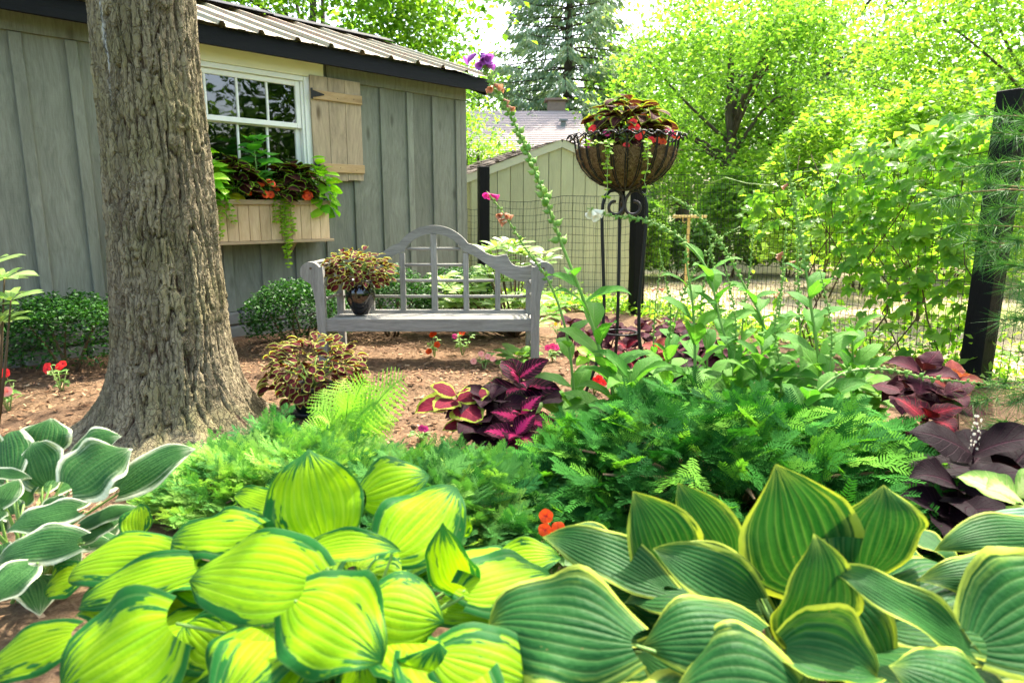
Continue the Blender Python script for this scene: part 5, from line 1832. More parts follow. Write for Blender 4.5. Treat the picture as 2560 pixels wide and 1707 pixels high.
# ------------------------------------------------------------------ wrought iron planter
def build_planter():
    D = 4.2
    c = at(1562, 473, D)
    zr = at(1562, 345, D).z
    base = Vector((c.x, D, 0.02))
    t = thing("iron_planter", "tall wrought iron planter stand with fluted basket bowl and coir liner", "planter", base)
    h0 = c.z - base.z; Hb = zr - c.z; R = .318
    IR, BR = MATS["black_iron"], MATS["brown_iron"]
    prof = [(.015, .0), (.08, .004), (.15, .026), (.215, .068), (.262, .120), (.290, .178), (.303, .24), (.306, Hb - .02)]
    # ribs in pairs, curling over into loops
    n = 22
    ribs_xy = []
    for k in range(n):
        for s in (-1, 1):
            a = 2 * math.pi * k / n
            da = s * .028
            pts = []
            for i, (rr, z) in enumerate(prof):
                aa = a + da * (1 - .8 * max(0, i - 4) / 3)
                pts.append((rr * math.cos(aa), rr * math.sin(aa), z))
            aa = a + s * .012
            for (dr, dz) in ((.008, .0), (.022, .012), (.036, .008), (.041, -.010)):
                aa += s * .030
                pts.append(((.312 + dr) * math.cos(aa), (.312 + dr) * math.sin(aa), Hb + dz))
            part("basket_rib", MB().tube(pts, .0036, 6).mesh("basket_rib", IR, True), t, (0, 0, h0))
    # wavy rim between ribs
    mb = MB()
    pts = []
    m = n * 8
    for i in range(m + 1):
        a = 2 * math.pi * i / m
        wv = math.cos(a * n)
        rr = .312 + .012 * (1 - wv) / 2
        pts.append((rr * math.cos(a), rr * math.sin(a), Hb + .011 * wv))
    mb.tube(pts, .0045, 6, False)
    part("wavy_rim", mb.mesh("wavy_rim", IR, True), t, (0, 0, h0))
    part("hub", MB().lathe([(0, -.012), (.05, -.010), (.06, .0), (.05, .012), (0, .014)], 16).mesh("hub", BR, True), t, (0, 0, h0))
    # coir liner with a frayed lip
    nn = 64
    vs, fs = [], []
    lp = [(.01, .012), (.085, .014), (.15, .036), (.21, .078), (.254, .128), (.281, .180), (.290, .225)]
    r = np.random.default_rng(3)
    for i, (rr, z) in enumerate(lp):
        for k in range(nn):
            a = 2 * math.pi * k / nn
            j = r.normal(0, .004)
            dz = (r.normal(0, .010) if i == len(lp) - 1 else 0)
            vs.append(((rr + j) * math.cos(a), (rr + j) * math.sin(a), z + dz))
    for i in range(len(lp) - 1):
        for k in range(nn):
            k2 = (k + 1) % nn
            fs.append((i * nn + k, i * nn + k2, (i + 1) * nn + k2, (i + 1) * nn + k))
    part("coir_liner", MB().add(vs, fs).mesh("coir_liner", MATS["coir"], True), t, (0, 0, h0))
    part("soil", MB().lathe([(0, .205), (.275, .205)], 24).mesh("soil", MATS["soil"]), t, (0, 0, h0))
    # loose fibres
    N = 2600
    a = r.uniform(0, 6.28, N); zz = r.uniform(.02, .235, N)
    rr = np.interp(zz, [q[1] for q in lp], [q[0] for q in lp]) + .003
    b = np.stack([rr * np.cos(a), rr * np.sin(a), zz], -1)
    d = r.normal(0, 1, (N, 3)) + np.stack([np.cos(a), np.sin(a), 0 * a], -1) * .25
    d /= np.linalg.norm(d, axis=1)[:, None]
    L = r.uniform(.015, .05, N)[:, None]
    s = np.cross(d, r.normal(0, 1, (N, 3))); s /= np.linalg.norm(s, axis=1)[:, None]
    V = np.stack([b - s * .0007, b + s * .0007, b + d * L + s * .0004, b + d * L - s * .0004], 1).reshape(-1, 3)
    o = part("coir_fibre", np_mesh("coir_fibre", V, np.arange(N * 4).reshape(N, 4), MATS["coir_fibre"]), t, (0, 0, h0)); o["kind"] = "stuff"
    # legs: arch from the hub, scroll, long slim bow to the ground
    for k in range(3):
        a = (-.10, 3.25, 1.6)[k]
        ux, uy = math.cos(a), math.sin(a)
        def P(rr, z): return (ux * rr, uy * rr, z)
        leg = [P(.035, h0 - .015), P(.06, h0 - .006), P(.09, h0 - .012), P(.118, h0 - .04), P(.132, h0 - .09), P(.136, h0 - .16), P(.130, h0 - .3), P(.118, h0 - .5), P(.108, h0 - .7), P(.115, h0 - .9), P(.15, h0 - 1.08), P(.20, h0 - 1.22), P(.25, .0)]
        part("leg", MB().tube(leg, .0105, 8).mesh("leg", IR, True), t)
        sc = [P(.075, h0 - .012)]
        for i in range(30):
            u = i / 29
            ang = math.pi * (.62 - 2.05 * u)
            rad = .052 * (1 - .42 * u)
            sc.append(P(.060 + rad * math.cos(ang) , h0 - .105 + rad * math.sin(ang)))
        pts2 = [P(.10, h0 - .008), P(.07, h0 - .002), P(.035, h0 - .018), P(.012, h0 - .05), P(.004, h0 - .085)]
        for i in range(26):
            u = i / 25
            ang = math.radians(170 + 285 * u)
            rad = .052 - .020 * u
            pts2.append(P(.056 + rad * math.cos(ang), h0 - .105 + rad * math.sin(ang)))
        part("scroll", MB().tube(pts2, .0095, 8).mesh("scroll", BR, True), t)
    ring = [(.105 * math.cos(2 * math.pi * i / 32), .105 * math.sin(2 * math.pi * i / 32), .48) for i in range(33)]
    part("brace_ring", MB().tube(ring, .006, 6, False).mesh("brace_ring", IR, True), t)
    # plants in the bowl
    P0 = base + Vector((0, 0, h0 + .23))
    bc = blade_set("bowlcol", "coleus_bowl", 4, 1.0, .66, PROF_OVATE, 9, 4, arch=.7, cup=.2, tip=.7, serr=.12, sk=8)
    dome_plant("coleus", "mounded bronze coleus with lime margins at the top of the iron planter", P0, P0 + Vector((.01, 0, .10)), (.215, .19, .165), 120, bc, .10, .15, 91, low=-.45, stems=10, droop=.6)
    def fl(*a): return [(x, y, z, m) for x, y, z, m in a]
    impatiens("impatiens", "red and pink impatiens along the front rim of the iron planter", P0 + Vector((.0, -.14, 0)), .11, .16, 44,
              fl((.0, -.08, .13, "petal_red"), (.02, -.09, .10, "petal_red"), (-.01, -.085, .095, "petal_red"), (.05, -.08, .075, "petal_orange"), (.03, -.10, .05, "petal_red"), (.15, -.04, .035, "petal_orange"), (.10, -.09, .03, "petal_red"), (-.04, -.11, .0, "petal_red")), 92, .042, (.035, .06), facing=(0, -1, .35))
    impatiens("impatiens", "red and pink impatiens at the shed-side rim of the iron planter", P0 + Vector((-.19, -.03, 0)), .10, .10, 30,
              fl((-.02, -.08, .11, "petal_red"), (-.03, -.09, .10, "petal_red"), (.05, -.10, .09, "petal_pink"), (.06, -.10, .075, "petal_pink"), (-.055, -.10, .01, "petal_magenta"), (-.05, -.10, .03, "petal_magenta")), 93, .040, (.035, .06), facing=(-.2, -1, .35))
    impatiens("impatiens", "pink and orange impatiens at the fence-side rim of the iron planter", P0 + Vector((.19, -.03, 0)), .10, .10, 30,
              fl((.03, -.09, .09, "petal_pink"), (.045, -.09, .08, "petal_pink"), (.08, -.08, .065, "petal_orange"), (.0, -.10, .03, "petal_orange"), (-.02, -.1, .02, "petal_magenta")), 94, .042, (.035, .06), facing=(.1, -1, .35))
    def trail(px, ytop, ybot, seed, D_=3.86):
        r = random.Random(seed)
        pts = []
        for k in range(9):
            p = at(px + r.uniform(-5, 5) - 1.0 * k, ytop + (ybot - ytop) * k / 8, D_)
            pts.append(p)
        pts[0] = pts[0] + Vector((0, .06, .01))
        return pts
    creeping_jenny("creeping jenny strand hanging down the front of the iron bowl, shed side", [trail(1523, 352, 498, 1), trail(1521, 350, 420, 2)], 95, .030, .036)
    creeping_jenny("creeping jenny strand hanging down the front of the iron bowl, fence side", [trail(1622, 350, 492, 3), trail(1620, 350, 400, 4)], 96, .030, .038)
    creeping_jenny("short creeping jenny sprig at the shed-side edge of the iron bowl", [[at(1468, 352, 3.93), at(1475, 358, 3.9), at(1490, 360, 3.88), at(1500, 357, 3.88)], [at(1462, 362, 3.93), at(1470, 364, 3.9), at(1482, 366, 3.9)]], 97, .028, .026)


build_planter()


# ------------------------------------------------------------------ hostas: every leaf its own
def hosta_plant(name, label, crown, mat, leaves, seed, fillers, prof=PROF_HOSTA, fill_r=.55, fill_z=(.12, .30), stalk="stem_green", fill_len=(.17, .24), lobe=.12, fat=1.0):
    """leaves: (bx, by, bz, tx, ty, tz, width px, normal, arch, cup, wave [, tip]); sighted base and tip at heights bz, tz."""
    r = random.Random(seed)
    crown = Vector((crown[0], crown[1], .02))
    t = thing(name, label, "hosta", crown)
    def put(b, q, W, nrm, arch, cup, wave, tip, nu=16, nv=14, pr=prof):
        L = (q - b).length
        me = blade("leaf", mat, L * r.uniform(1.0, 1.06), W, pr, nu, nv, arch=arch + r.uniform(-.15, .35), cup=cup + r.uniform(-.16, .16), wave=wave * 2.2, wk=r.uniform(1.3, 2.2), lobe=lobe, tip=tip + r.uniform(-.1, .4), ph=r.uniform(0, 6), twist=r.uniform(-.35, .35), side=r.uniform(-.05, .05))
        wpart("leaf", me, t, frame(b, q - b, nrm, 1.0))
        # stalk from the heart of the clump to the leaf
        p0 = Vector((r.uniform(-.05, .05), r.uniform(-.05, .05), 0)); p1 = b - crown
        d = (q - b).normalized()
        mid = p0.lerp(p1, .55) + Vector((0, 0, .05)) - d * .02
        part("stalk", MB().tube([p0, p0.lerp(mid, .5), mid, p1 - Vector(nrm).normalized() * .018 - d * .012], [.007, .006, .005, .003], 6).mesh("stalk", MATS[stalk], True), t)
    for lf in leaves:
        bx, by, bz, tx, ty, tz, wpx, nrm, arch, cup, wave = lf[:11]
        tip = lf[11] if len(lf) > 11 else .35
        b, q = gz(bx, by, bz), gz(tx, ty, tz)
        dep = ((b + q) / 2 - _C).dot(_F)
        put(b, q, wpx * fat / 1707 * dep, nrm, arch, cup, wave, tip)
    for k in range(fillers):
        a = 6.283 * k / fillers + r.uniform(-.3, .3)
        q1 = r.uniform(.18, fill_r)
        z = r.uniform(*fill_z)
        b = crown + Vector((math.cos(a) * q1 * .6, math.sin(a) * q1 * .6, z + .05))
        L = r.uniform(*fill_len)
        q = b + Vector((math.cos(a) * L, math.sin(a) * L, r.uniform(-.10, .02)))
        put(b, q, L * r.uniform(.65, .85), (r.uniform(-.2, .2), r.uniform(-.3, .1), 1), .7, -.15, .06, .4, 10, 8)
    return t


PROF_HOSTA_MID = [(0, .30), (.07, .56), (.18, .86), (.33, 1.0), (.48, .99), (.63, .87), (.77, .62), (.88, .34), (.955, .13), (1, .01)]
UP = (0, -.35, 1); CAMN = (0, -1, .45); CAMF = (0, -1, .1)
gold = [
    # bx, by, bz, tx, ty, tz, w, normal, arch, cup, wave
    (809, 1350, .42, 772, 1130, .615, 222, (.05, -1, .25), .35, -.10, .05),
    (915, 1235, .47, 1072, 1190, .50, 150, (-.15, -.9, .75), .55, -.10, .06),
    (985, 1370, .45, 1140, 1222, .525, 205, (-.1, -.8, .9), .50, -.12, .06),
    (775, 1385, .50, 998, 1378, .49, 92, (0, -.55, 1), .6, .25, .04),
    (930, 1512, .45, 1110, 1556, .40, 215, (-.15, -.75, 1), .45, -.20, .04),
    (1152, 1470, .40, 1108, 1312, .56, 128, (-.35, -1, .25), .4, .15, .05),
    (1170, 1478, .43, 1378, 1440, .40, 170, (0, -.55, 1), .55, -.20, .05),
    (745, 1500, .51, 955, 1655, .42, 262, (.0, -.65, 1), .55, -.22, .09),
    (775, 1452, .50, 478, 1450, .44, 232, (.05, -.65, 1), .6, -.15, .04),
    (640, 1325, .47, 415, 1362, .43, 150, (0, -.5, 1), .5, -.10, .06),
    (425, 1393, .43, 182, 1450, .35, 142, (-.05, -.6, 1), .6, -.15, .05),
    (492, 1412, .42, 205, 1520, .33, 118, (-.1, -.75, 1), .6, -.05, .05),
    (418, 1560, .44, 150, 1745, .32, 330, (-.05, -.8, 1), .5, -.18, .06),
    (178, 1585, .33, -40, 1700, .24, 130, (-.1, -.7, 1), .6, -.10, .05),
    (205, 1435, .28, 112, 1490, .22, 95, (-.1, -.7, 1), .5, -.05, .08),
    (668, 1575, .43, 545, 1760, .34, 240, (0, -.85, .9), .55, -.22, .05),
    (1075, 1770, .30, 1098, 1605, .44, 215, (.05, -.8, .75), .5, -.25, .05),
    (905, 1770, .28, 905, 1645, .38, 125, (0, -.85, .6), .45, -.2, .05),
    (1112, 1640, .42, 1355, 1730, .33, 205, (.05, -.7, 1), .6, -.22, .05),
    (1112, 1515, .34, 1238, 1550, .31, 90, (0, -.6, 1), .5, -.1, .05),
    (705, 1268, .44, 588, 1238, .44, 66, (0, -.6, 1), .4, .0, .06),
    (1260, 1400, .34, 1400, 1395, .33, 95, (.1, -.6, 1), .5, -.1, .06),
    (345, 1330, .30, 350, 1262, .36, 80, (0, -1, .4), .3, .1, .05),
    (700, 1370, .36, 560, 1290, .38, 120, (0, -.5, 1), .5, -.1, .05),
    (1140, 1330, .40, 1172, 1290, .44, 60, (.3, -.9, .5), .3, 0, .05),
    (560, 1640, .30, 470, 1560, .34, 150, (0, -.7, 1), .4, -.1, .05),
    (850, 1590, .30, 800, 1700, .24, 160, (0, -.7, 1), .4, -.1, .05),
    (1000, 1440, .34, 905, 1450, .33, 110, (0, -.6, 1), .4, -.1, .05),
]
hosta_plant("hosta", "big chartreuse hosta with dark green leaf margins", (-.42, 1.50), "hosta_gold", gold, 101, 44, fill_r=.62, fill_z=(.10, .34), fill_len=(.19, .27), fat=1.12)

green = [
    (1578, 1603, .43, 1222, 1568, .40, 262, (0, -.7, 1), .65, -.02, .10, .5),
    (1680, 1440, .36, 1586, 1236, .58, 168, (.1, -1, .15), .25, .12, .04),
    (1822, 1395, .38, 1698, 1212, .56, 118, (-.25, -1, .25), .4, .20, .06),
    (2020, 1450, .34, 1941, 1166, .665, 262, (.05, -1, .12), .22, .10, .04),
    (2165, 1432, .38, 2207, 1220, .60, 232, (.15, -1, .15), .25, -.15, .05),
    (2270, 1325, .42, 2392, 1415, .38, 78, (.4, -.7, .8), .5, -.1, .05),
    (2000, 1598, .34, 2032, 1348, .575, 190, (.1, -1, .12), .25, .18, .04),
    (1890, 1502, .40, 1636, 1373, .50, 128, (.2, -.9, .6), .35, .05, .05),
    (1890, 1455, .41, 1690, 1358, .51, 90, (.2, -.9, .6), .45, -.05, .05),
    (1660, 1468, .40, 1360, 1344, .45, 115, (.15, -.75, 1), .45, .12, .06),
    (1545, 1392, .36, 1420, 1322, .43, 75, (.15, -.8, .8), .5, -.1, .05),
    (1905, 1590, .42, 1600, 1620, .38, 185, (0, -.75, 1), .6, -.20, .07),
    (1990, 1745, .36, 1700, 1735, .34, 290, (-.02, -.8, .8), .6, -.30, .04),
    (1968, 1622, .40, 2185, 1690, .36, 205, (-.1, -.6, 1), .55, .55, .05),
    (2425, 1622, .38, 2066, 1425, .50, 105, (-.1, -.5, 1), .5, .25, .12),
    (2210, 1670, .28, 2032, 1468, .42, 160, (.2, -.95, .5), .3, .1, .05),
    (2460, 1600, .40, 2730, 1490, .44, 285, (-.1, -.8, .9), .5, .18, .06),
    (2500, 1775, .36, 2225, 1665, .40, 215, (.1, -.7, 1), .55, -.22, .05),
    (2620, 1410, .44, 2300, 1450, .40, 110, (0, -.7, 1), .5, -.1, .10),
    (2640, 1335, .46, 2352, 1375, .42, 92, (0, -.75, 1), .55, -.1, .05),
    (2240, 1530, .32, 2330, 1545, .30, 70, (0, -.6, 1), .4, -.1, .05),
    (1905, 1470, .34, 1850, 1415, .38, 60, (.2, -.9, .6), .4, .0, .05),
    (1605, 1628, .36, 1730, 1712, .28, 110, (.1, -.7, 1), .5, .1, .08),
    (1420, 1660, .22, 1500, 1720, .16, 150, (0, -.6, 1), .4, -.1, .05),
    (1700, 1500, .30, 1600, 1500, .30, 120, (0, -.6, 1), .4, -.1, .05),
    (2330, 1700, .24, 2420, 1660, .28, 120, (0, -.7, 1), .4, -.1, .05),
]
hosta_plant("hosta", "dark green hosta with yellow leaf edges, beside the chartreuse one", (.66, 1.42), "hosta_green", green, 102, 40, PROF_HOSTA_MID, .62, (.06, .30), fill_len=(.22, .30), fat=1.2)

white = [
    (175, 1215, .43, 323, 1127, .50, 172, (.0, -.75, .9), .4, -.10, .07),
    (298, 1222, .38, 480, 1127, .47, 100, (-.15, -.85, .8), .35, -.05, .05),
    (116, 1205, .40, 82, 1105, .50, 112, (0, -1, .35), .3, -.12, .05),
    (98, 1132, .44, 126, 1048, .53, 122, (.1, -1, .4), .3, -.1, .05),
    (180, 1140, .44, 300, 1092, .50, 92, (-.1, -.85, .8), .4, -.12, .05),
    (22, 1185, .42, 30, 1085, .50, 115, (0, -1, .4), .35, -.1, .05),
    (192, 1272, .40, 20, 1330, .34, 78, (0, -.7, 1), .55, -.1, .09),
    (192, 1352, .36, 5, 1402, .30, 105, (0, -.7, 1), .6, -.12, .06),
    (75, 1412, .34, -25, 1515, .28, 105, (0, -.8, 1), .5, -.15, .06),
    (-5, 1262, .38, 42, 1200, .42, 70, (.2, -.9, .6), .4, -.1, .05),
    (200, 1312, .30, 347, 1272, .34, 48, (0, -.7, 1), .5, -.1, .05),
    (205, 1345, .27, 305, 1300, .30, 55, (0, -.7, 1), .5, -.1, .05),
    (58, 1250, .34, 102, 1200, .40, 62, (.1, -.9, .6), .4, .1, .06),
    (-20, 1180, .46, 78, 1196, .44, 34, (0, -.6, 1), .5, .2, .05),
    (130, 1290, .32, 140, 1240, .36, 70, (.1, -.9, .6), .4, 0, .05),
    (-10, 1150, .44, -60, 1080, .5, 90, (0, -1, .5), .4, -.1, .05),
    (-30, 1300, .36, 12, 1280, .36, 60, (0, -.8, .8), .4, -.1, .05),
]
hosta_plant("hosta", "white-margined green hosta at the foot of the big trunk", (-1.55, 2.02), "hosta_white", white, 103, 18, PROF_HOSTA, .38, (.06, .26), fill_len=(.14, .19), fat=1.1)
blue = [(2640, 1340, .40, 2432, 1318, .44, 130, (0, -.8, .8), .6, -.1, .10), (2700, 1290, .40, 2560, 1270, .46, 110, (0, -.8, .8), .5, -.1, .06), (2680, 1400, .34, 2520, 1420, .3, 110, (0, -.8, .8), .5, -.1, .06)]
hosta_plant("hosta", "blue-grey hosta leaf peeping in behind the yellow-edged one", (1.75, 1.75), "hosta_blue", blue, 104, 4, PROF_HOSTA, .2, (.1, .2))


def K_(x): return x * 1.0884


def small_hosta(label, base, L, n, seed, mat="hosta_plain"):
    r = random.Random(seed)
    base = Vector(base)
    t = thing("hosta", label, "hosta", base)
    for k in range(n):
        a = 2.399 * k; e = .25 + .9 * (1 - k / n)
        d = Vector((math.cos(a) * math.cos(e), math.sin(a) * math.cos(e), math.sin(e)))
        b = d * L * .55; q = b + Vector((math.cos(a), math.sin(a), math.sin(e) - .55)).normalized() * L * r.uniform(.8, 1.1)
        me = blade("leaf", mat, (q - b).length, L * .62, PROF_HOSTA, 8, 6, arch=.7, cup=-.1, wave=.05, lobe=.08, tip=.3, ph=r.uniform(0, 6))
        part("leaf", me, t, M=frame(b, q - b, (0, -.2, 1)))
        part("stalk", MB().tube([(0, 0, 0), b * .6, b], [.004, .003, .0025], 5).mesh("stalk", MATS["stem_pale"], True), t)


small_hosta("small pale green hosta growing under the bench's scrolled end", gz(1298, 905, .02), .16, 13, 5)


small_hosta("small green hosta between the bench end and the wire fence", gz(K_(1262), K_(730), .02), .17, 12, 6)
small_hosta("low light green hosta at the edge of the sage shed's fence", gz(K_(1320), K_(712), .02), .19, 12, 7)


# ------------------------------------------------------------------ needle and scale sprays
def place_sprays(V0, F0, M_pos, M_y, M_z, S):
    """Stamp a template spray many times (numpy)."""
    y = M_y / np.linalg.norm(M_y, axis=1)[:, None]
    z = M_z - y * np.sum(M_z * y, 1)[:, None]; z /= np.linalg.norm(z, axis=1)[:, None] + 1e-9
    x = np.cross(y, z)
    n = len(M_pos); k = len(V0)
    W = (V0[None, :, 0, None] * x[:, None, :] + V0[None, :, 1, None] * y[:, None, :] + V0[None, :, 2, None] * z[:, None, :]) * S[:, None, None] + M_pos[:, None, :]
    F = (F0[None] + (np.arange(n) * k)[:, None, None]).reshape(-1, F0.shape[1])
    return W.reshape(-1, 3), F


def yew_spray(seed):
    r = np.random.default_rng(seed)
    V, F = [], []
    def quad(a, b, w, s):
        i = len(V); m = a + (b - a) * .6
        V.extend([a - s * w * .35, a + s * w * .35, m + s * w * .5, b, m - s * w * .5]); F.append((i, i + 1, i + 2, i + 4)); F.append((i + 4, i + 2, i + 3, i + 3))
    def axis(p0, d, side, L, n):
        for k in range(n):
            u = (k + .5) / n
            p = p0 + d * L * u + np.array([0, 0, -.10 * L * u * u])
            for sg in (-1, 1):
                ln = .20 * (1 - .5 * max(0, u - .6) / .4) * (.55 + .45 * min(1, u / .15)) * r.uniform(.85, 1.1)
                dd = side * sg * .85 + d * (.45 + .3 * u) + np.array([0, 0, r.uniform(-.05, .2)])
                dd /= np.linalg.norm(dd)
                quad(p, p + dd * ln, .036, np.cross(dd, [0, 0, 1.]))
    ax = np.array([0, 1., 0]); sd = np.array([1., 0, 0])
    axis(np.zeros(3), ax, sd, 1.0, 17)
    for f, sg in ((.22, 1), (.42, -1)):
        d = ax * .75 + sd * sg * .66
        axis(ax * f, d, np.array([d[1], -d[0], 0]), .45 * (1.2 - f), 7)
    quad(np.zeros(3), ax * .95, .02, sd)
    F = [f if f[2] != f[3] else (f[0], f[1], f[2], f[2]) for f in F]
    return np.array(V), np.array([(f[0], f[1], f[2]) for f in F if f[2] == f[3]] + [(f[0], f[1], f[2]) for f in F if f[2] != f[3]] + [(f[0], f[2], f[3]) for f in F if f[2] != f[3]])


def cypress_spray(seed):
    r = np.random.default_rng(seed)
    V, F = [], []
    def quad(a, b, w):
        d = b - a; s = np.cross(d, [0.08, 0, 1.]); s /= np.linalg.norm(s) + 1e-9
        i = len(V)
        V.extend([a - s * w * .5, a + s * w * .5, b + s * w * .25, b - s * w * .25]); F.append((i, i + 1, i + 2, i + 3))
    def rec(p, d, L, w, lev):
        n = {0: 11, 1: 6, 2: 3}[lev]
        end = p + d * L + np.array([0, 0, -.06 * L])
        quad(p, end, w)
        if lev == 2: return
        for k in range(n):
            u = .15 + .85 * (k + .5) / n
            q = p + (end - p) * u
            for sg in (-1, 1):
                if r.uniform() < .12: continue
                a = sg * r.uniform(.55, .8)
                dd = np.array([d[0] * math.cos(a) - d[1] * math.sin(a), d[0] * math.sin(a) + d[1] * math.cos(a), d[2] + r.uniform(-.12, .2)])
                rec(q, dd / np.linalg.norm(dd), L * (.46 if lev == 0 else .42) * (1.1 - .65 * u), w * .85, lev + 1)
    rec(np.zeros(3), np.array([0, 1., 0]), 1.0, .020, 0)
    return np.array(V), np.array(F)


def spray_mound(name, label, cx_, cy_, rx, ry, hgt, n, spray, smin, smax, m, seed, cat="shrub", tipm=None, tipf=.3, upb=.35, lay=(.35, 1.0), hfun=None, ang=0.0):
    r = np.random.default_rng(seed)
    t = thing(name, label, cat, (cx_, cy_, 0.0))
    V0, F0 = spray
    a = r.uniform(0, 6.283, n); q = np.sqrt(r.uniform(0, 1, n)) * (1 + .14 * (2 * fbm(np.cos(a) * 2 + 5, np.sin(a) * 2 + 5, 2, seed) - .9))
    lx, ly = np.cos(a) * q * rx, np.sin(a) * q * ry
    x = lx * math.cos(ang) - ly * math.sin(ang); y = lx * math.sin(ang) + ly * math.cos(ang)
    top = hgt * np.sqrt(np.clip(1.05 - q ** 2.4, 0.02, 1)) * (.78 + .5 * fbm((x + cx_) * 3, (y + cy_) * 3, 3, seed + 1))
    if hfun is not None: top = top * hfun(x + cx_, y + cy_)
    z = top * r.uniform(lay[0], lay[1], n) + .02
    dirn = np.stack([x / rx * .9 + r.normal(0, .55, n), y / ry * .9 - .25 + r.normal(0, .55, n), upb + .35 * (1 - q) + r.normal(0, .28, n)], -1)
    up = np.stack([r.normal(0, .35, n), r.normal(-.25, .35, n), np.ones(n)], -1)
    S = r.uniform(smin, smax, n)
    P = np.stack([x, y, z], -1) - dirn / np.linalg.norm(dirn, axis=1)[:, None] * S[:, None] * .5
    hi = (z / top > .72) & (r.uniform(0, 1, n) < tipf) if tipm else np.zeros(n, bool)
    for nm, sel, mm in (("foliage", ~hi, m), ("young_foliage", hi, tipm)):
        if sel.sum() == 0: continue
        V, F = place_sprays(V0, F0, P[sel], dirn[sel], up[sel], S[sel])
        tone = np.repeat(r.uniform(0, 1, sel.sum()), len(V0))
        o = part(nm, np_mesh(nm, V, F, MATS[mm], False, None, {"tone": tone}), t); o["kind"] = "stuff"
    for k in range(10):
        aa = 6.283 * k / 10 + r.uniform(-.2, .2)
        e = Vector((math.cos(aa) * rx * .75, math.sin(aa) * ry * .75, hgt * .6))
        part("branch", MB().tube([(0, 0, 0), e * .5 + Vector((0, 0, .06)), e], [.014, .010, .004], 5).mesh("branch", MATS["twig_tan"], True), t)
    return t


def yew_h(x, y):
    return 1.0 + .35 * np.clip((y - 2.75), -.6, .6)


spray_mound("yew_shrub", "low spreading dark green yew behind the yellow-edged hosta", .98, 2.72, 1.0, .66, .44, 1500, yew_spray(1), .13, .22, "leaf_yew", 201, tipm="leaf_yew_tip", tipf=.25, hfun=yew_h, lay=(.1, 1.0))
spray_mound("yew_shrub", "small shaded yew sprig beside the orange impatiens", .22, 2.28, .30, .26, .16, 150, yew_spray(2), .10, .15, "leaf_yew", 202)
spray_mound("false_cypress", "feathery gold-green false cypress at the foot of the trunk", -1.02, 2.82, .58, .42, .20, 700, cypress_spray(1), .13, .21, "leaf_cypress_gold", 203, tipm="leaf_cypress", tipf=.35, upb=.55)
spray_mound("false_cypress", "feathery deep green false cypress behind the chartreuse hosta", -.26, 2.58, .50, .40, .19, 640, cypress_spray(2), .14, .23, "leaf_cypress", 204, tipm="leaf_cypress_gold", tipf=.10, upb=.45)
spray_mound("false_cypress", "upright tuft of false cypress between fern and trunk", -1.12, 3.05, .13, .12, .26, 80, cypress_spray(3), .12, .18, "leaf_cypress", 205, upb=1.2)


# ------------------------------------------------------------------ fern
def build_fern():
    base = Vector((-.86, 3.28, .03))
    t = thing("fern", "pale green fern with arching fronds in front of the potted coleus", "fern", base)
    r = random.Random(8)
    targets = [(702, 935), (745, 890), (792, 868), (850, 858), (935, 862), (925, 905), (912, 968), (880, 1010), (690, 985), (735, 1005), (780, 955), (840, 925), (905, 935), (820, 1000), (760, 940), (860, 890), (720, 960), (890, 945), (770, 1010), (840, 985), (800, 900), (865, 1020)]
    for k, (tx, ty) in enumerate(targets):
        D = 3.36 + r.uniform(-.32, .22) if k < 9 else 3.36 + r.uniform(-.35, .05)
        tip = at(tx * 1.0884, ty * 1.0884, D)
        tip.z = max(tip.z, .06)
        L = (tip - base).length
        side = Vector((r.uniform(-.04, .04), r.uniform(-.04, .04), 0))
        mid = base.lerp(tip, .5) + Vector((0, 0, .07 + .16 * L)) + side * 2
        n = 17
        V, F, UV = [], [], []
        b = 0
        for i in range(1, n + 1):
            u = i / n
            def B(u): return base * (1 - u) ** 2 + mid * 2 * u * (1 - u) + tip * u * u
            p = B(u) - base; tg = (B(min(u + .02, 1)) - B(u - .02)).normalized()
            up = Vector((0, -.9, 1)); sd = tg.cross(up).normalized(); nn = sd.cross(tg)
            ln = L * .27 * math.sin(math.pi * min(1, (u * .93 + .10))) ** .8 * (1 if u > .12 else .6)
            for sg in (-1, 1):
                d = (sd * sg + tg * .38 - nn * .12).normalized()
                w = ln * .26
                # pinna with toothed lobes
                m = 6
                cs = d.cross(nn).normalized()
                for q in range(m):
                    f0 = q / m; f1 = (q + .95) / m
                    c0 = p + d * ln * f0 - nn * ln * .10 * f0 * f0; c1 = p + d * ln * f1 - nn * ln * .10 * f1 * f1
                    ww = w * (1 - f0 * .85)
                    V += [c0 + cs * ww * .18, c0 + cs * ww * .5 + d * ln * .06, c1 + cs * ww * .14, c1 - cs * ww * .14, c0 - cs * ww * .5 + d * ln * .06, c0 - cs * ww * .18]
                    F += [(b, b + 1, b + 2), (b, b + 2, b + 3), (b, b + 3, b + 5), (b + 3, b + 4, b + 5)]
                    b += 6
        pts = [base * (1 - u) ** 2 + mid * 2 * u * (1 - u) + tip * u * u - base for u in [j / 8 for j in range(9)]]
        mb = MB().add(V, F)
        mb.tube(pts, [.004 * (1 - .7 * j / 8) for j in range(9)], 4)
        part("frond", mb.mesh("frond", MATS["leaf_fern"]), t)


build_fern()


# ------------------------------------------------------------------ bold coleus
def coleus_leaf(m):
    return blade_set("bold", m, 4, 1.0, .78, PROF_OVATE, 18, 8, arch=.55, cup=.12, tip=.45, wave=.05, serr=.09, sk=14)


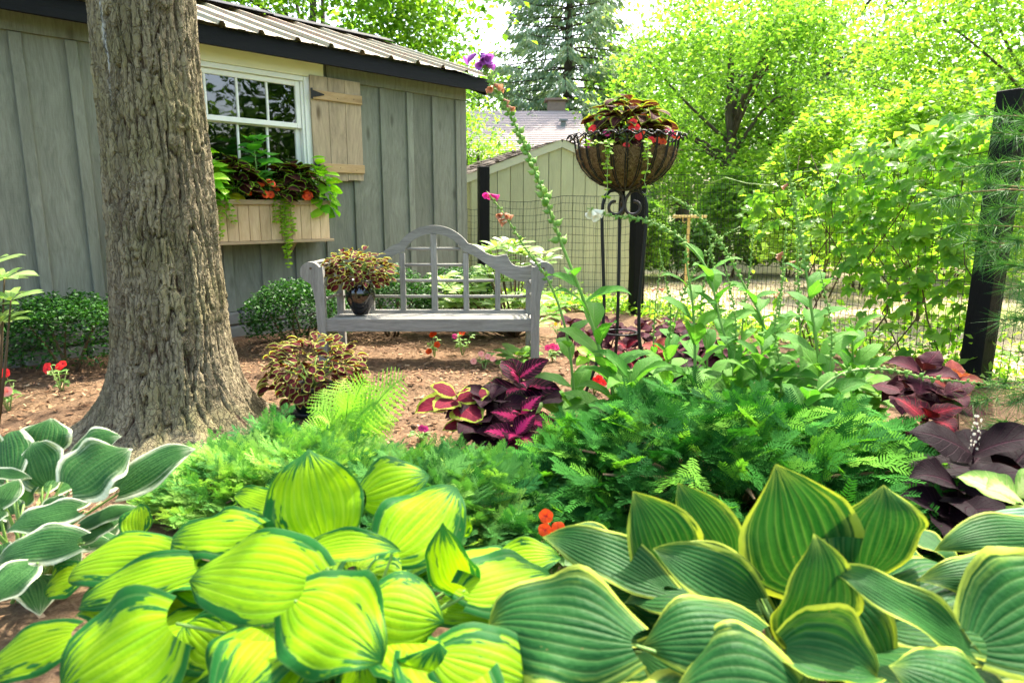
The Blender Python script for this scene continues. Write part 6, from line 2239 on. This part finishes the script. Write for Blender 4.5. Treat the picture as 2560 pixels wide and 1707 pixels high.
def coleus_plant(label, base, heads, seed, stem="stem_purple", group=None):
    """heads: (x, y, z, n leaves, leaf length, material, tilt) in world metres."""
    r = random.Random(seed)
    base = Vector(base)
    t = thing("coleus", label, "coleus", base, group)
    for (c, n, L, m, tilt) in heads:
        c = Vector(c)
        part("stem", MB().tube([(0, 0, 0), (c - base) * .5 + Vector((0, 0, .02)), c - base], [.008, .006, .004], 6).mesh("stem", MATS[stem], True), t)
        a0 = r.uniform(0, 6.28)
        for k in range(n):
            pair = k // 2
            a = a0 + pair * math.pi / 2 + (k % 2) * math.pi + r.uniform(-.25, .25)
            e = .45 - .36 * pair + r.uniform(-.15, .15)
            s = L * 1.18 * (.74 + .16 * pair) * r.uniform(.9, 1.12)
            d = Vector((math.cos(a) * math.cos(e), math.sin(a) * math.cos(e), math.sin(e)))
            d = d + Vector(tilt) * .5
            o = c - Vector((0, 0, pair * L * .16))
            nz = Vector((0, -.45, 1)) - d * .1
            wpart("leaf", r.choice(coleus_leaf(m)), t, frame(o, d, nz, s))
    return t


def H(px, py, D, n, L, m, tilt=(0, -.5, 0)):
    return (at(px, py, D), n, L, m, tilt)


def K(x): return x * 1.0884


coleus_plant("maroon coleus with broad lime-yellow leaf edges, nearest the fern", gz(K(1075), K(985), .02), [H(K(1048), K(908), 3.5, 6, .17, "coleus_lime_edge", (-.35, -.9, -.1)), H(K(1068), K(965), 3.45, 4, .12, "coleus_lime_edge", (0, -.9, -.3))], 301, "stem_green")
coleus_plant("near-black purple coleus in the middle of the coleus group", gz(K(1120), K(1010), .02), [H(K(1118), K(915), 3.55, 6, .17, "coleus_dark", (0, -.6, .1)), H(K(1100), K(965), 3.40, 6, .17, "coleus_dark", (0, -.8, -.2)), H(K(1150), K(925), 3.5, 6, .15, "coleus_dark", (0, -.6, 0))], 302)
coleus_plant("dark coleus with hot pink stripes, tallest near the bench leg", gz(K(1205), K(985), .02), [H(K(1193), K(868), 3.72, 6, .20, "coleus_pink", (0, -.7, .35)), H(K(1225), K(900), 3.7, 6, .17, "coleus_dark", (.2, -.6, 0))], 303)
coleus_plant("magenta-veined coleus lowest in the group beside the yew", gz(K(1195), K(1040), .02), [H(K(1197), K(955), 3.35, 6, .17, "coleus_magenta", (.05, -.9, .1)), H(K(1185), K(998), 3.22, 6, .16, "coleus_magenta", (0, -1.0, -.2)), H(K(1140), K(1005), 3.3, 4, .14, "coleus_dark", (-.2, -.9, -.2))], 304)
yb_ = gz(K(1215), K(1000), .02)
coleus_plant("small coleus with one yellow leaf tucked against the yew", yb_, [(at(K(1215), K(950), 3.38), 2, .12, "coleus_speckle", (.8, -.6, 0))], 305, "stem_green")
# right-hand group
coleus_plant("huge near-black coleus with flower spike in front of the tall post", gz(K(2240), K(1180), .02), [H(K(2235), K(1045), 2.45, 8, .27, "coleus_black", (0, -.6, -.1)), H(K(2200), K(1120), 2.3, 6, .22, "coleus_black", (-.3, -.7, -.2)), H(K(2310), K(1090), 2.4, 6, .24, "coleus_black", (.2, -.6, -.1)), H(K(2180), K(1180), 2.2, 6, .2, "coleus_black", (-.2, -.6, -.3))], 306)
coleus_plant("plum purple coleus at the base of the tall black post", gz(K(2120), K(980), .02), [H(K(2120), K(850), 3.3, 8, .15, "coleus_plum", (0, -.6, .1)), H(K(2080), K(890), 3.3, 6, .15, "coleus_plum", (0, -.6, .1)), H(K(2170), K(905), 3.2, 6, .15, "coleus_plum", (0, -.6, 0))], 307)
coleus_plant("rusty salmon coleus leaves just behind the plum one", gz(K(2200), K(985), .02), [H(K(2195), K(868), 3.35, 6, .13, "coleus_rust", (.1, -.6, .2)), H(K(2180), K(905), 3.25, 4, .12, "coleus_rust", (0, -.7, 0))], 308)
coleus_plant("crimson centred coleus half buried in the yew", gz(K(2125), K(1010), .02), [H(K(2130), K(958), 2.85, 6, .15, "coleus_red", (0, -.9, .1)), H(K(2110), K(1010), 2.75, 4, .11, "coleus_red", (0, -.9, -.1))], 309)
coleus_plant("pale speckled coleus leaf at the picture's right edge", (1.55, 1.95, .02), [(gz(2545, 1240, .42), 4, .17, "coleus_speckle", (-.5, -.5, 0))], 310, "stem_green")
# bed behind the planter stand
bed = [(1400, 742, 5.6, "coleus_plum"), (1470, 752, 5.4, "coleus_plum"), (1545, 748, 5.5, "coleus_plum"), (1600, 765, 5.3, "coleus_dark"), (1350, 770, 5.6, "coleus_plum"), (1440, 800, 5.0, "coleus_red"), (1510, 800, 5.0, "coleus_rust"),
       (1560, 835, 4.7, "coleus_dark"), (1500, 850, 4.7, "coleus_dark"), (1580, 790, 5.0, "coleus_plum"), (1640, 800, 4.9, "coleus_plum"), (1310, 745, 6.0, "coleus_plum")]
names = ["plum coleus behind the planter stand's shed-side leg", "plum coleus in the middle of the bed behind the planter", "plum coleus against the sunny fence behind the planter", "dark coleus at the fence end of the planter bed",
         "plum coleus between bench end and planter", "glowing red coleus at the foot of the planter stand", "rusty red coleus beside the red one under the planter", "dark low coleus in front of the rusty one",
         "dark coleus lowest under the iron planter", "plum coleus in the foxgloves right of the planter", "plum coleus half hidden among foxglove stems", "small plum coleus farthest back beside the bench arm"]
for i, ((x, y, D, m), lb) in enumerate(zip(bed, names)):
    c = at(K(x), K(y), D)
    coleus_plant(lb, (c.x, c.y + .03, .02), [(c, 8, .13, m, (0, -.5, .1)), (c + Vector((.07, .02, -.05)), 6, .11, m, (.1, -.4, 0))], 320 + i, group="coleus in the bed behind the planter")
# lime bush coleus at post foot
coleus_plant("lime green coleus glowing between yew and fence", gz(K(2000), K(950), .02), [(at(K(1985), K(880), 3.7), 8, .17, "hosta_plain", (0, -.5, .1)), (at(K(2020), K(905), 3.6), 6, .14, "hosta_plain", (0, -.5, .1))], 340, "stem_green")
coleus_plant("single lime coleus sprig by the planter stand", gz(K(1350), K(880), .02), [(at(K(1352), K(812), 4.7), 6, .11, "leaf_lime", (0, -.5, .1))], 341, "stem_green")


# flower spike of the black coleus
def spike():
    b = at(K(2235), K(1045), 2.45)
    t = thing("coleus_spike", "thin pale flower spike rising from the near-black coleus", "flower spike", b)
    part("stalk", MB().tube([(0, 0, 0), (.01, 0, .08), (-.01, 0, .16)], [.004, .003, .002], 5).mesh("stalk", MATS["stem_purple"], True), t)
    r = random.Random(5)
    for k in range(26):
        z = .02 + .14 * k / 26; a = k * 2.4
        part("flower", impatiens_mesh("petal_white"), t, M=frame((math.cos(a) * .014, math.sin(a) * .014, z), (0, 0, 1), (math.cos(a), math.sin(a), .2), .010))


spike()


# ------------------------------------------------------------------ foxgloves
def fox_leaf():
    return blade_set("fox", "leaf_foxglove", 5, 1.0, .44, PROF_LANCE, 10, 5, arch=.75, cup=.15, tip=.5, wave=.07)


def pod_mesh():
    if "pod" not in _cache:
        mb = MB().lathe([(.0, 0), (.32, .1), (.40, .35), (.28, .62), (.08, .82), (.02, 1.15), (0, 1.16)], 6)
        _cache["pod"] = mb.mesh("seed_pod", MATS["pod_green"], True)
    return _cache["pod"]


def bell_mesh(m):
    k = ("bell", m)
    if k not in _cache:
        n = 10
        prof = [(.06, 0), (.12, .08), (.17, .28), (.21, .55), (.26, .8), (.36, .98), (.40, 1.0)]
        vs, fs, uv = [], [], []
        for i, (rr, y) in enumerate(prof):
            for j in range(n):
                a = 2 * math.pi * j / n
                f = 1 + (.12 * math.cos(a * 2.5) if i > 4 else 0)
                vs.append((rr * f * math.cos(a), y, rr * f * math.sin(a))); uv.append((y, .5))
        for i in range(len(prof) - 1):
            for j in range(n):
                j2 = (j + 1) % n
                fs.append((i * n + j, i * n + j2, (i + 1) * n + j2, (i + 1) * n + j))
        _cache[k] = MB().add(vs, fs, uv).mesh("flower", MATS[m], True)
    return _cache[k]


def catmull(pts, n=24):
    pts = [Vector(p) for p in pts]
    out = []
    P = [pts[0] * 2 - pts[1]] + pts + [pts[-1] * 2 - pts[-2]]
    m = len(pts) - 1
    for k in range(n + 1):
        t = k / n * m; i = min(int(t), m - 1); f = t - i
        a, b, c, d = P[i], P[i + 1], P[i + 2], P[i + 3]
        out.append(.5 * ((2 * b) + (c - a) * f + (2 * a - 5 * b + 4 * c - d) * f * f + (3 * b - a - 3 * c + d) * f ** 3))
    return out


def foxglove(label, pts, seed, leaf_hi=.45, pod_lo=.42, r0=.011, nleaf=12, L=.20, npod=60, pod=.026, flowers=(), basal=8, leaflow=.03):
    """pts: sighted (x, y, distance) from the ground up; flowers: (fraction, count, petal, size)."""
    r = random.Random(seed)
    W = [at(K(x), K(y), D) for x, y, D in pts]
    base = Vector((W[0].x, W[0].y, 0.0))
    path = catmull([base] + W if W[0].z > .05 else W, 30)
    t = thing("foxglove", label, "foxglove", base, "foxgloves along the fence")
    n = len(path)
    part("stem", MB().tube([p - base for p in path], [r0 * (1 - .72 * k / (n - 1)) for k in range(n)], 8).mesh("stem", MATS["stem_green"], True), t)
    def P(f):
        i = min(int(f * (n - 1)), n - 2); g = f * (n - 1) - i
        return path[i].lerp(path[i + 1], g), (path[i + 1] - path[i]).normalized()
    lv = fox_leaf()
    for k in range(nleaf):
        f = leaflow + (leaf_hi - leaflow) * k / nleaf
        p, tg = P(f)
        a = k * 2.4 + r.uniform(-.3, .3)
        d = Vector((math.cos(a), math.sin(a), .5 + r.uniform(-.4, .4)))
        s = L * 1.2 * (1.2 - .55 * k / nleaf) * r.uniform(.85, 1.15)
        wpart("leaf", r.choice(lv), t, frame(p, d, (0, -.25, 1), s))
    for k in range(basal):
        a = k * 2.4 + seed
        d = Vector((math.cos(a), math.sin(a), r.uniform(.15, .8)))
        wpart("leaf", r.choice(lv), t, frame(base + Vector((math.cos(a) * .03, math.sin(a) * .03, .04)), d, (0, -.2, 1), L * r.uniform(1.0, 1.35)))
    for k in range(npod):
        u = k / npod
        f = pod_lo + (.97 - pod_lo) * u ** .92
        p, tg = P(f)
        a = k * 2.4
        o = tg.orthogonal().normalized(); o = Quaternion(tg, a) @ o
        d = o * r.uniform(.7, 1.3) + tg * r.uniform(.4, 1.1) + Vector((r.uniform(-.3, .3), r.uniform(-.3, .3), 0))
        rr = r0 * (1 - .72 * f)
        wpart("seed_pod", pod_mesh(), t, frame(p + o * rr * .8, Vector((0, 1, 0)), (0, 0, 1), 1) @ Matrix.Identity(4) if False else Matrix.Translation(p + o * rr * .7) @ d.to_track_quat('Z', 'Y').to_matrix().to_4x4() @ Matrix.Scale(pod * (1.1 - .55 * u) * r.uniform(.6, 1.35), 4))
    for (f, cnt, m, sz) in flowers:
        for j in range(cnt):
            p, tg = P(min(.995, f + r.uniform(-.02, .02)))
            a = r.uniform(0, 6.28)
            d = Vector((math.cos(a), math.sin(a) * .6 - .2, -.35 + r.uniform(-.35, .2)))
            wpart("flower", bell_mesh(m), t, frame(p + d * .01, d, (0, 0, 1), sz * r.uniform(.8, 1.1)))
    return t


foxglove("tallest foxglove, leaning far over towards the shed with purple bells at its tip",
         [(1420, 945, 3.45), (1392, 850, 3.45), (1345, 700, 3.45), (1290, 560, 3.45), (1235, 410, 3.42), (1185, 290, 3.4), (1125, 180, 3.38), (1098, 118, 3.36)], 401, .46, .50, .0115, 16, .25, 84, .036,
         ((.985, 5, "petal_purple", .058), (.93, 2, "petal_purple", .05), (.84, 4, "petal_wilted", .04), (.80, 3, "petal_wilted", .036)))
foxglove("slim foxglove with a spent purple tip in front of the bench end",
         [(1318, 900, 3.7), (1300, 760, 3.7), (1262, 650, 3.7), (1210, 575, 3.7), (1160, 495, 3.68), (1118, 440, 3.66)], 402, .36, .50, .009, 9, .2, 34, .022,
         ((.985, 3, "petal_magenta", .045), (.86, 4, "petal_wilted", .042), (.82, 2, "petal_wilted", .036)), 5)
foxglove("white-tipped foxglove arching sideways under the iron bowl",
         [(1700, 880, 3.6), (1655, 740, 3.65), (1625, 620, 3.7), (1560, 545, 3.75), (1480, 505, 3.8), (1400, 495, 3.82), (1348, 478, 3.82)], 403, .48, .54, .009, 15, .21, 62, .027,
         ((.985, 4, "petal_white", .062),), 7)
foxglove("tall straight foxglove with one last pink bell near the vine",
         [(1885, 880, 3.5), (1868, 740, 3.5), (1848, 600, 3.52), (1825, 470, 3.54), (1802, 345, 3.56)], 404, .56, .57, .011, 18, .22, 64, .028,
         ((.90, 1, "petal_wilted", .036),), 8)
foxglove("leaning foxglove whose spike crosses in front of the clothesline pole",
         [(1780, 870, 3.75), (1752, 740, 3.8), (1712, 660, 3.85), (1660, 565, 3.9), (1600, 490, 3.92), (1540, 450, 3.95)], 405, .50, .54, .009, 15, .2, 58, .025, (), 7)
foxglove("foxglove standing beneath the clothesline pole with open leaf pairs",
         [(1595, 900, 3.7), (1596, 790, 3.72), (1590, 690, 3.75), (1578, 610, 3.8), (1574, 540, 3.85)], 406, .75, .80, .011, 14, .22, 14, .022, (), 8)
foxglove("short upright foxglove spike left of the vine",
         [(1700, 860, 4.2), (1706, 740, 4.2), (1722, 620, 4.2), (1732, 520, 4.2)], 407, .45, .5, .008, 9, .18, 36, .022, (), 5)
foxglove("slender foxglove with faded pink bells before the vine",
         [(1770, 860, 4.0), (1790, 720, 4.0), (1800, 600, 4.0), (1806, 520, 4.0)], 408, .45, .5, .008, 9, .18, 34, .022, ((.8, 2, "petal_wilted", .04), (.6, 2, "petal_wilted", .03)), 5)
foxglove("fallen foxglove stem lying out towards the tall black post",
         [(1800, 1000, 3.0), (1850, 930, 3.05), (1930, 860, 3.1), (2030, 848, 3.1), (2130, 868, 3.1), (2250, 880, 3.05), (2340, 890, 3.0)], 409, .38, .42, .009, 9, .2, 52, .024, (), 6)
foxglove("low leafy foxglove in the sunny gap beside the lime coleus",
         [(1960, 900, 3.6), (1962, 850, 3.6), (1958, 790, 3.6), (1955, 740, 3.6)], 410, .9, .92, .009, 14, .2, 6, .02, (), 10)
foxglove("leafy foxglove clump at the yew's back edge",
         [(1750, 900, 3.4), (1748, 850, 3.4), (1750, 800, 3.4), (1745, 760, 3.4)], 411, .9, .92, .009, 14, .21, 6, .02, (), 10)
foxglove("broad-leaved young foxglove under the tallest one",
         [(1440, 950, 3.3), (1442, 915, 3.3), (1446, 880, 3.3), (1448, 850, 3.3)], 412, .9, .95, .009, 10, .27, 2, .02, (), 6)
for i_, (fx, fy, fd, lb) in enumerate((
        (1530, 860, 3.9, "upright leafy foxglove stalk right below the iron planter"), (1620, 850, 4.1, "upright leafy foxglove stalk under the clothesline pole"), (1680, 890, 3.5, "upright leafy foxglove stalk at the middle of the yew's back"),
        (1790, 900, 3.4, "upright leafy foxglove stalk at the foot of the straight foxglove"), (1900, 910, 3.3, "upright leafy foxglove stalk next to the fallen stem"))):
    foxglove(lb, [(fx, fy + 60, fd), (fx + 4, fy - 40, fd), (fx + 10 * (-1) ** i_, fy - 150, fd), (fx - 16 * (-1) ** i_, fy - 290, fd)], 420 + i_, .55, .6, .008, 12, .22, 34, .024, (), 4)
foxglove("thin upright foxglove spike in the middle of the bright lawn view", [(1660, 860, 4.3), (1655, 740, 4.3), (1640, 620, 4.3), (1628, 540, 4.3)], 431, .42, .5, .007, 8, .17, 40, .024, (), 4)
foxglove("thin upright foxglove spike nearest the creeper's lower edge", [(1840, 850, 3.9), (1836, 720, 3.9), (1832, 600, 3.9), (1836, 500, 3.9)], 432, .42, .46, .007, 8, .17, 44, .024, ((.75, 2, "petal_wilted", .034),), 4)
foxglove("bending foxglove spike beside the bare clothesline post", [(1540, 840, 4.5), (1550, 740, 4.5), (1585, 640, 4.5), (1640, 560, 4.5), (1700, 520, 4.5)], 433, .42, .5, .007, 8, .17, 40, .024, (), 4)
foxglove("thin foxglove spike far back by the dark post",
         [(1500, 850, 4.9), (1502, 760, 4.9), (1508, 680, 4.9), (1520, 590, 4.9)], 413, .4, .45, .007, 8, .16, 30, .022, ((.6, 2, "petal_wilted", .045), (.8, 2, "petal_wilted", .04)), 4)


# ------------------------------------------------------------------ rhododendron, boxwood
def rhodo_leaf():
    return blade_set("rhodo", "leaf_rhodo", 4, 1.0, .30, PROF_RHODO, 6, 3, arch=.35, cup=.2, tip=.2)


def rhododendron(label, base, whorls, L, seed):
    r = random.Random(seed)
    base = Vector(base)
    t = thing("rhododendron", label, "shrub", base)
    lv = rhodo_leaf()
    for w in whorls:
        c = Vector(w)
        part("stem", MB().tube([(0, 0, 0), (c - base) * .5 + Vector((0, 0, -.03)), c - base], [.012, .008, .004], 5).mesh("stem", MATS["stem_brown"], True), t)
        n = r.randint(8, 11); a0 = r.uniform(0, 6)
        for k in range(n):
            a = a0 + k * 2.4
            d = Vector((math.cos(a), math.sin(a), .30 - .10 * (k // 4) + r.uniform(-.2, .2)))
            wpart("leaf", r.choice(lv), t, frame(c + d * .012, d, (0, -.3, 1), L * r.uniform(.8, 1.15)))
    return t


r_ = random.Random(19)
wh = []
for i in range(64):
    px = r_.uniform(1010, 1258); py = r_.uniform(562, 775)
    if px < 1110 and py < 640: py += 75
    wh.append(at(K(px), K(py), r_.uniform(6.4, 7.0)))
rhododendron("glossy pale-leaved rhododendron behind the bench", (.03, 6.7, 0), wh, .17, 21)
wh = [at(K(x), K(y), D) for x, y, D in ((10, 640, 3.6), (25, 690, 3.5), (-10, 700, 3.6), (-25, 650, 3.6), (0, 740, 3.5), (-20, 610, 3.7), (-40, 760, 3.6))]
rhododendron("rhododendron branch tip reaching in beside the shed wall", (-2.85, 3.6, 0), wh, .15, 22)
bx = [("boxwood", "rounded boxwood against the shed behind the trunk's shed-door side", (-3.42, 5.15, 0), (.55, .42, .62), 6500, 501), ("boxwood", "rounded boxwood between the trunk and the bench", (-1.92, 6.15, 0), (.52, .42, .62), 6500, 502),
      ("boxwood", "boxwood directly behind the black urn and bench", (-1.20, 6.75, 0), (.50, .42, .66), 5600, 503), ("boxwood", "boxwood behind the middle of the bench", (-.55, 7.05, 0), (.48, .4, .66), 4800, 504)]
for nm, lb, b, rad, n, sd in bx:
    shrub_ball(nm, lb, b, rad, n, .036, "leaf_boxwood", sd, group="boxwoods along the shed", lump=.22, shell=.62, flat=.9)

# ------------------------------------------------------------------ bedding flowers
def fl(*a): return list(a)
imp = [
    ("red impatiens seedling alone on the mulch in front of the boxwood", (K(142), K(905)), .24, .09, 22, fl((-.045, -.04, .20, "petal_red"), (.05, -.03, .215, "petal_red"), (.03, -.03, .20, "petal_red"), (-.04, -.05, .185, "petal_red")), 601, .055),
    ("pink and orange impatiens at the picture's left edge", (K(22), K(950)), .26, .12, 36, fl((.02, -.06, .26, "petal_red"), (.05, -.06, .27, "petal_red"), (.06, -.07, .16, "petal_blush"), (.03, -.08, .17, "petal_blush"), (-.03, -.10, .06, "petal_orange"), (-.01, -.1, .07, "petal_orange")), 602, .055),
    ("orange impatiens under the bench beside the boxwood", (K(998), K(820)), .20, .08, 22, fl((-.01, -.05, .20, "petal_orange"), (.0, -.04, .215, "petal_orange"), (.03, -.06, .12, "petal_orange"), (-.04, -.05, .06, "petal_orange")), 603, .055),
    ("coral and magenta impatiens under the middle of the bench", (K(1062), K(815)), .22, .11, 30, fl((-.06, -.04, .17, "petal_magenta"), (.0, -.04, .20, "petal_orange"), (.05, -.03, .24, "petal_orange"), (.02, -.04, .22, "petal_orange")), 604, .05),
    ("pale pink impatiens under the bench end", (K(1112), K(850)), .15, .12, 30, fl((-.02, -.05, .14, "petal_blush"), (.03, -.05, .12, "petal_blush"), (-.08, -.04, .08, "petal_blush"), (.07, -.05, .10, "petal_blush")), 605, .05),
    ("pink impatiens between bench leg and planter stand", (K(1268), K(828)), .13, .09, 24, fl((-.04, -.05, .12, "petal_pink"), (.0, -.05, .13, "petal_pink"), (.03, -.05, .12, "petal_pink")), 606, .055),
    ("red impatiens low in the leaves below the tallest foxglove", (K(1365), K(905)), .13, .09, 18, fl((-.02, -.05, .11, "petal_red"), (.02, -.06, .12, "petal_red"), (.05, -.05, .09, "petal_red")), 607, .05),
    ("orange impatiens in front of the yew, between the two big hostas", (K(1258), K(1240)), .13, .06, 14, None, 608, .05),
    ("tiny magenta impatiens on bare mulch beside the coleus group", (K(970), K(1015)), .075, .06, 14, fl((.0, -.02, .085, "petal_magenta"), (.02, -.02, .08, "petal_magenta")), 609, .036),
]
for lb, (px, py), h, w, nl, fls, sd, fs in imp:
    b = gz(px, py, .02)
    if fls is None:
        fls = []
        for (fx, fy, D) in ((1365, 1289, 2.12), (1366, 1322, 2.06), (1396, 1321, 2.07), (1352, 1328, 2.06), (1390, 1330, 2.06)):
            p = at(fx, fy, D)
            q = p - Vector((b.x, b.y, .02))
            fls.append((q.x, q.y, q.z, "petal_orange"))
        b = Vector((b.x, 2.12, .02)); 
        fls = []
        for (fx, fy, D) in ((1365, 1289, 2.10), (1362, 1324, 2.05), (1396, 1322, 2.06)):
            q = at(fx, fy, D) - b
            fls.append((q.x, q.y, q.z, "petal_orange"))
    impatiens("impatiens", lb, b, h, w, nl, fls, sd, fs, (.03, .05) if fs < .05 else (.04, .062), group="bedding impatiens")
# little yellow and orange marigolds by the bench end
impatiens("viola", "yellow violas half hidden behind the bench arm", gz(K(1282), K(770), .02), .12, .1, 16, [(-.03, -.04, .12, "petal_yellow"), (.02, -.04, .11, "petal_yellow"), (.06, -.04, .12, "petal_yellow")], 611, .04)


# ------------------------------------------------------------------ vine on the fence
def vine_leaf_mesh(seed):
    r = random.Random(seed)
    V, F, UV = [], [], []
    b = 0
    for a, s in ((0, 1.0), (.85, .85), (-.85, .85), (1.75, .6), (-1.75, .6)):
        P, f, uv = blade_arrays(.62 * s, .34 * s, PROF_OVATE, 6, 3, arch=.4, cup=.15, tip=.4, serr=.12, sk=5, ph=r.uniform(0, 6))
        M = np.array(Matrix.Rotation(-a, 3, 'Z') @ Matrix.Rotation(-.15, 3, 'X'))
        P = P @ M.T
        P[:, 1] += .06
        V.append(P); F.append(f + b); UV.append(uv); b += len(P)
    return np_mesh("leaf", np.concatenate(V), np.concatenate(F), MATS["leaf_vine"], True, np.concatenate(UV))


def build_vine():
    d = (P3 - P2).normalized(); nn = Vector((d.y, -d.x, 0)); L = (P3 - P2).length
    if nn.y > 0: nn = -nn
    base = P3 - d * .5
    t = thing("creeper_vine", "five-leaved creeper covering the wire fence up to the tall post", "vine", base)
    r = random.Random(31)
    ms = [vine_leaf_mesh(k) for k in range(4)]
    def spot():
        # densest towards the post and the top of the wire, open near the ground
        while True:
            u = .965 - abs(r.gauss(0, .26)); z = r.uniform(.1, 1.95)
            if u < .42: continue
            topz = 1.42 + .52 * ((u - .42) / .58) ** .7
            lowz = .95 - 1.1 * max(0, (u - .62) / .38)
            if z > topz or (z < lowz and r.random() < .93): continue
            if z < .6 and r.random() < .6: continue
            return u, z
    for k in range(280):
        u, z = spot()
        p = P2 + d * L * u + nn * r.uniform(-.02, .16) + Vector((0, 0, z))
        yd = d * r.uniform(-.9, .9) + nn * r.uniform(.1, .8) + Vector((0, 0, r.uniform(-1.0, .1)))
        nz = nn * r.uniform(.2, 1) + Vector((r.uniform(-.4, .4), 0, r.uniform(.4, 1.0)))
        wpart("leaf", r.choice(ms), t, frame(p, yd, nz, r.uniform(.11, .20)))
    R2 = np.random.default_rng(4)
    N = 1400
    C = []
    while len(C) < N:
        u, z = spot()
        p = P2 + d * L * u - nn * R2.uniform(.0, .35) + Vector((0, 0, z * 1.02)) + Vector((R2.normal(0, .04), R2.normal(0, .04), 0))
        C.append(tuple(p - base))
    V, F = leaf_quads(np.array(C), .10, R2, .5, .4, .65)
    part("small_leaves", np_mesh("small_leaves", V, F, MATS["leaf_vine_small"]), t)["kind"] = "stuff"
    for k in range(10):
        u0 = r.uniform(.6, 1.0); pts = []
        u = u0
        for j in range(9):
            z = .02 + 1.7 * j / 8
            pts.append(P2 + d * L * u + nn * r.uniform(0, .05) + Vector((0, 0, z)) - base)
            u += r.uniform(-.05, .04); u = min(max(u, .45), 1.0)
        part("stem", MB().tube(pts, [.007 * (1 - .07 * j) for j in range(9)], 5).mesh("stem", MATS["stem_brown"], True), t)
    # runner along the top wire
    pts = [P2 + d * L * (.28 + .72 * j / 10) + nn * .02 + Vector((0, 0, 1.50 + .06 * math.sin(j * 1.7) + .1 * j / 10)) - base for j in range(11)]
    part("stem", MB().tube(pts, .004, 5).mesh("stem", MATS["stem_pale"], True), t)
    for j in range(40):
        u = r.uniform(.25, 1.0)
        p = P2 + d * L * u + Vector((0, 0, 1.50 + .12 * u))
        yd = d * r.uniform(-1, .3) + nn * r.uniform(-.2, .5) + Vector((0, 0, r.uniform(-.3, .8)))
        if j < 0: break
    return t


build_vine()


# undergrowth along the fence foot
def undergrowth():
    r = np.random.default_rng(9)
    C = []
    d = (P3 - P2); 
    for k in range(5200):
        u = r.uniform(-1.1, 1.25)
        p = P2 + d * u if u > 0 else P2 + (P1 - P2) * (-u)
        h = .13 + .4 * max(0, u - .5)
        C.append((p.x + r.normal(0.15, .22), p.y + r.normal(.15, .25), abs(r.normal(0, h * .55)) + .04))
    V, F = leaf_quads(np.array(C), .075, r, .6, .1, .5)
    o = bpy.data.objects.new("undergrowth", np_mesh("undergrowth", V, F, MATS["leaf_vine_small"]))
    link(o); tag(o, "tangle of small green leaves along the foot of the fence", "undergrowth", kind="stuff")


undergrowth()


# ------------------------------------------------------------------ pine bough at the right
def build_pine():
    base = Vector((3.55, 3.55, 0))
    t = thing("pine_tree", "young pine whose long-needled boughs cross the tall black post", "pine", base)
    part("trunk", MB().tube([(0, 0, -.05), (.02, 0, .8), (0, .02, 1.8), (.02, 0, 2.6)], [.045, .038, .026, .012], 8).mesh("trunk", MATS["stem_brown"], True), t)
    r = np.random.default_rng(12)
    tips = [(2440, 290, 3.35), (2350, 500, 3.2), (2400, 420, 3.4), (2480, 330, 3.3), (2390, 560, 3.3), (2450, 640, 3.3), (2490, 520, 3.2), (2530, 420, 3.2), (2540, 600, 3.2), (2520, 720, 3.2), (2500, 800, 3.2), (2540, 880, 3.1), (2460, 460, 3.5),
            (2400, 1010, 3.1), (2480, 960, 3.1), (2530, 1010, 3.0), (2440, 1080, 3.0), (2560, 300, 3.2), (2580, 500, 3.1), (2570, 760, 3.1), (2420, 600, 3.4), (2510, 660, 3.4)]
    Vs, Fs = [], []; b = 0
    for (px, py, D) in tips:
        q = at(px, py, D) - base
        z0 = max(.15, q.z - .12)
        lp = limb_path((0, 0, z0), q, r, .06, 5)
        part("bough", MB().tube(lp, [.006, .005, .005, .004, .003, .002], 5).mesh("bough", MATS["twig_tan"], True), t)
        tg = (lp[-1] - lp[-2]).normalized()
        for s in range(24):
            u = r.uniform(.35, 1.0) if s > 8 else r.uniform(.85, 1.0)
            i = min(int(u * 5), 4); p = lp[i].lerp(lp[i + 1], u * 5 - i)
            n = 14
            dd = np.array(tg) * .75 + r.normal(0, .55, (n, 3)); dd /= np.linalg.norm(dd, axis=1)[:, None]
            Ln = r.uniform(.09, .15, n)[:, None]
            sd = np.cross(dd, r.normal(0, 1, (n, 3))); sd /= np.linalg.norm(sd, axis=1)[:, None]
            P = np.array(p)[None]
            e = P + dd * Ln; e[:, 2] -= .012
            V = np.stack([np.repeat(P, n, 0) - sd * .0016, np.repeat(P, n, 0) + sd * .0016, e], 1).reshape(-1, 3)
            Vs.append(V); Fs.append(np.arange(n * 3).reshape(n, 3) + b); b += n * 3
    o = part("needles", np_mesh("needles", np.concatenate(Vs), np.concatenate(Fs), MATS["needle_pine"]), t); o["kind"] = "stuff"


build_pine()
